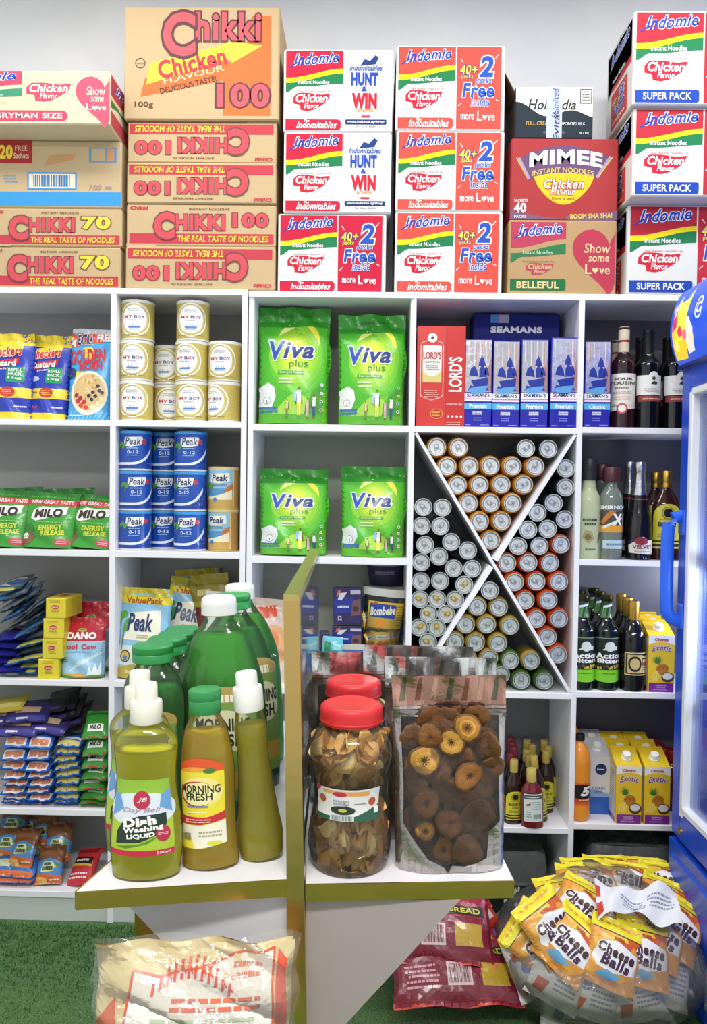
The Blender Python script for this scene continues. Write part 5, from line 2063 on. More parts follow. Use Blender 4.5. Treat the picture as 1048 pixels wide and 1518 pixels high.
VELV = bottle('sparkling_wine_bottle', [(.036, 0), (.039, .006), (.039, .07), (.037, .125), (.03, .16), (.0225, .2), (.017, .24), (.0155, .27), (.017, .285), (.0165, .3), (0, .302)], '#121216', 'darkglass',
              ([[(.0243, .2), (.0198, .235), (.0172, .262), (.0168, .272), (.0188, .276), (.0188, .296), (.017, .303), (0, .304)]], '#cfd0d6', 'silver', 'foil_capsule'), [(.016, .075, 140, None, d_velvet, 'paper'), (.186, .19, 359, '#8f2038', None, 'gloss')])
VELV.put((col_x(948.5, 2.405), 2.405, Z4[2]), (0, 0, R(6)), 'dark sparkling wine bottle with silver foil neck and torn-shaped label', 'sparkling wine bottle', scale=(1, 1, .985))
VELV.put((col_x(936, 2.5), 2.51, Z4[2]), (0, 0, R(0)), 'silver-necked sparkling wine bottle behind the labelled one', 'sparkling wine bottle', scale=(.95, .95, 1.0))


def d_best(p):
    c = '#cfc83c'
    p.rect(0, .0, 1, .68, c, 1)
    p.ell(.5, .68, .5, c, 1.1, ry=.3)
    p.ell(.5, .78, .14, '#1c1a14', 2, ry=.1)
    p.ring(.5, .78, .19, .03, '#8a7a2a', 2, ry=.14)
    p.text('BEST', .2, .48, .8, .58, '#2a2616', 3, .03)
    p.lines(.25, .62, .75, .64, 1, '#6a6228', 3)
    p.text('GIN', .36, .38, .64, .45, '#5a5224', 3, .02)
    p.lines(.2, .24, .8, .34, 2, '#8a8232', 3)
    p.rect(0, .14, 1, .18, '#2a2616', 2)
    p.rect(0, .04, 1, .1, '#2a2616', 2)


def flask(r, h, neck=.012):
    return [(r * .95, 0), (r, .004), (r, h * .3), (r * .98, h * .58), (r * .8, h * .68), (neck * 1.15, h * .79), (neck, h * .83), (neck, h * .97), (0, h * .975)]


BIGB = bottle('spirit_bottle', flask(.042, .27, .0145), '#3a1a14', 'darkglass', ([[(.0165, .222), (.0165, .232), (.016, .234), (.016, .238), (.0165, .24), (.0165, .271), (.015, .273), (0, .273)]], '#c9a24a', 'metal', 'cap'), [(.035, .175, 140, None, d_best, 'gloss')], sy=.7)
BIGB.put((col_x(988.5, 2.41), 2.41, Z4[2]), (0, 0, R(-6)), 'large brown spirit bottle with a yellow label behind the fridge handle', 'spirit bottle')
BIGB.put((col_x(973, 2.53), 2.53, Z4[2]), (0, 0, 0), 'large brown spirit bottle hidden behind the yellow-labelled one', 'spirit bottle')


# bitters shelf
def d_action(p):
    p.rect(0, .3, 1, .97, '#16241f', 1)
    p.rect(0, .965, 1, .985, '#7a8a74', 1.2)
    p.rect(0, .955, 1, .967, '#2c3c34', 1.3)
    p.ell(.5, .8, .13, '#d8dcd8', 2)
    p.poly([(.3, .72), (.72, .72), (.64, .76), (.36, .76)], '#d8dcd8', 2)
    p.ell(.66, .77, .05, '#d8dcd8', 2)
    p.text('Action', .14, .54, .88, .66, '#f0f2f0', 3, .05)
    p.text('Bitters', .18, .44, .84, .545, '#f0f2f0', 3, .05)
    rn = random.Random(2)
    for i in range(24):
        p.ell(.04 + .92 * rn.random(), .32 + .07 * rn.random(), .03, rn.choice(('#c9a23a', '#7a5a1c', '#e0c84a', '#4a3a1c')), 2)
    p.band(lambda t: .03 + .06 * (2 * t - 1) ** 2, lambda t: .3 - .02 * (2 * t - 1) ** 2, 0, 1, '#7fce2c', 2)
    p.lines(.3, .2, .7, .24, 1, '#3c7a1c', 3)


def d_neck(p):
    p.rect(0, 0, 1, 1, '#23402c', 1)
    rn = random.Random(9)
    for i in range(16):
        x = rn.random()
        p.line([(x, 0), (x + .1, .5 + .3 * rn.random())], .05, rn.choice(('#4f8a42', '#7aa860')), 2)
    p.poly([(.25, .62), (.8, .8), (.8, .95), (.25, .78)], '#e0e4e0', 2.5)


ACT = bottle('bitters_bottle', [(.036, 0), (.039, .006), (.039, .08), (.039, .17), (.034, .192), (.022, .213), (.0165, .235), (.0155, .275), (.0165, .277), (.0165, .284), (0, .285)], '#0f1513', 'darkglass',
             ([[(.0175, .273), (.0185, .275), (.0178, .287), (.015, .289), (0, .289)]], '#3f3c20', 'metal', 'crown_cap'), [(.022, .165, 175, None, d_action, 'paper'), (.222, .268, 220, None, d_neck, 'gloss')])
for px, y, lb in ((868.5, 2.41, 'dark bitters bottle with green label, nearest the can rack'), (903.5, 2.41, 'dark bitters bottle with green label, second from the can rack'), (863, 2.53, 'dark bitters bottle hidden behind the one nearest the can rack'), (893, 2.51, 'dark bitters bottle behind the second labelled one'), (884, 2.6, 'dark bitters bottle at the back, its green neck highest')):
    ACT.put((col_x(px, y), y, Z4[3]), (0, 0, R(4)), lb, 'bitters bottle', 'dark bitters bottles')


def d_gor(p):
    p.rect(0, 0, 1, 1, '#d6bf86', 1)
    p.rect(.04, .05, .96, .95, '#26221c', 1.5)
    p.rect(.1, .1, .6, .9, '#d0b67c', 2)
    p.ring(.35, .5, .22, .06, '#26221c', 3, ry=.34)
    p.rect(.62, .1, .94, .7, '#cfc090', 2)
    p.lines(.5, .75, .94, .87, 1, '#d6bf86', 3, .8)
    p.rect(.62, .42, .9, .58, '#b8442c', 3)
    p.lines(.64, .14, .92, .38, 3, '#5a5040', 3)


TON = bottle('tonic_wine_bottle', [(.036, 0), (.0395, .006), (.0395, .08), (.0395, .15), (.034, .175), (.02, .2), (.0158, .22), (.0155, .26), (0, .264)], '#14110f', 'darkglass',
             ([[(.0168, .212), (.0178, .262), (.0165, .268), (0, .268)]], '#c99d45', 'metal', 'capsule'), [(.05, .118, 130, None, d_gor, 'paper', 12)])
for px, y, lb in ((944, 2.405, 'tonic wine bottle with a gold capsule beside the juice carton'), (935, 2.49, 'gold-capsuled tonic wine bottle directly behind the front one'), (926, 2.58, 'gold-capsuled tonic wine bottle at the back')):
    TON.put((col_x(px, y), y, Z4[3]), (0, 0, 0), lb, 'tonic wine bottle', 'tonic wine bottles', scale=(1, 1, 1.02))


# juice cartons
def juice(name, w, h, d, draw, base, cap='#f2f2ee', gable='#e9c52c', side=None):
    def make():
        mb = MB()
        t = .035
        b = lambda x, y, z: Vector((x * w / 2, y * d / 2, z))
        mb.box((0, 0, (h - t) / 2), (w, d, h - t), base, 'gloss', .0015)
        z0, z1 = h - t - .0008, h
        # sloping top: the front edge low, the back edge high
        mb.face([b(-1, -1, z0), b(1, -1, z0), b(1, 1, z1), b(-1, 1, z1)], gable, 'gloss')
        mb.face([b(-1, -1, z0), b(-1, 1, z1), b(-1, 1, z0)], gable, 'gloss')
        mb.face([b(1, -1, z0), b(1, 1, z0), b(1, 1, z1)], gable, 'gloss')
        mb.face([b(1, 1, z0), b(-1, 1, z0), b(-1, 1, z1), b(1, 1, z1)], gable, 'gloss')
        mb.box((0, d / 2 - .002, z1 + .002), (w * .98, .003, .005), gable, 'gloss', .0005)
        f, lf, rt = pens(mb, w, h - t, d)
        f.mt = lf.mt = rt.mt = 'gloss'
        draw(f, lf, rt)
        o = mb.build(name)
        c = MB()
        M = Matrix.Rotation(math.atan2(t, d), 4, 'X')
        c.lathe([(.0155, -.002), (.0155, .003), (.0128, .004), (.0128, .016), (.0118, .018), (0, .018)], 22, cap, 'plastic', M=M, c=(0, -d * .05, h - t * .54))
        c.build('screw_cap', o)
        return o
    return Kind(make)


def d_juice(f, lf, rt):
    f.rect(0, 0, 1, 1, '#e8c22a', 1)
    f.band(lambda t: .87 - .05 * (2 * t - 1) ** 2 + .02, lambda t: 1., 0, 1, '#eceae4', 1.5)
    f.text('Chivita', .24, .905, .76, .955, '#b8303c', 3, .04)
    f.text('Exotic', .14, .71, .88, .81, '#7a4a8a', 3, .03, .3, out=((.05, '#f2e6c0'),), warp=lambda u, v: (u, v + .35 * math.sin(PI * u)))
    # pineapple
    for a in range(-70, 80, 18):
        c, s = math.sin(R(a)), math.cos(R(a))
        f.poly([(.36 - .05, .5), (.36 + .05, .5), (.36 + .26 * c, .52 + .15 * s)], ('#3f7d34', '#5a9a3c')[a % 36 == 2], 2.2)
    f.ell(.55, .41, .24, '#b87a2c', 2, ry=.1)
    for i in range(8):
        f.ell(.4 + .05 * i, .42 + .02 * (i % 3), .03, '#8a541c', 2.4)
    f.poly([(.1, .25), (.18, .36), (.38, .38), (.46, .28), (.36, .2), (.16, .2)], '#ecd060', 3)
    for x in (.18, .27, .36):
        f.line([(x, .22), (x + .02, .36)], .012, '#cfa83c', 3.3)
    f.ell(.76, .27, .24, '#5a3a24', 3.2, ry=.09)
    f.ell(.75, .285, .19, '#dcdcd8', 3.5, ry=.06)
    f.rect(.04, 0, .98, .165, '#7a2f8e', 3, .03, (0, 0, 1, 1))
    f.text('PINEAPPLE', .3, .11, .7, .135, '#d8b8e0', 4, .02)
    f.text('COCONUT', .32, .075, .68, .1, '#d8b8e0', 4, .02)
    f.lines(.2, .03, .8, .06, 1, '#c9a0d4', 4)
    for q in (lf, rt):
        q.rect(0, 0, 1, 1, '#d9b428', 1)
        q.rect(.1, .1, .9, .95, '#e4dcc4', 1.5)
        q.lines(.18, .4, .82, .9, 12, '#8a8470', 2)
        q.rect(.1, 0, .9, .1, '#7a2f8e', 2)


JUI = juice('juice_carton', .078, .212, .075, d_juice, '#e8c22a')
for c_, px in enumerate((943, 985.5)):
    for r_ in range(3 if c_ == 0 else 4):
        y = 2.405 + r_ * .0765 - (.0 if r_ < 3 else .006)
        if r_ == 3:
            continue
        JUI.put((col_x(px, 2.37) + r_ * (.004 if c_ == 0 else .001), y, Z4[4]), (0, 0, R(-1)), 'yellow pineapple juice carton, %s from the front in the %s' % (ORD[r_], ('row by the yoghurt carton', 'row by the fridge')[c_]), 'juice carton', 'pineapple juice cartons, lower shelf')
for r_, px in enumerate((987.5, 979, 971)):
    JUI.put((col_x(px, 2.37 + .077 * r_), 2.407 + r_ * .077, Z4[3]), (0, 0, R(-2)), 'yellow pineapple juice carton beside the gold-capsuled bottles, %s from the front' % ORD[r_], 'juice carton', 'pineapple juice cartons, upper shelf', scale=(1, 1, .98))


def d_yog(f, lf, rt):
    f.rect(0, 0, 1, 1, '#d4d4d2', 1)
    f.rect(0, 0, 1, .3, '#2a5cb4', 1.5)
    f.band(lambda t: .28, lambda t: .4 + .03 * math.sin(5 * t), 0, 1, '#86a8d4', 1.4)
    f.ell(.6, .78, .26, '#26345e', 2)
    f.lines(.42, .76, .78, .8, 1, '#d8dce4', 3)
    f.text('YOGHURT', .2, .43, .8, .48, '#4a6a9a', 3, .02)
    f.text('DRINK', .3, .37, .7, .41, '#4a6a9a', 3, .02)
    for q in (lf, rt):
        q.rect(0, 0, 1, 1, '#c4c6c8', 1)
        q.rect(0, 0, 1, .3, '#2a5cb4', 1.5)


YOG = juice('yoghurt_carton', .07, .218, .07, d_yog, '#d4d4d2', gable='#c9cbcc')
YOG.put((col_x(893, 2.47), 2.47, Z4[4]), (0, 0, R(-2)), 'white and blue yoghurt carton behind the orange drink bottle', 'yoghurt carton', 'yoghurt cartons')
YOG.put((col_x(884, 2.56), 2.56, Z4[4]), (0, 0, R(-2)), 'white and blue yoghurt carton at the back', 'yoghurt carton', 'yoghurt cartons')


def d_orange5(p):
    p.rect(0, 0, 1, 1, '#d9652a', 1)
    p.rect(.0, .12, 1, .32, '#cc3f28', 1.3)
    p.poly([(.28, .3), (.3, .9), (.5, .95), (.92, .86), (.9, .36), (.6, .3)], '#211d1c', 2)
    p.text('5', .45, .42, .76, .84, '#f2f0ec', 3, .05, .2)
    p.lines(.4, .2, .8, .27, 1, '#f0d0a0', 3, .8)
    p.ell(.12, .66, .1, '#e8e0d0', 2)


SODA = bottle('orange_drink_bottle', [(.026, 0), (.032, .004), (.0345, .02), (.033, .05), (.0335, .1), (.034, .16), (.033, .185), (.026, .212), (.014, .232), (.0125, .24), (.0125, .256), (0, .257)], '#e8922c', 'gloss',
              ([[(.0145, .24), (.0148, .242), (.0148, .256), (.0135, .259), (0, .259)]], '#1c1c20', 'plastic', 'screw_cap'), [(.05, .118, 190, None, d_orange5, 'gloss')])
SODA.put((col_x(868, 2.405), 2.405, Z4[4]), (0, 0, R(4)), 'orange drink bottle with a black cap and number 5 label', 'drink bottle', scale=(1, 1, 1.02))
SODA.put((col_x(857, 2.52), 2.52, Z4[4]), (0, 0, R(4)), 'orange drink bottle hidden behind the number 5 one', 'drink bottle', scale=(1, 1, 1.07))
RDB = bottle('syrup_bottle', [(.03, 0), (.032, .005), (.032, .09), (.026, .13), (.016, .15), (.016, .165), (0, .166)], '#6e1620', 'darkglass', ([[(.019, .155), (.02, .157), (.02, .185), (.018, .188), (0, .188)]], '#a31e30', 'plastic', 'screw_cap'))
for i, (px, y) in enumerate(((996, 2.52), (987, 2.56), (1007, 2.5), (979, 2.6))):
    RDB.put((col_x(px, y), y, Z4[4]), (0, 0, 0), 'red-capped bottle behind the juice cartons by the fridge, %s one' % ('second lowest', 'second highest', 'nearest', 'farthest')[i], 'syrup bottle', 'red-capped bottles')

# small spirit bottles under the can rack
SR4 = ZR[4]


def d_small(p):
    d_best(p)


SMB = bottle('spirit_bottle', flask(.0265, .196, .0105), '#2e1512', 'darkglass', ([[(.0122, .158), (.0128, .16), (.0122, .164), (.0128, .168), (.0125, .193), (.011, .196), (0, .196)]], '#b8a24c', 'plastic', 'screw_cap'), [(.014, .105, 150, None, d_small, 'gloss')], sy=.75)


def d_rum(p):
    p.rect(0, 0, 1, 1, '#d3e0da', 1)
    p.rect(.04, .82, .96, .96, '#4a5458', 2)
    p.lines(.1, .85, .9, .93, 1, '#d3e0da', 3)
    p.poly([(.14, .62), (.3, .66), (.36, .74), (.36, .58), (.16, .56)], '#b85a34', 2)
    p.lines(.4, .42, .9, .75, 4, '#9ab0a8', 2)
    p.barcode(.45, .1, .92, .3, '#5a686a', 2)
    p.lines(.1, .14, .4, .4, 3, '#8aa098', 2)


RUM = bottle('rum_bottle', flask(.034, .178, .0125), '#6e1a20', 'darkglass', ([[(.0148, .14), (.0152, .142), (.0148, .147), (.0152, .152), (.015, .176), (.0135, .178), (0, .178)]], '#c4ad5c', 'plastic', 'screw_cap'), [(.02, .105, 110, None, d_rum, 'paper', 6)], sy=.6)
RUM.put((col_x(800, 2.37), 2.375, SR4), (0, R(-2), R(-6)), 'red flat bottle with a white label before the small brown ones', 'rum bottle')
REDC = bottle('spirit_bottle', flask(.0255, .2, .0105), '#1d1412', 'darkglass', ([[(.0125, .164), (.013, .166), (.0128, .198), (.0115, .2), (0, .2)]], '#7a2430', 'plastic', 'screw_cap'), sy=.8)
lst = [(770.5, 2.40, 'S', 'small brown bottle with a yellow label next to the red flat one'), (820, 2.42, 'S', 'small yellow-labelled bottle tilting against the shelf side'),
       (793, 2.45, 'S', 'small gold-capped bottle directly behind the red flat one'), (789, 2.5, 'S', 'gold-capped bottle, second behind the red flat one'), (797, 2.55, 'S', 'gold-capped bottle, third behind the red flat one'), (789, 2.6, 'S', 'gold-capped bottle, farthest in the middle file'),
       (818, 2.49, 'S', 'gold-capped bottle behind the tilting one'), (821, 2.54, 'S', 'gold-capped bottle, second behind the tilting one'), (815, 2.6, 'S', 'gold-capped bottle, farthest along the shelf side'),
       (765, 2.45, 'R', 'red-capped bottle, first behind the yellow-labelled one'), (770, 2.51, 'R', 'red-capped bottle, second behind the yellow-labelled one'), (768, 2.56, 'R', 'red-capped bottle, third behind the yellow-labelled one'), (764, 2.61, 'R', 'red-capped bottle, farthest of its file')]
for i, (px, y, k, lb) in enumerate(lst):
    (SMB if k == 'S' else REDC).put((col_x(px, y) - (.02 if i == 1 else 0), y, SR4), (0, R(-7) if i == 1 else 0, R((8, 14, 0)[min(i, 2)])), lb, 'spirit bottle', 'small spirit bottles under the can rack', scale=(1, 1, 1 + .06 * (i == 1)))


def d_chel(p):
    p.rect(0, 0, 1, 1, '#dcd02c', 1)
    p.text('CHELSEA', .18, .4, .98, .6, '#b8442c', 3, .03, 0, rot=90)
    p.lines(.1, .1, .3, .9, 5, '#8a7a2a', 2)


CHE = bottle('gin_bottle', flask(.0285, .19, .0115), '#5a6660', 'darkglass', ([[(.013, .155), (.0135, .157), (.0132, .188), (.012, .19), (0, .19)]], '#d8cf34', 'plastic', 'screw_cap'), [(.018, .085, 150, None, d_chel, 'paper', 20)], sy=.7)
CHE.put((col_x(745, 2.41), 2.41, SR4), (0, 0, R(10)), 'clear gin bottle with a yellow label behind the plantain pouch', 'gin bottle')
CHE.put((col_x(741, 2.52), 2.52, SR4), (0, 0, R(10)), 'clear gin bottle at the back behind the yellow-labelled one', 'gin bottle')
# ------------------------------------------------------------ chocolate shelf beside the gold post
SC3 = ZC[3]


def purple(w, h, d, face=True):
    def make():
        mb = MB()
        mb.box((0, 0, h / 2), (w, d, h), '#3a3064', 'gloss', .002)
        f, lf, rt = pens(mb, w, h, d)
        f.mt = 'gloss'
        f.rect(.02, .3, .75, .72, '#2f3f9c', 1)
        f.poly([(.1, .74), (.16, .9), (.28, .94), (.24, .8)], '#d07a4a', 2)
        f.poly([(.16, .66), (.24, .84), (.5, .86), (.4, .74), (.3, .64)], '#dcd8e4', 2.4)
        f.rect(.62, .8, .98, .92, '#c4c0d4', 2)
        f.lines(.15, .42, .6, .5, 1, '#e4e4f0', 3, .8)
        f.text('12', .16, .1, .3, .22, '#dcd8e4', 3, .03)
        f.poly([(.62, .2), (.98, .25), (.98, .68), (.7, .62)], '#7a5a5c', 2)
        f.ell(.8, .4, .1, '#4a3234', 3)
        return mb.build('chocolate_box')
    return make


def open_box(w, h, d):
    mb = MB()
    t = .004
    c = '#c9c4b4'
    for (x, y, sx, sy) in ((0, -d / 2 + t / 2, w, t), (0, d / 2 - t / 2, w, t), (-w / 2 + t / 2, 0, t, d - 2 * t), (w / 2 - t / 2, 0, t, d - 2 * t)):
        mb.box((x, y, h / 2), (sx, sy, h), c, 'carton', .001)
    mb.box((0, 0, h * .8), (w - .01, d - .01, .004), '#b8a888', 'carton')
    p = Pen(mb, lambda x, y, l: Vector((x - w / 2, -d / 2 - l, y)), w, h, 'carton')
    p.rect(0, .0, 1, .88, '#3f6fc0', 1)
    p.lines(.1, .3, .7, .6, 2, '#d8e0f0', 2)
    return mb.build('display_box')


a, b = at(502, 955, 2.385), at(601, 955, 2.385)
bh = a.z - SC3
o = open_box(b.x - a.x, bh, .2)
o.location = ((a.x + b.x) / 2, 2.485, SC3)
tag(o, 'open display box with pale rim under the clear tub', 'display box')
zin = SC3 + bh * .8 + .002
PBX = Kind(purple(.088, .115, .05))
PBX.put((col_x(511.5, 2.43) + .012, 2.46, zin + .078), (R(-4), R(-1), R(4)), 'purple chocolate box leaning upright behind the yellow-filled tub', 'chocolate box', 'purple chocolate boxes')
PBX.put((col_x(513, 2.42) + .01, 2.435, zin), (0, 0, R(-2)), 'purple chocolate box half sunk in the display box, in front', 'chocolate box', 'purple chocolate boxes', scale=(1.05, .6, .64))
PBX.put((col_x(484, 2.42), 2.42, SC3 + .002), (0, 0, R(10)), 'narrow purple chocolate box standing between the glass edge and display box', 'chocolate box', 'purple chocolate boxes', scale=(.3, 1, 1.4))


def tub(col, inner):
    def make():
        mb = MB()
        pr = [(.052, .001), (.056, .004), (.062, .06), (.0665, .122), (.07, .124)]
        mb.lathe([(0, .001)] + pr, 40, col, 'clear' if inner else 'plastic')
        o = mb.build('sweet_tub')
        l_ = MB()
        l_.lathe([(.07, .122), (.074, .123), (.0745, .13), (.0745, .136), (.071, .14), (.064, .141), (.062, .139), (0, .139)], 44, '#d4d4cc' if inner else '#bcb8c0', 'plastic')
        l_.build('tub_lid', o)
        lb = MB()
        p = cyl_pen(lb, .0605, .05, .06, 120, 'paper', rf=lambda z: .056 + z * .087)
        if inner:
            p.rect(0, 0, 1, 1, '#ecc83a', 1)
            p.rect(.05, .4, .72, .92, '#2a4aa4', 2, .05)
            p.text('Bombebe', .08, .5, .7, .82, '#f0ead8', 3, .04, .2, rot=6)
            p.poly([(.12, .85), (.2, 1.), (.3, .9)], '#d8542c', 3)
            p.ell(.35, .18, .13, '#e08a2c', 2, ry=.14)
            p.lines(.74, .1, .98, .9, 8, '#8a7a2c', 2)
        else:
            p.rect(0, 0, 1, 1, '#2c2750', 1)
            p.lines(.2, .3, .8, .7, 2, '#8a84b0', 2)
        lb.build('label', o)
        return o
    return Kind(make)


TUB = tub('#f4f6f4', True)
tx, ty = col_x(567, 2.45), 2.462
TUB.put((tx, ty, zin), (R(-3), R(6), R(8)), 'clear round tub with a yellow label and pale lid', 'sweet tub', scale=(1, .95, 1.36))
TU2 = tub('#2a2648', False)
PLB = Kind(lambda: open_box(.15, .2, .09))


def d_sweet(p):
    p.rect(0, 0, 1, 1, '#e0be3c', 1)
    p.rect(.1, .55, .9, .8, '#d8d4d0', 2)
    p.poly([(.1, .3), (.5, .5), (.9, .3), (.5, .1)], '#c97a2c', 2)
    p.lines(.2, .6, .8, .75, 1, '#3a4a8a', 3)


SWT = bag('sweet_pack', .036, .05, .014, '#e0be3c', d_sweet, 'pillow', 71, .15, .1, nu=8, nv=10)
rn = random.Random(6)
for i in range(14):
    an = R(180 + 180 * (i % 7) / 6)
    SWT.put((tx + .038 * math.cos(an), ty + .034 * math.sin(an), zin + .006 + .06 * (i // 7)), (R(-6), R(rn.uniform(-20, 20)), R(rn.uniform(-25, 25))), 'small yellow sweet pack inside the clear tub', 'sweet pack', 'sweet packs inside the clear tub')
a = at(571, 868, 2.56)
o = tag(open_box(.15, a.z - SC3, .08), 'tall display box at the back under the dark tub', 'display box')
o.location = (a.x, 2.585, SC3)
TU2.put((a.x, 2.565, a.z + .001), (0, 0, 0), 'dark purple tub with a grey lid behind the clear tub', 'sweet tub', scale=(.92, .7, .55))
MIN = sachet('mint_sachet', .062, .05, .014, '#58b4c4', [(.1, .1, .4, .7, '#2f8a5a'), (.5, .2, .9, .6, '#9fd8e0')], 72)
MIN.put(at(492, 968, 2.372), (R(-14), R(4), 0), 'turquoise mint sachet in front of the display box', 'sachet')
bx = Kind(lambda: open_box(.1, .105, .05))

# ------------------------------------------------------------ packs on the floor under the last shelves


def bottle_pack(nx, ny, body, cap, tray, txt):
    """shrink-wrapped bottles on a cardboard tray"""
    def make():
        s = .062
        w, d = nx * s, ny * s
        mb = MB()
        mb.box((0, 0, .004), (w + .012, d + .012, .006), tray, 'carton')
        for (x, y, sx, sy) in ((0, -d / 2 - .004, w + .014, .004), (0, d / 2 + .004, w + .014, .004), (-w / 2 - .005, 0, .004, d + .006), (w / 2 + .005, 0, .004, d + .006)):
            mb.box((x, y, .05), (sx, sy, .1), tray, 'carton', .001)
        p = Pen(mb, lambda x, y, l: Vector((x - w / 2 - .006, -d / 2 - .006 - l, y)), w + .012, .1, 'carton')
        p.rect(0, .93, 1, 1, '#8aa83c', 1)
        if txt:
            p.text('Action', .42, .5, .8, .9, '#e4e8e4', 2, .05)
            p.text('Bitters', .46, .06, .8, .46, '#e4e8e4', 2, .05)
            p.ell(.12, .5, .06, '#e4e8e4', 2)
            p.poly([(.04, .2), (.22, .2), (.19, .4), (.07, .4)], '#c4d0b8', 2)
        o = mb.build('bottle_pack')
        bm = MB()
        pr = smooth([(.026, 0), (.0285, .004), (.0285, .1), (.022, .128), (.0115, .15), (.0115, .172), (.013, .174), (.013, .182), (0, .183)], 3)
        bm.lathe([(0, 0)] + pr, 20, body, 'darkglass')
        bm.lathe([(.0142, .17), (.015, .172), (.0138, .185), (0, .186)], 18, cap, 'metal')
        q = cyl_pen(bm, .0285, .02, .07, 150, 'paper')
        q.rect(0, 0, 1, 1, '#2c3c3c', 1)
        q.lines(.2, .5, .8, .8, 2, '#a8b4b0', 2)
        first = None
        for i in range(nx):
            for j in range(ny):
                l = (-w / 2 + s * (i + .5), -d / 2 + s * (j + .5), .0075)
                if first is None:
                    first = bm.build('bottle', o, l)
                else:
                    dup(first, l, parent=o)
        f = MB()
        hh = .2

        def sk(u, v):
            a = 2 * PI * u
            c, s_ = math.cos(a), math.sin(a)
            k = (abs(c) ** 8 + abs(s_) ** 8) ** (-1 / 8)
            t = 1 - .1 * v ** 6
            wv = .0015 * math.sin(13 * a + 9 * v)
            return Vector(((w / 2 + .008 + wv) * c * k * t, (d / 2 + .008 + wv) * s_ * k * t,   .09 + (hh - .09) * v))
        f.grid(sk, 60, 10, '#e4ecec', 'shrink', True)
        f.grid(lambda u, v: sk(u, 1) * (1 - v) + Vector((0, 0, hh * v + .002 * math.sin(20 * u))), 60, 4, '#e4ecec', 'shrink', True)
        f.build('shrink_film', o)
        return o
    return Kind(make)


BP1 = bottle_pack(4, 2, '#1b2220', '#6a7048', '#1d2a22', True)
a = at(742, 1342, 2.5)
BP1.put((at(748, 1342, 2.5).x, 2.54, 0), (0, 0, R(2)), 'wrapped pack of dark bottles on a printed tray under the small spirits', 'bottle pack')
BP2 = bottle_pack(4, 3, '#1c3c44', '#9aa4a4', '#2a3434', False)
BP2.put((at(925, 1300, 2.5).x, 2.51, 0), (0, 0, R(-3)), 'wrapped pack of teal bottles on the floor under the juice cartons', 'bottle pack', scale=(1, 1, 1.25))

# ------------------------------------------------------------ display stand in front


def onz(px, py, z):
    d = CM.to_3x3() @ Vector(((px - 524) / F, -(py - 759) / F, -1))
    return EYE + d * ((z - EYE.z) / d.z)


Y0 = .955
zl_ = at(425, 1303.5, Y0).z
zr_ = at(453, 1310.5, Y0).z
SW = '#e6e4e8'
st = empty('display_stand', (0, 0, 0))
tag(st, 'white display stand with gold edging and a gold-framed glass divider', 'display stand')
tz = at(431, 891, Y0).z
bot = lambda a, b: b + (a - b) * (-0.0 - b.z) / (a.z - b.z)     # carries the line a-b on down to the floor
pa, pb = at(420, 893, Y0), at(426.5, 1457, Y0)
pc, pd = at(443.5, 893, Y0), at(453, 1457, Y0)
q0, q1 = bot(pa, pb), bot(pc, pd)
mb = MB()
mb.prism([(q0.x, 0), (q1.x, 0), (pc.x, tz), (pa.x, tz)], Y0, Y0 + .022, '#dcba70', 'brass')
mb.build('post', st)
YE = 1.72
fx = at(466.5, 818, YE)
mb = MB()                      # the rail along the top of the glass, running away from the customer
ax = (pa.x + pc.x) / 2
n0 = [(pa.x, Y0 + .0005, tz - .004), (pc.x, Y0 + .0005, tz - .004), (pc.x, Y0 + .0005, tz + .008), (pa.x, Y0 + .0005, tz + .008)]
n1 = [(fx.x - .0095, YE, tz - .004), (fx.x + .0095, YE, tz - .004), (fx.x + .0095, YE, tz + .008), (fx.x - .0095, YE, tz + .008)]
mb.face(n0, '#dcc878', 'brass')
mb.face(n1[::-1], '#dcc878', 'brass')
for i in range(4):
    j = (i + 1) % 4
    mb.face([n0[j], n0[i], n1[i], n1[j]], '#dcc878', 'brass')
mb.build('rail', st)
mb = MB()
gx0, gx1 = pc.x - .004, fx.x + .006
zg0 = min(zl_, zr_)
for t in (0, .005):
    pass
g = [(gx0, Y0 + .022, zg0), (gx1, YE, zg0), (gx1, YE, tz - .004), (gx0, Y0 + .022, tz - .004)]
g2 = [(x + .005, y, z) for x, y, z in g]
mb.face(g[::-1], '#eef2f4', 'pane')
mb.face(g2, '#eef2f4', 'pane')
for i in range(4):
    j = (i + 1) % 4
    mb.face([g[i], g[j], g2[j], g2[i]], '#c4d4d0', 'pane')
mb.build('glass_panel', st)
mb = MB()
mb.face([(gx0 - .001, Y0 + .022, 0), (gx1 - .001, YE, 0), (gx1 - .001, YE, zg0 - .02), (gx0 - .001, Y0 + .022, zg0 - .02)], SW, 'laminate')
mb.face([(gx0 + .007, Y0 + .022, 0), (gx0 + .007, Y0 + .022, zg0 - .02), (gx1 + .007, YE, zg0 - .02), (gx1 + .007, YE, 0)], SW, 'laminate')
mb.face([(gx0 - .001, Y0 + .022, 0), (gx0 - .001, Y0 + .022, zg0 - .02), (gx0 + .007, Y0 + .022, zg0 - .02), (gx0 + .007, Y0 + .022, 0)], SW, 'laminate')
mb.build('spine_panel', st)


def shelf(pts, z, fr0, fr1, nm='shelf_board'):
    mb = MB()
    mb.slab(pts, z - .02, z, SW, 'laminate')
    o = mb.build(nm, st)
    e = MB()                   # gold edging along the front
    a, b = Vector(fr0), Vector(fr1)
    n = Vector(((b - a).y, -(b - a).x)).normalized() * .002
    e.slab([(a.x + n.x, a.y + n.y), (b.x + n.x, b.y + n.y), (b.x, b.y), (a.x, a.y)], z - .021, z + .0005, '#dfb862', 'brass')
    e.build('gold_edging', o)
    return o


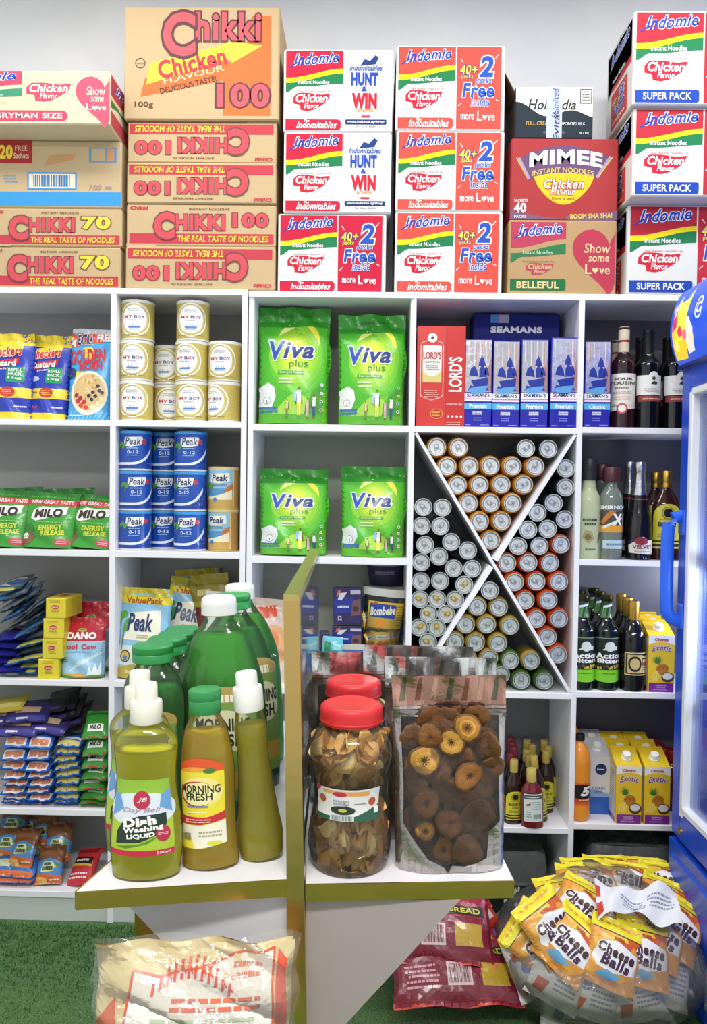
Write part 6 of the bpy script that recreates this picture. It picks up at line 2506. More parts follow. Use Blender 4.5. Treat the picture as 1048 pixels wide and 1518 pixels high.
fl_, fr_ = onz(113, 1322.5, zl_), onz(425, 1303.5, zl_)
l2 = onz(153, 1289, zl_)
dv = (l2 - fl_).normalized()
lb_ = fl_ + dv * .62
LS = [(fl_.x, fl_.y), (fr_.x, fr_.y), (gx0 - .004 + (gx1 - gx0) * .9, YE - .1), (lb_.x, YE - .1)]
so = shelf(LS, zl_, (fl_.x, fl_.y), (fr_.x, fr_.y))
e = MB()
nn = Vector((-(lb_ - fl_).y, (lb_ - fl_).x)).normalized() * .002
e.slab([(fl_.x, fl_.y), (lb_.x, YE - .1), (lb_.x + nn.x, YE - .1), (fl_.x + nn.x, fl_.y + nn.y)], zl_ - .021, zl_ + .0005, '#dfb862', 'brass')
e.build('gold_edging', so)
rl_, rr_ = onz(453, 1310.5, zr_), onz(762, 1305.5, zr_)
r2 = onz(745.6, 1272, zr_)
rv = (r2 - rl_)
rb_ = rr_ + (r2 - rr_) * ((1.45 - rr_.y) / (r2.y - rr_.y))
RS = [(rl_.x, rl_.y), (rr_.x, rr_.y), (rb_.x, 1.45), (gx0 + .008 + (gx1 - gx0) * .62, 1.45)]
so = shelf(RS, zr_, (rl_.x, rl_.y), (rr_.x, rr_.y))
# brackets under the shelves, and a lower shelf that carries the bread bag
A = lambda px, py, Y: (at(px, py, Y).x, at(px, py, Y).z)
mb = MB()
mb.prism([A(453, 1583, Y0 + .012), A(682, 1334, Y0 + .012), A(453, 1334, Y0 + .012)], Y0 + .012, Y0 + .03, '#a39896', 'laminate')  # white laminate in shade: the shade is put into this taupe
mb.build('bracket_panel', st)
mb = MB()
mb.prism([A(425, 1585, Y0 + .012), A(425, 1326, Y0 + .012), A(188, 1341, Y0 + .012)], Y0 + .012, Y0 + .03, '#c9c9d2', 'laminate')
br = mb.build('bracket_panel', st)
e = MB()
e.prism([A(199.5, 1420, Y0 + .034), A(245, 1399, Y0 + .034), A(199.5, 1351, Y0 + .034)], Y0 + .034, Y0 + .04, '#b8924a', 'brass')
e.build('gold_edging', br)
zlow = zl_ - .205
shelf([(fl_.x + .02, fl_.y - .03), (fr_.x, fr_.y - .005), (gx0 - .01 + (gx1 - gx0) * .6, 1.4), (lb_.x, 1.4)], zlow, (fl_.x + .02, fl_.y - .03), (fr_.x, fr_.y - .005))

# ------------------------------------------------------------ dish soap bottles on the stand
K4 = 3.275


def px_prof(rows, yb, Y, k=K4):
    """(half width, height) in a crop's pixels, turned into metres at depth Y"""
    s = Y / F / k
    return [(h * s, (yb - y) * s) for h, y in rows], s


def soap(name, rows, yb, Y, ltop, lcol, caps, capcol, labels, sy, shell='#fbfcf6', flip=False):
    pr, s = px_prof(rows, yb, Y)
    lz = (yb - ltop) * s
    cp = [[(h * s, (yb - y) * s) for h, y in part] for part in caps]
    lbs = []
    for (y0, y1, arc, bc, dr, fm, tn) in labels:
        lbs.append(((yb - y0) * s, (yb - y1) * s, arc, bc, dr, fm, tn))
    k = bottle(name, pr, shell, 'clear', (cp, capcol, 'plastic', 'cap'), lbs, (lcol, lz), sy=sy, n=40)
    return k


def d_dish(p):
    p.rect(0, 0, 1, 1, '#a9c43c', 1)
    p.rect(0, .72, 1, 1, '#8fb83c', 1.2)
    p.ell(.5, .62, .6, '#d4dce4', 1.4, ry=.22)
    p.poly([(0, .5), (.0, .85), (.15, .8), (.25, .62)], '#6a9acc', 1.6)
    p.poly([(1, .55), (1, .88), (.82, .8), (.78, .64)], '#6a9acc', 1.6)
    p.ell(.52, .74, .13, '#b5304a', 2)
    p.text('JB', .45, .705, .6, .775, '#f2dce0', 3, .01, .3)
    p.text('Day Bell', .24, .57, .8, .64, '#b88aa0', 3, .0, .3)
    p.poly([(.14, .16), (.15, .32), (.25, .46), (.5, .54), (.88, .56), (.88, .42), (.8, .3), (.5, .19)], '#26382f', 2)
    p.poly([(.14, .12), (.5, .17), (.8, .28), (.88, .4), (.88, .34), (.6, .17), (.3, .1)], '#5a8a2c', 1.8)
    p.text('Dish', .26, .4, .72, .52, '#f2f0ea', 3, .06, 0, rot=6)
    p.text('Washing', .26, .31, .82, .4, '#f2f0ea', 3, .05, 0, rot=6)
    p.text('LIQUID', .32, .235, .7, .305, '#f2f0ea', 3, .05, 0, rot=6)
    p.ell(.82, .29, .11, '#b5304a', 3)
    p.lines(.74, .27, .9, .31, 2, '#f0d0d8', 4)
    p.rect(0, 0, 1, .075, '#c22c44', 2)
    p.text('500ml', .72, .02, .92, .055, '#f2dce0', 3, .02)


def d_fresh(p):
    p.poly([(0, .0), (.5, -.0), (1, .06), (1, .84), (0, .84)], '#e6d63a', 1)
    p.band(lambda t: .84, lambda t: .86 + .13 * math.sin(PI * (.15 + .75 * t)), 0, 1, '#d8552a', 1.2)
    p.band(lambda t: .84, lambda t: .845 + .05 * math.sin(PI * t), 0, .8, '#e89a3c', 1.6)
    p.ell(.7, .85, .12, '#3f7d3a', 2, ry=.028)
    p.ell(.5, .62, .45, '#efe08a', 1.3, ry=.16)
    p.ring(.42, .6, .4, .05, '#c4302f', 1.6, ry=.14)
    p.ell(.46, .6, .37, '#f0e6a4', 1.9, ry=.13)
    p.text('MORNING', .08, .61, .9, .7, '#26301f', 3, .015)
    p.text('FRESH', .2, .53, .74, .61, '#26301f', 3, .015)
    p.lines(.2, .44, .7, .48, 1, '#5a7ab0', 3)
    p.lines(.22, .385, .66, .41, 1, '#f4f0d0', 3)
    p.poly([(0, .27), (0, .36), (.6, .34), (1, .4), (1, .31), (.5, .26)], '#c4303a', 2)
    p.lines(.15, .28, .75, .33, 2, '#f0c8c0', 3)
    p.poly([(0, .02), (.4, .0), (1, .05), (1, .3), (.5, .25), (0, .26)], '#ece6d0', 1.8)
    p.poly([(0, .02), (.35, .0), (.3, .12), (0, .16)], '#e6d63a', 2)
    p.barcode(.08, .08, .3, .18, '#6a6a5a', 3)
    p.lines(.45, .12, .95, .2, 2, '#a8a48a', 3)
    p.ell(.75, .06, .14, '#cfd63c', 3, ry=.025)


B1r = [(150, 1090), (163, 1084), (166, 1060), (172, 1000), (177, 900), (168, 780), (152, 660), (144, 590), (148, 500), (155, 420), (147, 370), (118, 330), (84, 300), (76, 280), (76, 245), (0, 244)]
cap1 = [[(77, 288), (78, 286), (77, 184), (74, 176), (55, 174), (53, 92), (49, 86), (0, 85)]]
YB1 = onz(207, 1311, zl_).y + .03
DISH = soap('dish_soap_bottle', B1r, 1090, YB1, 425, '#f4f018', cap1, '#e6e2d4', [(950, 565, 118, None, d_dish, 'paper', -3)], .62)
b0 = onz(207, 1311, zl_)
DISH.put((b0.x, b0.y + .03, zl_), (0, R(-.5), R(4)), 'yellow-green dish soap bottle with a white cap, nearest on the stand', 'dish soap bottle', 'yellow dish soap bottles', scale=(1, 1, .938))
b0 = onz(199, 1268, zl_)
DISH.put((b0.x, b0.y + .02, zl_), (0, 0, R(0)), 'yellow-green dish soap bottle standing right behind the nearest one', 'dish soap bottle', 'yellow dish soap bottles', scale=(1, 1, .938))
B2r = [(126, 1045), (137, 1038), (140, 1000), (134, 900), (131, 780), (131, 660), (133, 550), (127, 460), (117, 400), (104, 330), (84, 280), (72, 255), (70, 225), (0, 224)]
cap2 = [[(76, 238), (78, 234), (78, 172), (76, 168), (78, 164), (79, 126), (74, 116), (58, 112), (0, 111)]]
b0 = onz(308, 1297, zl_)
MORN = soap('dish_soap_bottle', B2r, 1045, b0.y + .03, 330, '#ffdf0c', cap2, '#2f8a4c', [(925, 450, 108, None, d_fresh, 'paper', -14)], .6)
MORN.put((b0.x - .002, b0.y + .03, zl_), (0, R(-2.6), R(6)), 'yellow dish soap bottle with a green cap and lemon-coloured label', 'dish soap bottle', scale=(1, 1, .935))
B3r = [(92, 1020), (102, 1012), (110, 950), (112, 880), (100, 780), (88, 660), (80, 540), (76, 440), (80, 370), (80, 330), (72, 280), (68, 250), (66, 225), (0, 224)]
cap3 = [[(72, 238), (73, 232), (73, 126), (70, 120), (54, 118), (52, 48), (48, 42), (0, 41)]]
b0 = onz(383, 1288, zl_)
THIRD = soap('dish_soap_bottle', B3r, 1020, b0.y + .035, 300, '#f2e628', cap3, '#e8e8e2', [], .7)
THIRD.put((b0.x, b0.y + .035, zl_), (0, R(-5.5), R(10)), 'yellow dish soap bottle without a label, white cap, beside the gold post', 'dish soap bottle', scale=(1, 1, .94))


def d_big(p):
    p.rect(0, 0, 1, .86, '#3f7d2c', 1)
    p.ell(.5, .86, .5, '#b09a54', 1.2, ry=.12)
    p.rect(.04, 0, .96, .84, '#7a9a4a', 1.4)
    p.lines(.25, .84, .75, .92, 1, '#f0ead0', 3, .8)
    p.ell(.5, .6, .42, '#d8d8b0', 2, ry=.18)
    p.text('MORNING', .14, .6, .86, .71, '#26301f', 3, .03)
    p.text('FRESH', .24, .47, .76, .58, '#26301f', 3, .03)
    p.rect(.04, .1, .96, .25, '#c4a03c', 2)


BGr = [(66, 1), (72, -2), (74, -40), (72, -160), (69, -230), (66, -262), (57, -300), (44, -338), (29, -366), (22.5, -380), (22, -398), (0, -399)]


def green(name, rows, Y, ltop, lcol, capc, flip, labels, sy):
    s = Y / F
    pr = [(h * s, -y * s) for h, y in rows]
    H = pr[-1][1]
    if flip:
        cp = [[(.027, H - .012), (.0295, H - .01), (.0295, H + .004), (.0286, H + .0055), (.0295, H + .007), (.0295, H + .018), (.027, H + .021), (0, H + .0215)]]
    else:
        cp = [[(.023, H - .012), (.0265, H - .01), (.0265, H + .008), (.0255, H + .02), (.022, H + .024), (0, H + .0245)]]
    return bottle(name, pr, '#fafcf8', 'clear', (cp, capc, 'plastic', 'cap'), [((-a) * s, (-b) * s, arc, None, dr, fm, tn) for a, b, arc, dr, fm, tn in labels], (lcol, -ltop * s), sy=sy, n=40)


BIG = green('large_soap_bottle', BGr, 1.13, -352, '#52c83c', '#dcded8', False, [(-40, -262, 96, d_big, 'paper', 14)], .62)
b0 = at(336, 1000, 1.16)
hz = lambda px, py, y, h: (at(px, py, y).z - zl_) / h
hB = 399 * 1.13 / F + .0245
BIG.put((at(333, 900, 1.16).x, 1.16, zl_), (0, R(-1.6), R(-6)), 'large green dish soap bottle with a white cap, nearest of the large ones', 'dish soap bottle', 'large green dish soap bottles', scale=(1, 1, hz(325, 883, 1.16, hB)))
BG2 = green('large_soap_bottle', BGr, 1.15, -345, '#3aa63a', '#2f9a4c', True, [(-40, -290, 100, d_big, 'paper', 40)], .62)
BG2.put((at(352, 900, 1.27).x, 1.27, zl_), (0, R(-1.5), R(4)), 'large green dish soap bottle with a green cap, second from the front', 'dish soap bottle', 'large green dish soap bottles', scale=(1, 1, hz(345, 879, 1.27, 399 * 1.15 / F + .022)))
b0 = at(388, 1000, 1.5)
dup(BIG.first, (at(364, 900, 1.38).x, 1.38, zl_), (0, R(-2), R(8)), 'large green dish soap bottle with a white cap, farthest of the large ones', scale=(1, 1, hz(357, 865, 1.38, hB)))
MDr = [(44, 1), (48, -3), (49, -40), (47, -160), (48, -215), (47, -245), (42, -272), (31, -292), (24, -306), (22, -318), (0, -319)]
MED = green('soap_bottle', MDr, 1.1, -262, '#3fb040', '#2c8a46', True, [(-40, -225, 100, d_big, 'paper', 10)], .6)
for i, (px, y) in enumerate(((231, 1.12), (252, 1.195), (265, 1.27), (274, 1.345))):
    MED.put((at(px, 970, y).x, y, zl_), (0, R(-1), R(-4)), 'smaller green dish soap bottle with a flat green cap, %s from the front' % ORD[i], 'dish soap bottle', 'smaller green dish soap bottles', scale=(1, 1, hz(px, (954, 944, 937, 930)[i], y, 319 * 1.1 / F + .0215)))

# ------------------------------------------------------------ jars and pouches on the other shelf
K7 = 2.994


def chip(mb, M, r, rn, col, th=.0014, hole=False, mt='food'):
    """a curled slice"""
    n, k = 16, 4
    cx, cy = rn.uniform(.12, .42), rn.uniform(-.2, .2)
    ph = rn.uniform(0, 6.3)
    el = rn.uniform(.65, 1)

    def f(u, v, s):
        a = 2 * PI * u
        q = r * v * (1 + .09 * math.sin(3 * a + ph) + .05 * math.sin(7 * a + ph))
        x, y = q * math.cos(a), q * el * math.sin(a)
        z = (cx * x * x + cy * y * y) / r + .12 * r * math.sin(2 * a + ph) * v * v
        edge = th * (1 - v ** 4)
        return M @ Vector((x, y, z + s * (edge + .0002)))
    mb.grid(lambda u, v: f(u, v, 1), n, k, col, mt, True)
    mb.grid(lambda u, v: f(u, v, -1), n, k, col, mt, True, flip=True)


def rot_rand(rn):
    return Matrix.Rotation(rn.uniform(0, 6.3), 4, 'Z') @ Matrix.Rotation(rn.gauss(R(75), R(28)), 4, 'X') @ Matrix.Rotation(rn.uniform(0, 6.3), 4, 'Z')


J_rows = [(150, 1065), (163, 1058), (175, 1030), (187, 965), (183, 890), (170, 810), (161, 740), (166, 660), (182, 590), (190, 530), (182, 470), (160, 425), (128, 392), (112, 378), (112, 345), (0, 344)]
b0 = onz(516.5, 1305, zr_)
YJ = b0.y + .05
pr, s7 = px_prof(J_rows, 1065, YJ, K7)


def d_jar(p):
    p.rect(0, 0, 1, 1, '#dcdcda', 1)
    p.poly([(0, .0), (1, .0), (1, .45), (.55, .12), (0, .14)], '#2c5a48', 1.5)
    p.poly([(0, .78), (0, 1), (.12, 1)], '#c43a4a', 1.6)
    p.band(lambda t: .84 - .06 * t, lambda t: .94, .14, .82, '#e0a05a', 1.6)
    p.ell(.4, .84, .1, '#b8304a', 2, ry=.08)
    p.ell(.12, .62, .06, '#a85a34', 2, ry=.13)
    p.ell(.87, .58, .06, '#b8542c', 2, ry=.13)
    p.lines(.3, .48, .56, .66, 2, '#9aa0b8', 2, .7)
    p.lines(.6, .5, .8, .58, 1, '#7a8494', 2)
    p.ell(.44, .34, .18, '#26382c', 2.4, ry=.13)
    p.ell(.44, .34, .06, '#c4b83c', 3, ry=.05)
    p.barcode(.26, .02, .6, .2, '#6a7470', 3, bg='#c4ccc8')
    p.rect(.9, .2, .98, .4, '#e8ece8', 2.2)


def jar_lid(o, s):
    l_ = MB()
    z = lambda y: (1065 - y) * s
    pr2 = [(132 * s, z(376)), (139 * s, z(372)), (140 * s, z(318)), (138 * s, z(300)), (130 * s, z(290)), (120 * s, z(286)), (116 * s, z(289)), (0, z(289))]
    n = 72
    l_.lathe(pr2, n, '#cf2b30', 'plastic')
    l_.lathe([(141 * s, z(366)), (142.5 * s, z(364)), (142.5 * s, z(356)), (141 * s, z(354))], n, '#cf2b30', 'plastic')
    return l_.build('screw_lid', o)


def jar():
    sp = smooth(pr)
    mb = MB()
    mb.lathe([(0, .002)] + sp, 48, '#eef0ee', 'clear')
    o = mb.build('snack_jar')
    jar_lid(o, s7)
    l_ = MB()
    p = cyl_pen(l_, .056, (1065 - 795) * s7, 150 * s7, 108, 'paper', rf=prof_fn(sp), a0=-4)
    d_jar(p)
    l_.build('label', o)
    return o


JAR = Kind(jar)
JY = b0.y + .05
jx = [(b0.x, JY), (onz(519, 1265, zr_).x, JY + .128), (at(512, 990, JY + .26).x - .012, JY + .262)]
lbs = ('nearest clear jar with a red lid, full of chips', 'clear red-lidded jar of chips directly behind the nearest', 'clear red-lidded jar of chips farthest back, lid partly hidden by a pouch')
rfj = prof_fn(smooth(pr))
for i, (x, y) in enumerate(jx):
    JAR.put((x, y, zr_ + .0005), (0, 0, 0), lbs[i], 'snack jar', 'red-lidded snack jars', scale=(1, 1, .92))
    mb = MB()
    rn = random.Random(20 + i)
    for k in range((250, 110, 60)[i]):
        z = rn.uniform(.012, (1065 - 420) * s7 * .9)
        an = rn.uniform(0, 6.3) if i else -PI / 2 + rn.uniform(-1.9, 1.9)
        rad = (rfj(z) - .017) * rn.uniform(.55, 1.0) ** .5
        M = Matrix.Translation((rad * math.cos(an), rad * math.sin(an), z)) @ rot_rand(rn)
        chip(mb, M, rn.uniform(.013, .021), rn, rn.choice(('#e0b668', '#d09c50', '#ecca86', '#c8944c', '#dcaa5c', '#b88444', '#f0d496')))
    o = mb.build('plantain_chips', None, (x, y, zr_))
    o['kind'] = 'stuff'
    tag(o, 'golden brown chips filling the %s red-lidded jar' % ('nearest', 'second', 'farthest')[i], 'chips')

# stand-up pouches: foil back, clear front
pw_, ph_, pd_ = .152, .268, .052


def pouch(hd='#b58a78', cols=('#6f6a5a', '#8a5a48', '#d0a48c')):
    f = bag_fn(pw_, ph_, pd_, 'stand', 81, .1, .2, .42, .05)
    mb = MB()
    w, h = pw_, ph_
    mb.grid(lambda a, b: f(a * w, b * h, False), 18, 26, '#b9b2ae', 'silver', flip=True)
    mb.grid(lambda a, b: f(a * w, 0).lerp(f(a * w, 0, False), b), 18, 3, '#b9b2ae', 'silver', flip=True)
    p = Pen(mb, lambda x, y, l: f(x, y, True, l), w, h, 'silver', .008, .0003)
    p.rect(0, .845, 1, 1, hd, 0)  # header tint: reflection on the silver foil, put into its colour
    for i in range(7):
        x = .06 + i * .135
        p.poly([(x, .87), (x + .05, .87), (x + .075, .99), (x + .04, .99)], cols[i % 3], 1)  # slanted strips: painted reflections on the foil
    p.rect(0, .79, 1, .822, '#a89a96', 0)
    p.rect(0, .828, 1, .842, '#c4b8b2', 0)
    p.rect(0, 0, .07, .8, '#b8b0ac', 0)
    p.rect(.94, 0, 1, .8, '#c4c0be', 0)
    p.poly([(.07, .25), (.07, 0), (.46, 0), (.42, .03), (.28, .07), (.14, .18)], '#b8b0ae', 0)
    p.poly([(.94, .25), (.84, .2), (.82, .07), (.6, .03), (.5, .035), (.46, 0), (.94, 0)], '#c0bab8', 0)
    o = mb.build('snack_pouch', sharp=60)
    c = MB()
    c.grid(lambda a, b: f(a * w, b * h * .84), 18, 24, '#f4f2f0', 'window')
    c.build('clear_window', o)
    return o, f


POU = Kind(lambda: pouch()[0])
POG = Kind(lambda: pouch('#d2d4d0', ('#9aa89c', '#b4b2ae', '#e4e4e0'))[0])  # greyer header, its reflections painted in as well
pz = lambda px, py, y: (at(px, py, y).z - zr_) / ph_
pfn = bag_fn(pw_, ph_, pd_, 'stand', 81, .1, .2, .42, .05)
c0 = onz(671, 1301, zr_)
yp = c0.y + .035
POU.put((c0.x - .001, yp, zr_), (R(-2.5), R(-.5), R(4)), 'nearest clear-fronted pouch of dried brown fruit slices', 'snack pouch', 'clear-fronted snack pouches', scale=(1, 1, pz(672, 1004, yp)))
p2 = at(650, 1100, yp + .085)
POG.put((p2.x, yp + .085, zr_), (R(-2), R(.5), R(2)), 'clear-fronted foil pouch standing behind the dried fruit pouch', 'snack pouch', 'clear-fronted snack pouches', scale=(1.05, .8, pz(650, 976, yp + .085)))
p3 = at(618, 1100, yp + .16)
POG.put((p3.x, yp + .17, zr_), (R(-1), 0, R(-2)), 'clear-fronted foil pouch farthest back behind the dried fruit', 'snack pouch', 'clear-fronted snack pouches', scale=(1.1, .8, pz(618, 958, yp + .17)))
p4 = at(525, 1100, JY + .21)
POG.put((p4.x, JY + .2, zr_), (R(-1), R(1), R(6)), 'foil pouch standing right behind the two nearer red-lidded jars', 'snack pouch', 'clear-fronted snack pouches', scale=(.95, .7, pz(520, 967, JY + .2)))
# the fruit slices in the nearest pouch
SLC = []
rn = random.Random(33)
CH = ['#8a5a2a', '#a8742c', '#6f4520', '#b98a3c', '#5a3a1e', '#7a4c22']
for v in range(6):
    def mk(v=v):
        mb = MB()
        r = .0165

        def f(u, t, s):
            a = 2 * PI * u
            q = r * t * (1 + .06 * math.sin(3 * a + v) + .03 * math.sin(8 * a))
            z = .0022 * math.sin(2 * a + v) * t + -.001 * (1 - t) + s * .0021 * (1 - t ** 5)
            return Vector((q * math.cos(a), q * (.86 + .02 * v) * math.sin(a), z))
        cc = lambda u, t: ('#4a2c14', '#5a3a1c' if int(u * 26) % 3 else CH[v], CH[v], '#c9963f' if v in (1, 3) else CH[v], CH[v], CH[v], '#6a4522')[min(6, int(t * 7))]
        mb.grid(lambda u, t: f(u, t, 1), 26, 7, cc, 'food', True)
        mb.grid(lambda u, t: f(u, t, -1), 26, 7, cc, 'food', True, flip=True)
        return mb.build('dried_fruit_slice', sharp=70)
    SLC.append(Kind(mk))
# as seen in the photograph: x, y in the crop, kind, size, tilt
FR = [(785, 385, 1, 1.3, 20), (715, 450, 3, 1.2, -10), (620, 425, 5, 1.1, 60), (597, 530, 3, 1.45, 10), (795, 600, 0, 1.35, 40), (605, 720, 0, 1.35, -20), (710, 810, 5, 1.25, 15), (830, 770, 4, 1.4, 50),
      (600, 845, 1, .95, 70), (785, 930, 2, 1.35, 5), (680, 925, 0, 1.2, 40), (690, 660, 4, 1.2, 65), (880, 470, 4, 1.25, 70), (545, 430, 4, 1.2, 70), (700, 350, 4, 1.2, 50), (865, 640, 2, 1.2, 65), (660, 570, 2, 1.2, 60), (560, 640, 2, 1.1, 60),
      (640, 790, 4, 1.2, 60), (840, 880, 2, 1.1, 40), (745, 520, 4, 1.3, 40), (770, 700, 5, 1.3, 60), (620, 350, 2, 1.2, 60), (830, 330, 2, 1.1, 60), (560, 560, 4, 1.2, 75), (900, 560, 4, 1.1, 75), (730, 970, 4, 1.1, 30), (600, 960, 4, .9, 60), (870, 800, 4, 1.1, 70), (560, 790, 4, 1.1, 70)]
for j in range(48):
    FR.append((545 + 340 * ((j * .618) % 1), 320 + 660 * (j + .5) / 48, (4, 2, 5, 0)[j % 4], 1.25, 40))
for i, (cx, cy, k, sc, ti) in enumerate(FR):
    px, py = 430 + cx / K7, 950 + cy / K7
    dep = .012 if i < 12 else .0
    q = at(px, py, yp - .017 + (0 if i < 12 else .011 if i < 30 else .021) + .002 * (i % 4))
    SLC[k].put((q.x, q.y, max(q.z, zr_ + .02)), (R(90 + rn.uniform(-14, 14)), R(rn.uniform(0, 360)), R(rn.uniform(-ti, ti) * .5)), 'dried brown fruit slice inside the nearest clear-fronted pouch', 'dried fruit', 'dried fruit slices in the nearest pouch', scale=(sc * .92,) * 3)


# ------------------------------------------------------------ bread bag under the shelf
def d_bread(p):
    p.rect(0, 0, 1, 1, '#dccb9a', 1)
    p.poly([(.14, .0), (.2, .84), (.34, .8), (.5, .86), (.7, .9), (.9, .97), (.93, .0)], '#e4e0d8', 2)
    e = [(.14, .0), (.2, .84), (.34, .8), (.5, .86), (.7, .9), (.9, .97), (.93, .0)]
    p.line(e, .012, '#d9502c', 3)
    p.poly([(.0, .1), (.02, .5), (.12, .68), (.14, .5), (.08, .1)], '#d9602c', 2)
    p.poly([(.93, .0), (.92, .96), (.97, .9), (.99, .2)], '#d9502c', 2)
    arc = lambda u, v: (u, v + 1.1 * math.sin(PI * u))
    rn = random.Random(4)
    x = .3
    for i in range(12):
        hgt = .07 + .06 * math.sin(PI * i / 11)
        y = .7 + .1 * math.sin(PI * i / 11)
        p.poly([(x, y), (x + .014, y), (x + .018, y + hgt), (x + .004, y + hgt)], '#d9442c', 4)
        if i % 3:
            p.poly([(x + .014, y + hgt * .7), (x + .03, y + hgt * .4), (x + .03, y + hgt * .2), (x + .014, y + hgt * .5)], '#d9442c', 4)
        x += .035
    p.lines(.4, .6, .9, .7, 2, '#dc6a4c', 4, .5)
    p.lines(.3, .4, .88, .58, 4, '#b8c0a8', 4, .5)
    p.lines(.7, .78, .86, .88, 2, '#dc7a5c', 4, .5)
    p.ell(.5, .32, .1, '#dc6a4c', 4)


BRD = bag('bread_bag', .232, .2, .13, '#dccb9a', d_bread, 'stand', 91, .1, .06, 'softfoil', .3, .03)
b0 = at(291, 1400, .9)
hb_ = at(291, 1388, .88).z - zlow
o = BRD.put((b0.x, .885, zlow), (R(-7), 0, R(3)), 'bread bag with a white and orange print under the soap bottles', 'bread bag', scale=(1, .8, hb_ / .2 * .9))
f_ = MB()
ff = bag_fn(.245, .208, .135, 'stand', 92, .3, .02, .3, .02)
f_.grid(lambda a, b: ff(a * .245, b * .208), 24, 20, '#f6f6f2', 'bagfilm')
f_.build('clear_wrapper', o)


# ------------------------------------------------------------ red packs on the floor
def d_short(p):
    p.rect(0, 0, 1, 1, '#7a182c', 1)
    p.rect(0, .5, 1, 1, '#96203a', 1.3)
    p.poly([(.05, .75), (.45, .72), (.5, .95), (.08, .97)], '#c4402f', 1.6)
    p.rect(.3, .52, .95, .64, '#2e2420', 2)
    p.text('SHORTBREAD', .36, .545, .92, .615, '#c9c04a', 4, .03)
    p.poly([(.5, .72), (.86, .74), (.84, .84), (.54, .82)], '#d88a3a', 2)
    for x in (.12, .34, .62, .88):
        p.rect(x, .8, x + .012, 1, '#5a7ac0', 2.4)
    p.barcode(.42, .18, .62, .42, '#5a1c28', 3, bg='#d8b8b8')
    p.rect(.7, .18, .92, .42, '#b8962c', 3)
    p.lines(.08, .15, .36, .42, 5, '#d89aa4', 3)
    p.rect(0, 0, 1, .06, '#d84a34', 2)


SHB = bag('biscuit_pack', .33, .22, .11, '#8f1c34', d_short, 'pillow', 95, .12, .05, 'foil', .4, .04, 20, 18)
for i, (px, py, Y, lean, rz, ry, lb) in enumerate(((682, 1494, 1.9, -66, 4, 0, 'maroon biscuit pack lowest in the pile on the floor'), (640, 1432, 1.97, -56, -3, -2, 'maroon biscuit pack in the middle of the floor pile, barcode showing'), (634, 1374, 2.05, -72, 6, -3, 'maroon biscuit pack on top of the floor pile'))):
    p = at(px, py, Y)
    SHB.put((p.x, Y, max(p.z, .03)), (R(lean), R(ry), R(rz)), lb, 'biscuit pack', 'maroon biscuit packs', scale=(1, .72, 1))


def d_orp(p):
    p.rect(0, 0, 1, 1, '#c23a2c', 1)
    p.poly([(.1, .4), (.9, .3), (.9, .7), (.2, .75)], '#d8d0c8', 2)
    p.poly([(.3, .45), (.8, .4), (.7, .6)], '#8a2a24', 3)


ORP = bag('wafer_bag', .17, .13, .06, '#c23a2c', d_orp, 'pillow', 96, .2, .08, 'foil', .45, .05, 14, 14)
for i, (px, py, Y, rz, lb) in enumerate(((712, 1400, 2.08, 30, 'crinkled red and white bag peeping out behind the maroon packs'), (716, 1446, 2.05, 30, 'crinkled red bag lower behind the maroon packs'), (690, 1362, 2.16, 10, 'crinkled red bag at the very back of the floor pile'))):
    p = at(px, py, Y)
    ORP.put((p.x, Y, max(p.z, .02)), (R(-30), R(-20), R(rz)), lb, 'wafer bag', 'crinkled red bags')


# ------------------------------------------------------------ big clear sack of snack packs
def d_chz(p):
    p.rect(0, 0, 1, 1, '#d99a44', 1)
    p.rect(0, .8, 1, 1, '#efe030', 2)
    p.rect(0, .785, 1, .8, '#3a3430', 2.2)
    p.ell(.3, .6, .22, '#e8b04a', 1.5, ry=.2)
    p.ell(.75, .72, .2, '#d8602c', 1.4, ry=.14)
    for cx, cy in ((.14, .72), (.85, .62), (.2, .3), (.8, .3), (.9, .45)):
        p.ell(cx, cy, .08, '#e89a34', 1.8, ry=.08)
    p.poly([(.1, .38), (.2, .62), (.5, .68), (.9, .58), (.92, .3), (.5, .22), (.2, .26)], '#f0eef0', 2)
    p.text('Cheese', .16, .44, .86, .6, '#4a2c2c', 4, .05, .1, out=((.05, '#f4f2f0'),), rot=-4)
    p.text('Balls', .26, .28, .8, .44, '#4a2c4a', 4, .05, .1, out=((.05, '#f4f2f0'),), rot=-4)
    p.poly([(.2, .14), (.5, .1), (.7, .2), (.4, .25)], '#6aa4cc', 2.4)
    p.poly([(.36, .68), (.7, .72), (.66, .78), (.4, .76)], '#e8d43c', 2.6)
    p.lines(.42, .69, .64, .75, 1, '#c4302c', 4, .8)


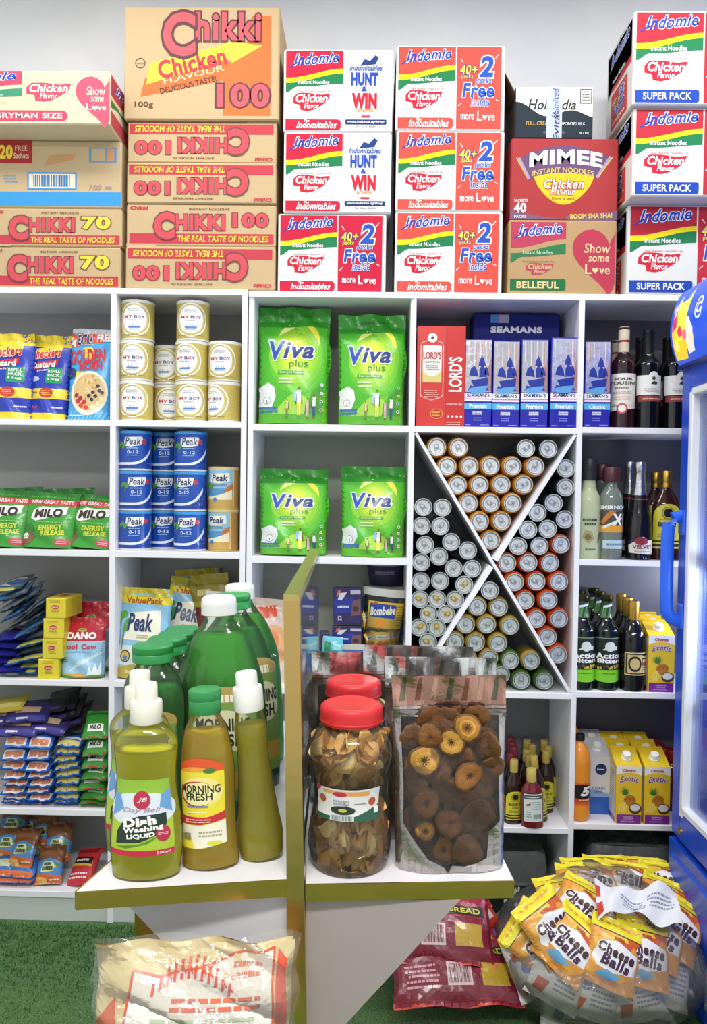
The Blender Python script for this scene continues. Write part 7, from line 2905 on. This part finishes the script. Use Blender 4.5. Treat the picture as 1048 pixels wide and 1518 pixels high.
CHZ = bag('snack_pack', .135, .155, .05, '#d98a2c', d_chz, 'pillow', 101, .14, .09, 'softfoil', .5, .04, 14, 16)
SK = [  # x, y (middle of the pack), depth, lean from upright, turn in the picture, turn about the vertical
    (815, 1372, 1.93, -38, -30, 8), (846, 1398, 1.9, -40, 40, -4), (908, 1415, 1.88, -34, 24, 4), (952, 1412, 1.9, -36, 16, 10), (792, 1392, 1.96, -30, -44, 16),
    (860, 1345, 2.0, -56, 34, 0), (930, 1372, 1.97, -50, 30, -6), (975, 1385, 1.95, -46, 36, 10), (1002, 1372, 1.98, -44, 42, 14), (985, 1340, 2.06, -60, 30, 4),
    (862, 1318, 2.1, -68, 8, 0), (880, 1312, 2.12, -70, 6, 4), (935, 1310, 2.14, -72, 14, 0), (985, 1312, 2.16, -68, 10, -5), (872, 1302, 2.2, -74, 4, 3), (905, 1296, 2.24, -76, 3, 0), (960, 1300, 2.24, -74, 8, 0),
    (838, 1336, 2.06, -62, -8, 4), (1005, 1335, 2.12, -60, 30, 8), (830, 1440, 1.9, -24, 26, 0), (880, 1460, 1.9, -20, 18, 4), (940, 1462, 1.91, -22, -10, 0), (985, 1440, 1.95, -26, 20, 8), (790, 1425, 1.95, -22, -20, 4),
    (840, 1500, 1.93, -16, 5, 0), (900, 1510, 1.93, -16, -6, 0), (960, 1508, 1.95, -16, 8, 0)]


def d_back(p):
    p.rect(0, 0, 1, 1, '#cfcdc8', 1)
    p.rect(.0, .84, 1, 1, '#d8c43a', 2)
    p.poly([(.1, .1), (.3, .1), (.35, .3), (.12, .3)], '#c4502f', 2)
    p.lines(.4, .2, .9, .7, 7, '#8a8aa0', 2)
    p.ell(.3, .5, .1, '#5a6ab0', 2.3)
    p.rect(.1, .62, .5, .74, '#c9482c', 2)


CHB = bag('snack_pack', .135, .155, .05, '#cfcdc8', d_back, 'pillow', 102, .14, .09, 'softfoil', .5, .04, 14, 16)
for i, (px, py, Y, lean, ty_, rz) in enumerate(SK):
    c = at(px, py, Y)
    kd = CHB if i >= 19 else CHZ
    E = Matrix.Rotation(R(rz), 3, 'Z') @ Matrix.Rotation(R(lean), 3, 'X') @ Matrix.Rotation(R(ty_), 3, 'Y')
    off = E @ Vector((0, 0, .0775))
    base = c - off
    o = kd.put(base, E.to_euler(), ('orange snack pack with a yellow top edge inside the clear sack', 'white snack pack back side low inside the clear sack')[i >= 19], 'snack pack', ('orange snack packs in the clear sack', 'white pack backs in the clear sack')[i >= 19])
# crumpled white slip lying on the packs
mb = MB()
c = at(945, 1336, 1.93)


def slip(u, v, s=0):
    x = (u - .5) * .2
    y = (v - .5) * .085 * (1 - .35 * math.sin(PI * u) ** 2 * (1 if v < .5 else .4))
    z = .012 * math.sin(7 * u + 2 * v) + .008 * math.sin(15 * u - 4 * v) - .05 * (u - .45) ** 2
    return Vector((x, y * .75 + s * .0005, y * .7 + z))


mb.grid(lambda u, v: slip(u, v), 30, 10, '#e2e2e6', 'paper')
mb.grid(lambda u, v: slip(u, v, 1), 30, 10, '#d8d8dc', 'paper', flip=True)
p = Pen(mb, lambda x, y, l: slip(x / .2, y / .085, 0) + Vector((0, -l, l * .8)), .2, .085, 'paper', .006, .0005)
p.rect(.0, .1, .07, .45, '#c9402c', 1)
p.rect(.0, .6, .06, .85, '#c9402c', 1)
p.lines(.3, .3, .6, .7, 4, '#8a90a8', 1)
p.lines(.62, .4, .95, .75, 4, '#8a90a8', 1)
p.ell(.47, .4, .03, '#6a7290', 2)
o = tag(mb.build('paper_slip', None, c, (0, 0, R(-6))), 'crumpled white printed slip lying on the orange snack packs', 'paper slip')
# the sack itself
sx0, sx1 = at(741, 1400, 2.02).x, at(1040, 1400, 2.02).x
sc_, sy_ = (sx0 + sx1) / 2, 2.045
zt_s = at(880, 1281, 2.15).z
mb = MB()
rn = random.Random(8)
PH = [(rn.randint(2, 9), rn.uniform(2, 9), rn.uniform(0, 6.3)) for _ in range(7)]


def sack(u, v):
    a = 2 * PI * u
    b = -PI / 2 + PI * v
    c, s = math.cos(a), math.sin(a)
    k = (abs(c) ** 3 + abs(s) ** 3) ** (-1 / 3)
    q = sum(math.sin(n_ * a + m_ * v + p_) for n_, m_, p_ in PH) / 7
    rr = max(0, math.cos(b)) ** .55 * (1 + .05 * q)
    z = zt_s * (.5 + .5 * math.sin(b)) ** .9
    tp = 1 - .28 * max(0, math.sin(b))
    top_shift = .05 * max(0, math.sin(b))
    if c < 0:
        tp -= .3 * max(0, math.sin(b))
    return Vector((min(XFR - .018, sc_ + (sx1 - sx0) / 2 * rr * c * k * tp), sy_ + top_shift + .23 * rr * s * k * tp, max(.002, z * (1 + .04 * q))))


mb.grid(sack, 72, 36, '#f4f4f2', 'bagfilm', True)
# gathered mouth of the sack at the fridge side
m0 = Vector((sx1 - .06, 1.86, .16))
mb.grid(lambda u, v: m0 + Vector((min(XFR - .018 - m0.x, .1 * v + .03 * math.sin(9 * u) * v), -.03 * v + .02 * math.sin(14 * u + 2) * v, (u - .5) * (.1 + .16 * v) - .05 * v)), 24, 8, '#f4f4f2', 'bagfilm')
tag(mb.build('clear_sack', sharp=80), 'large clear plastic sack of snack packs beside the fridge', 'plastic sack')
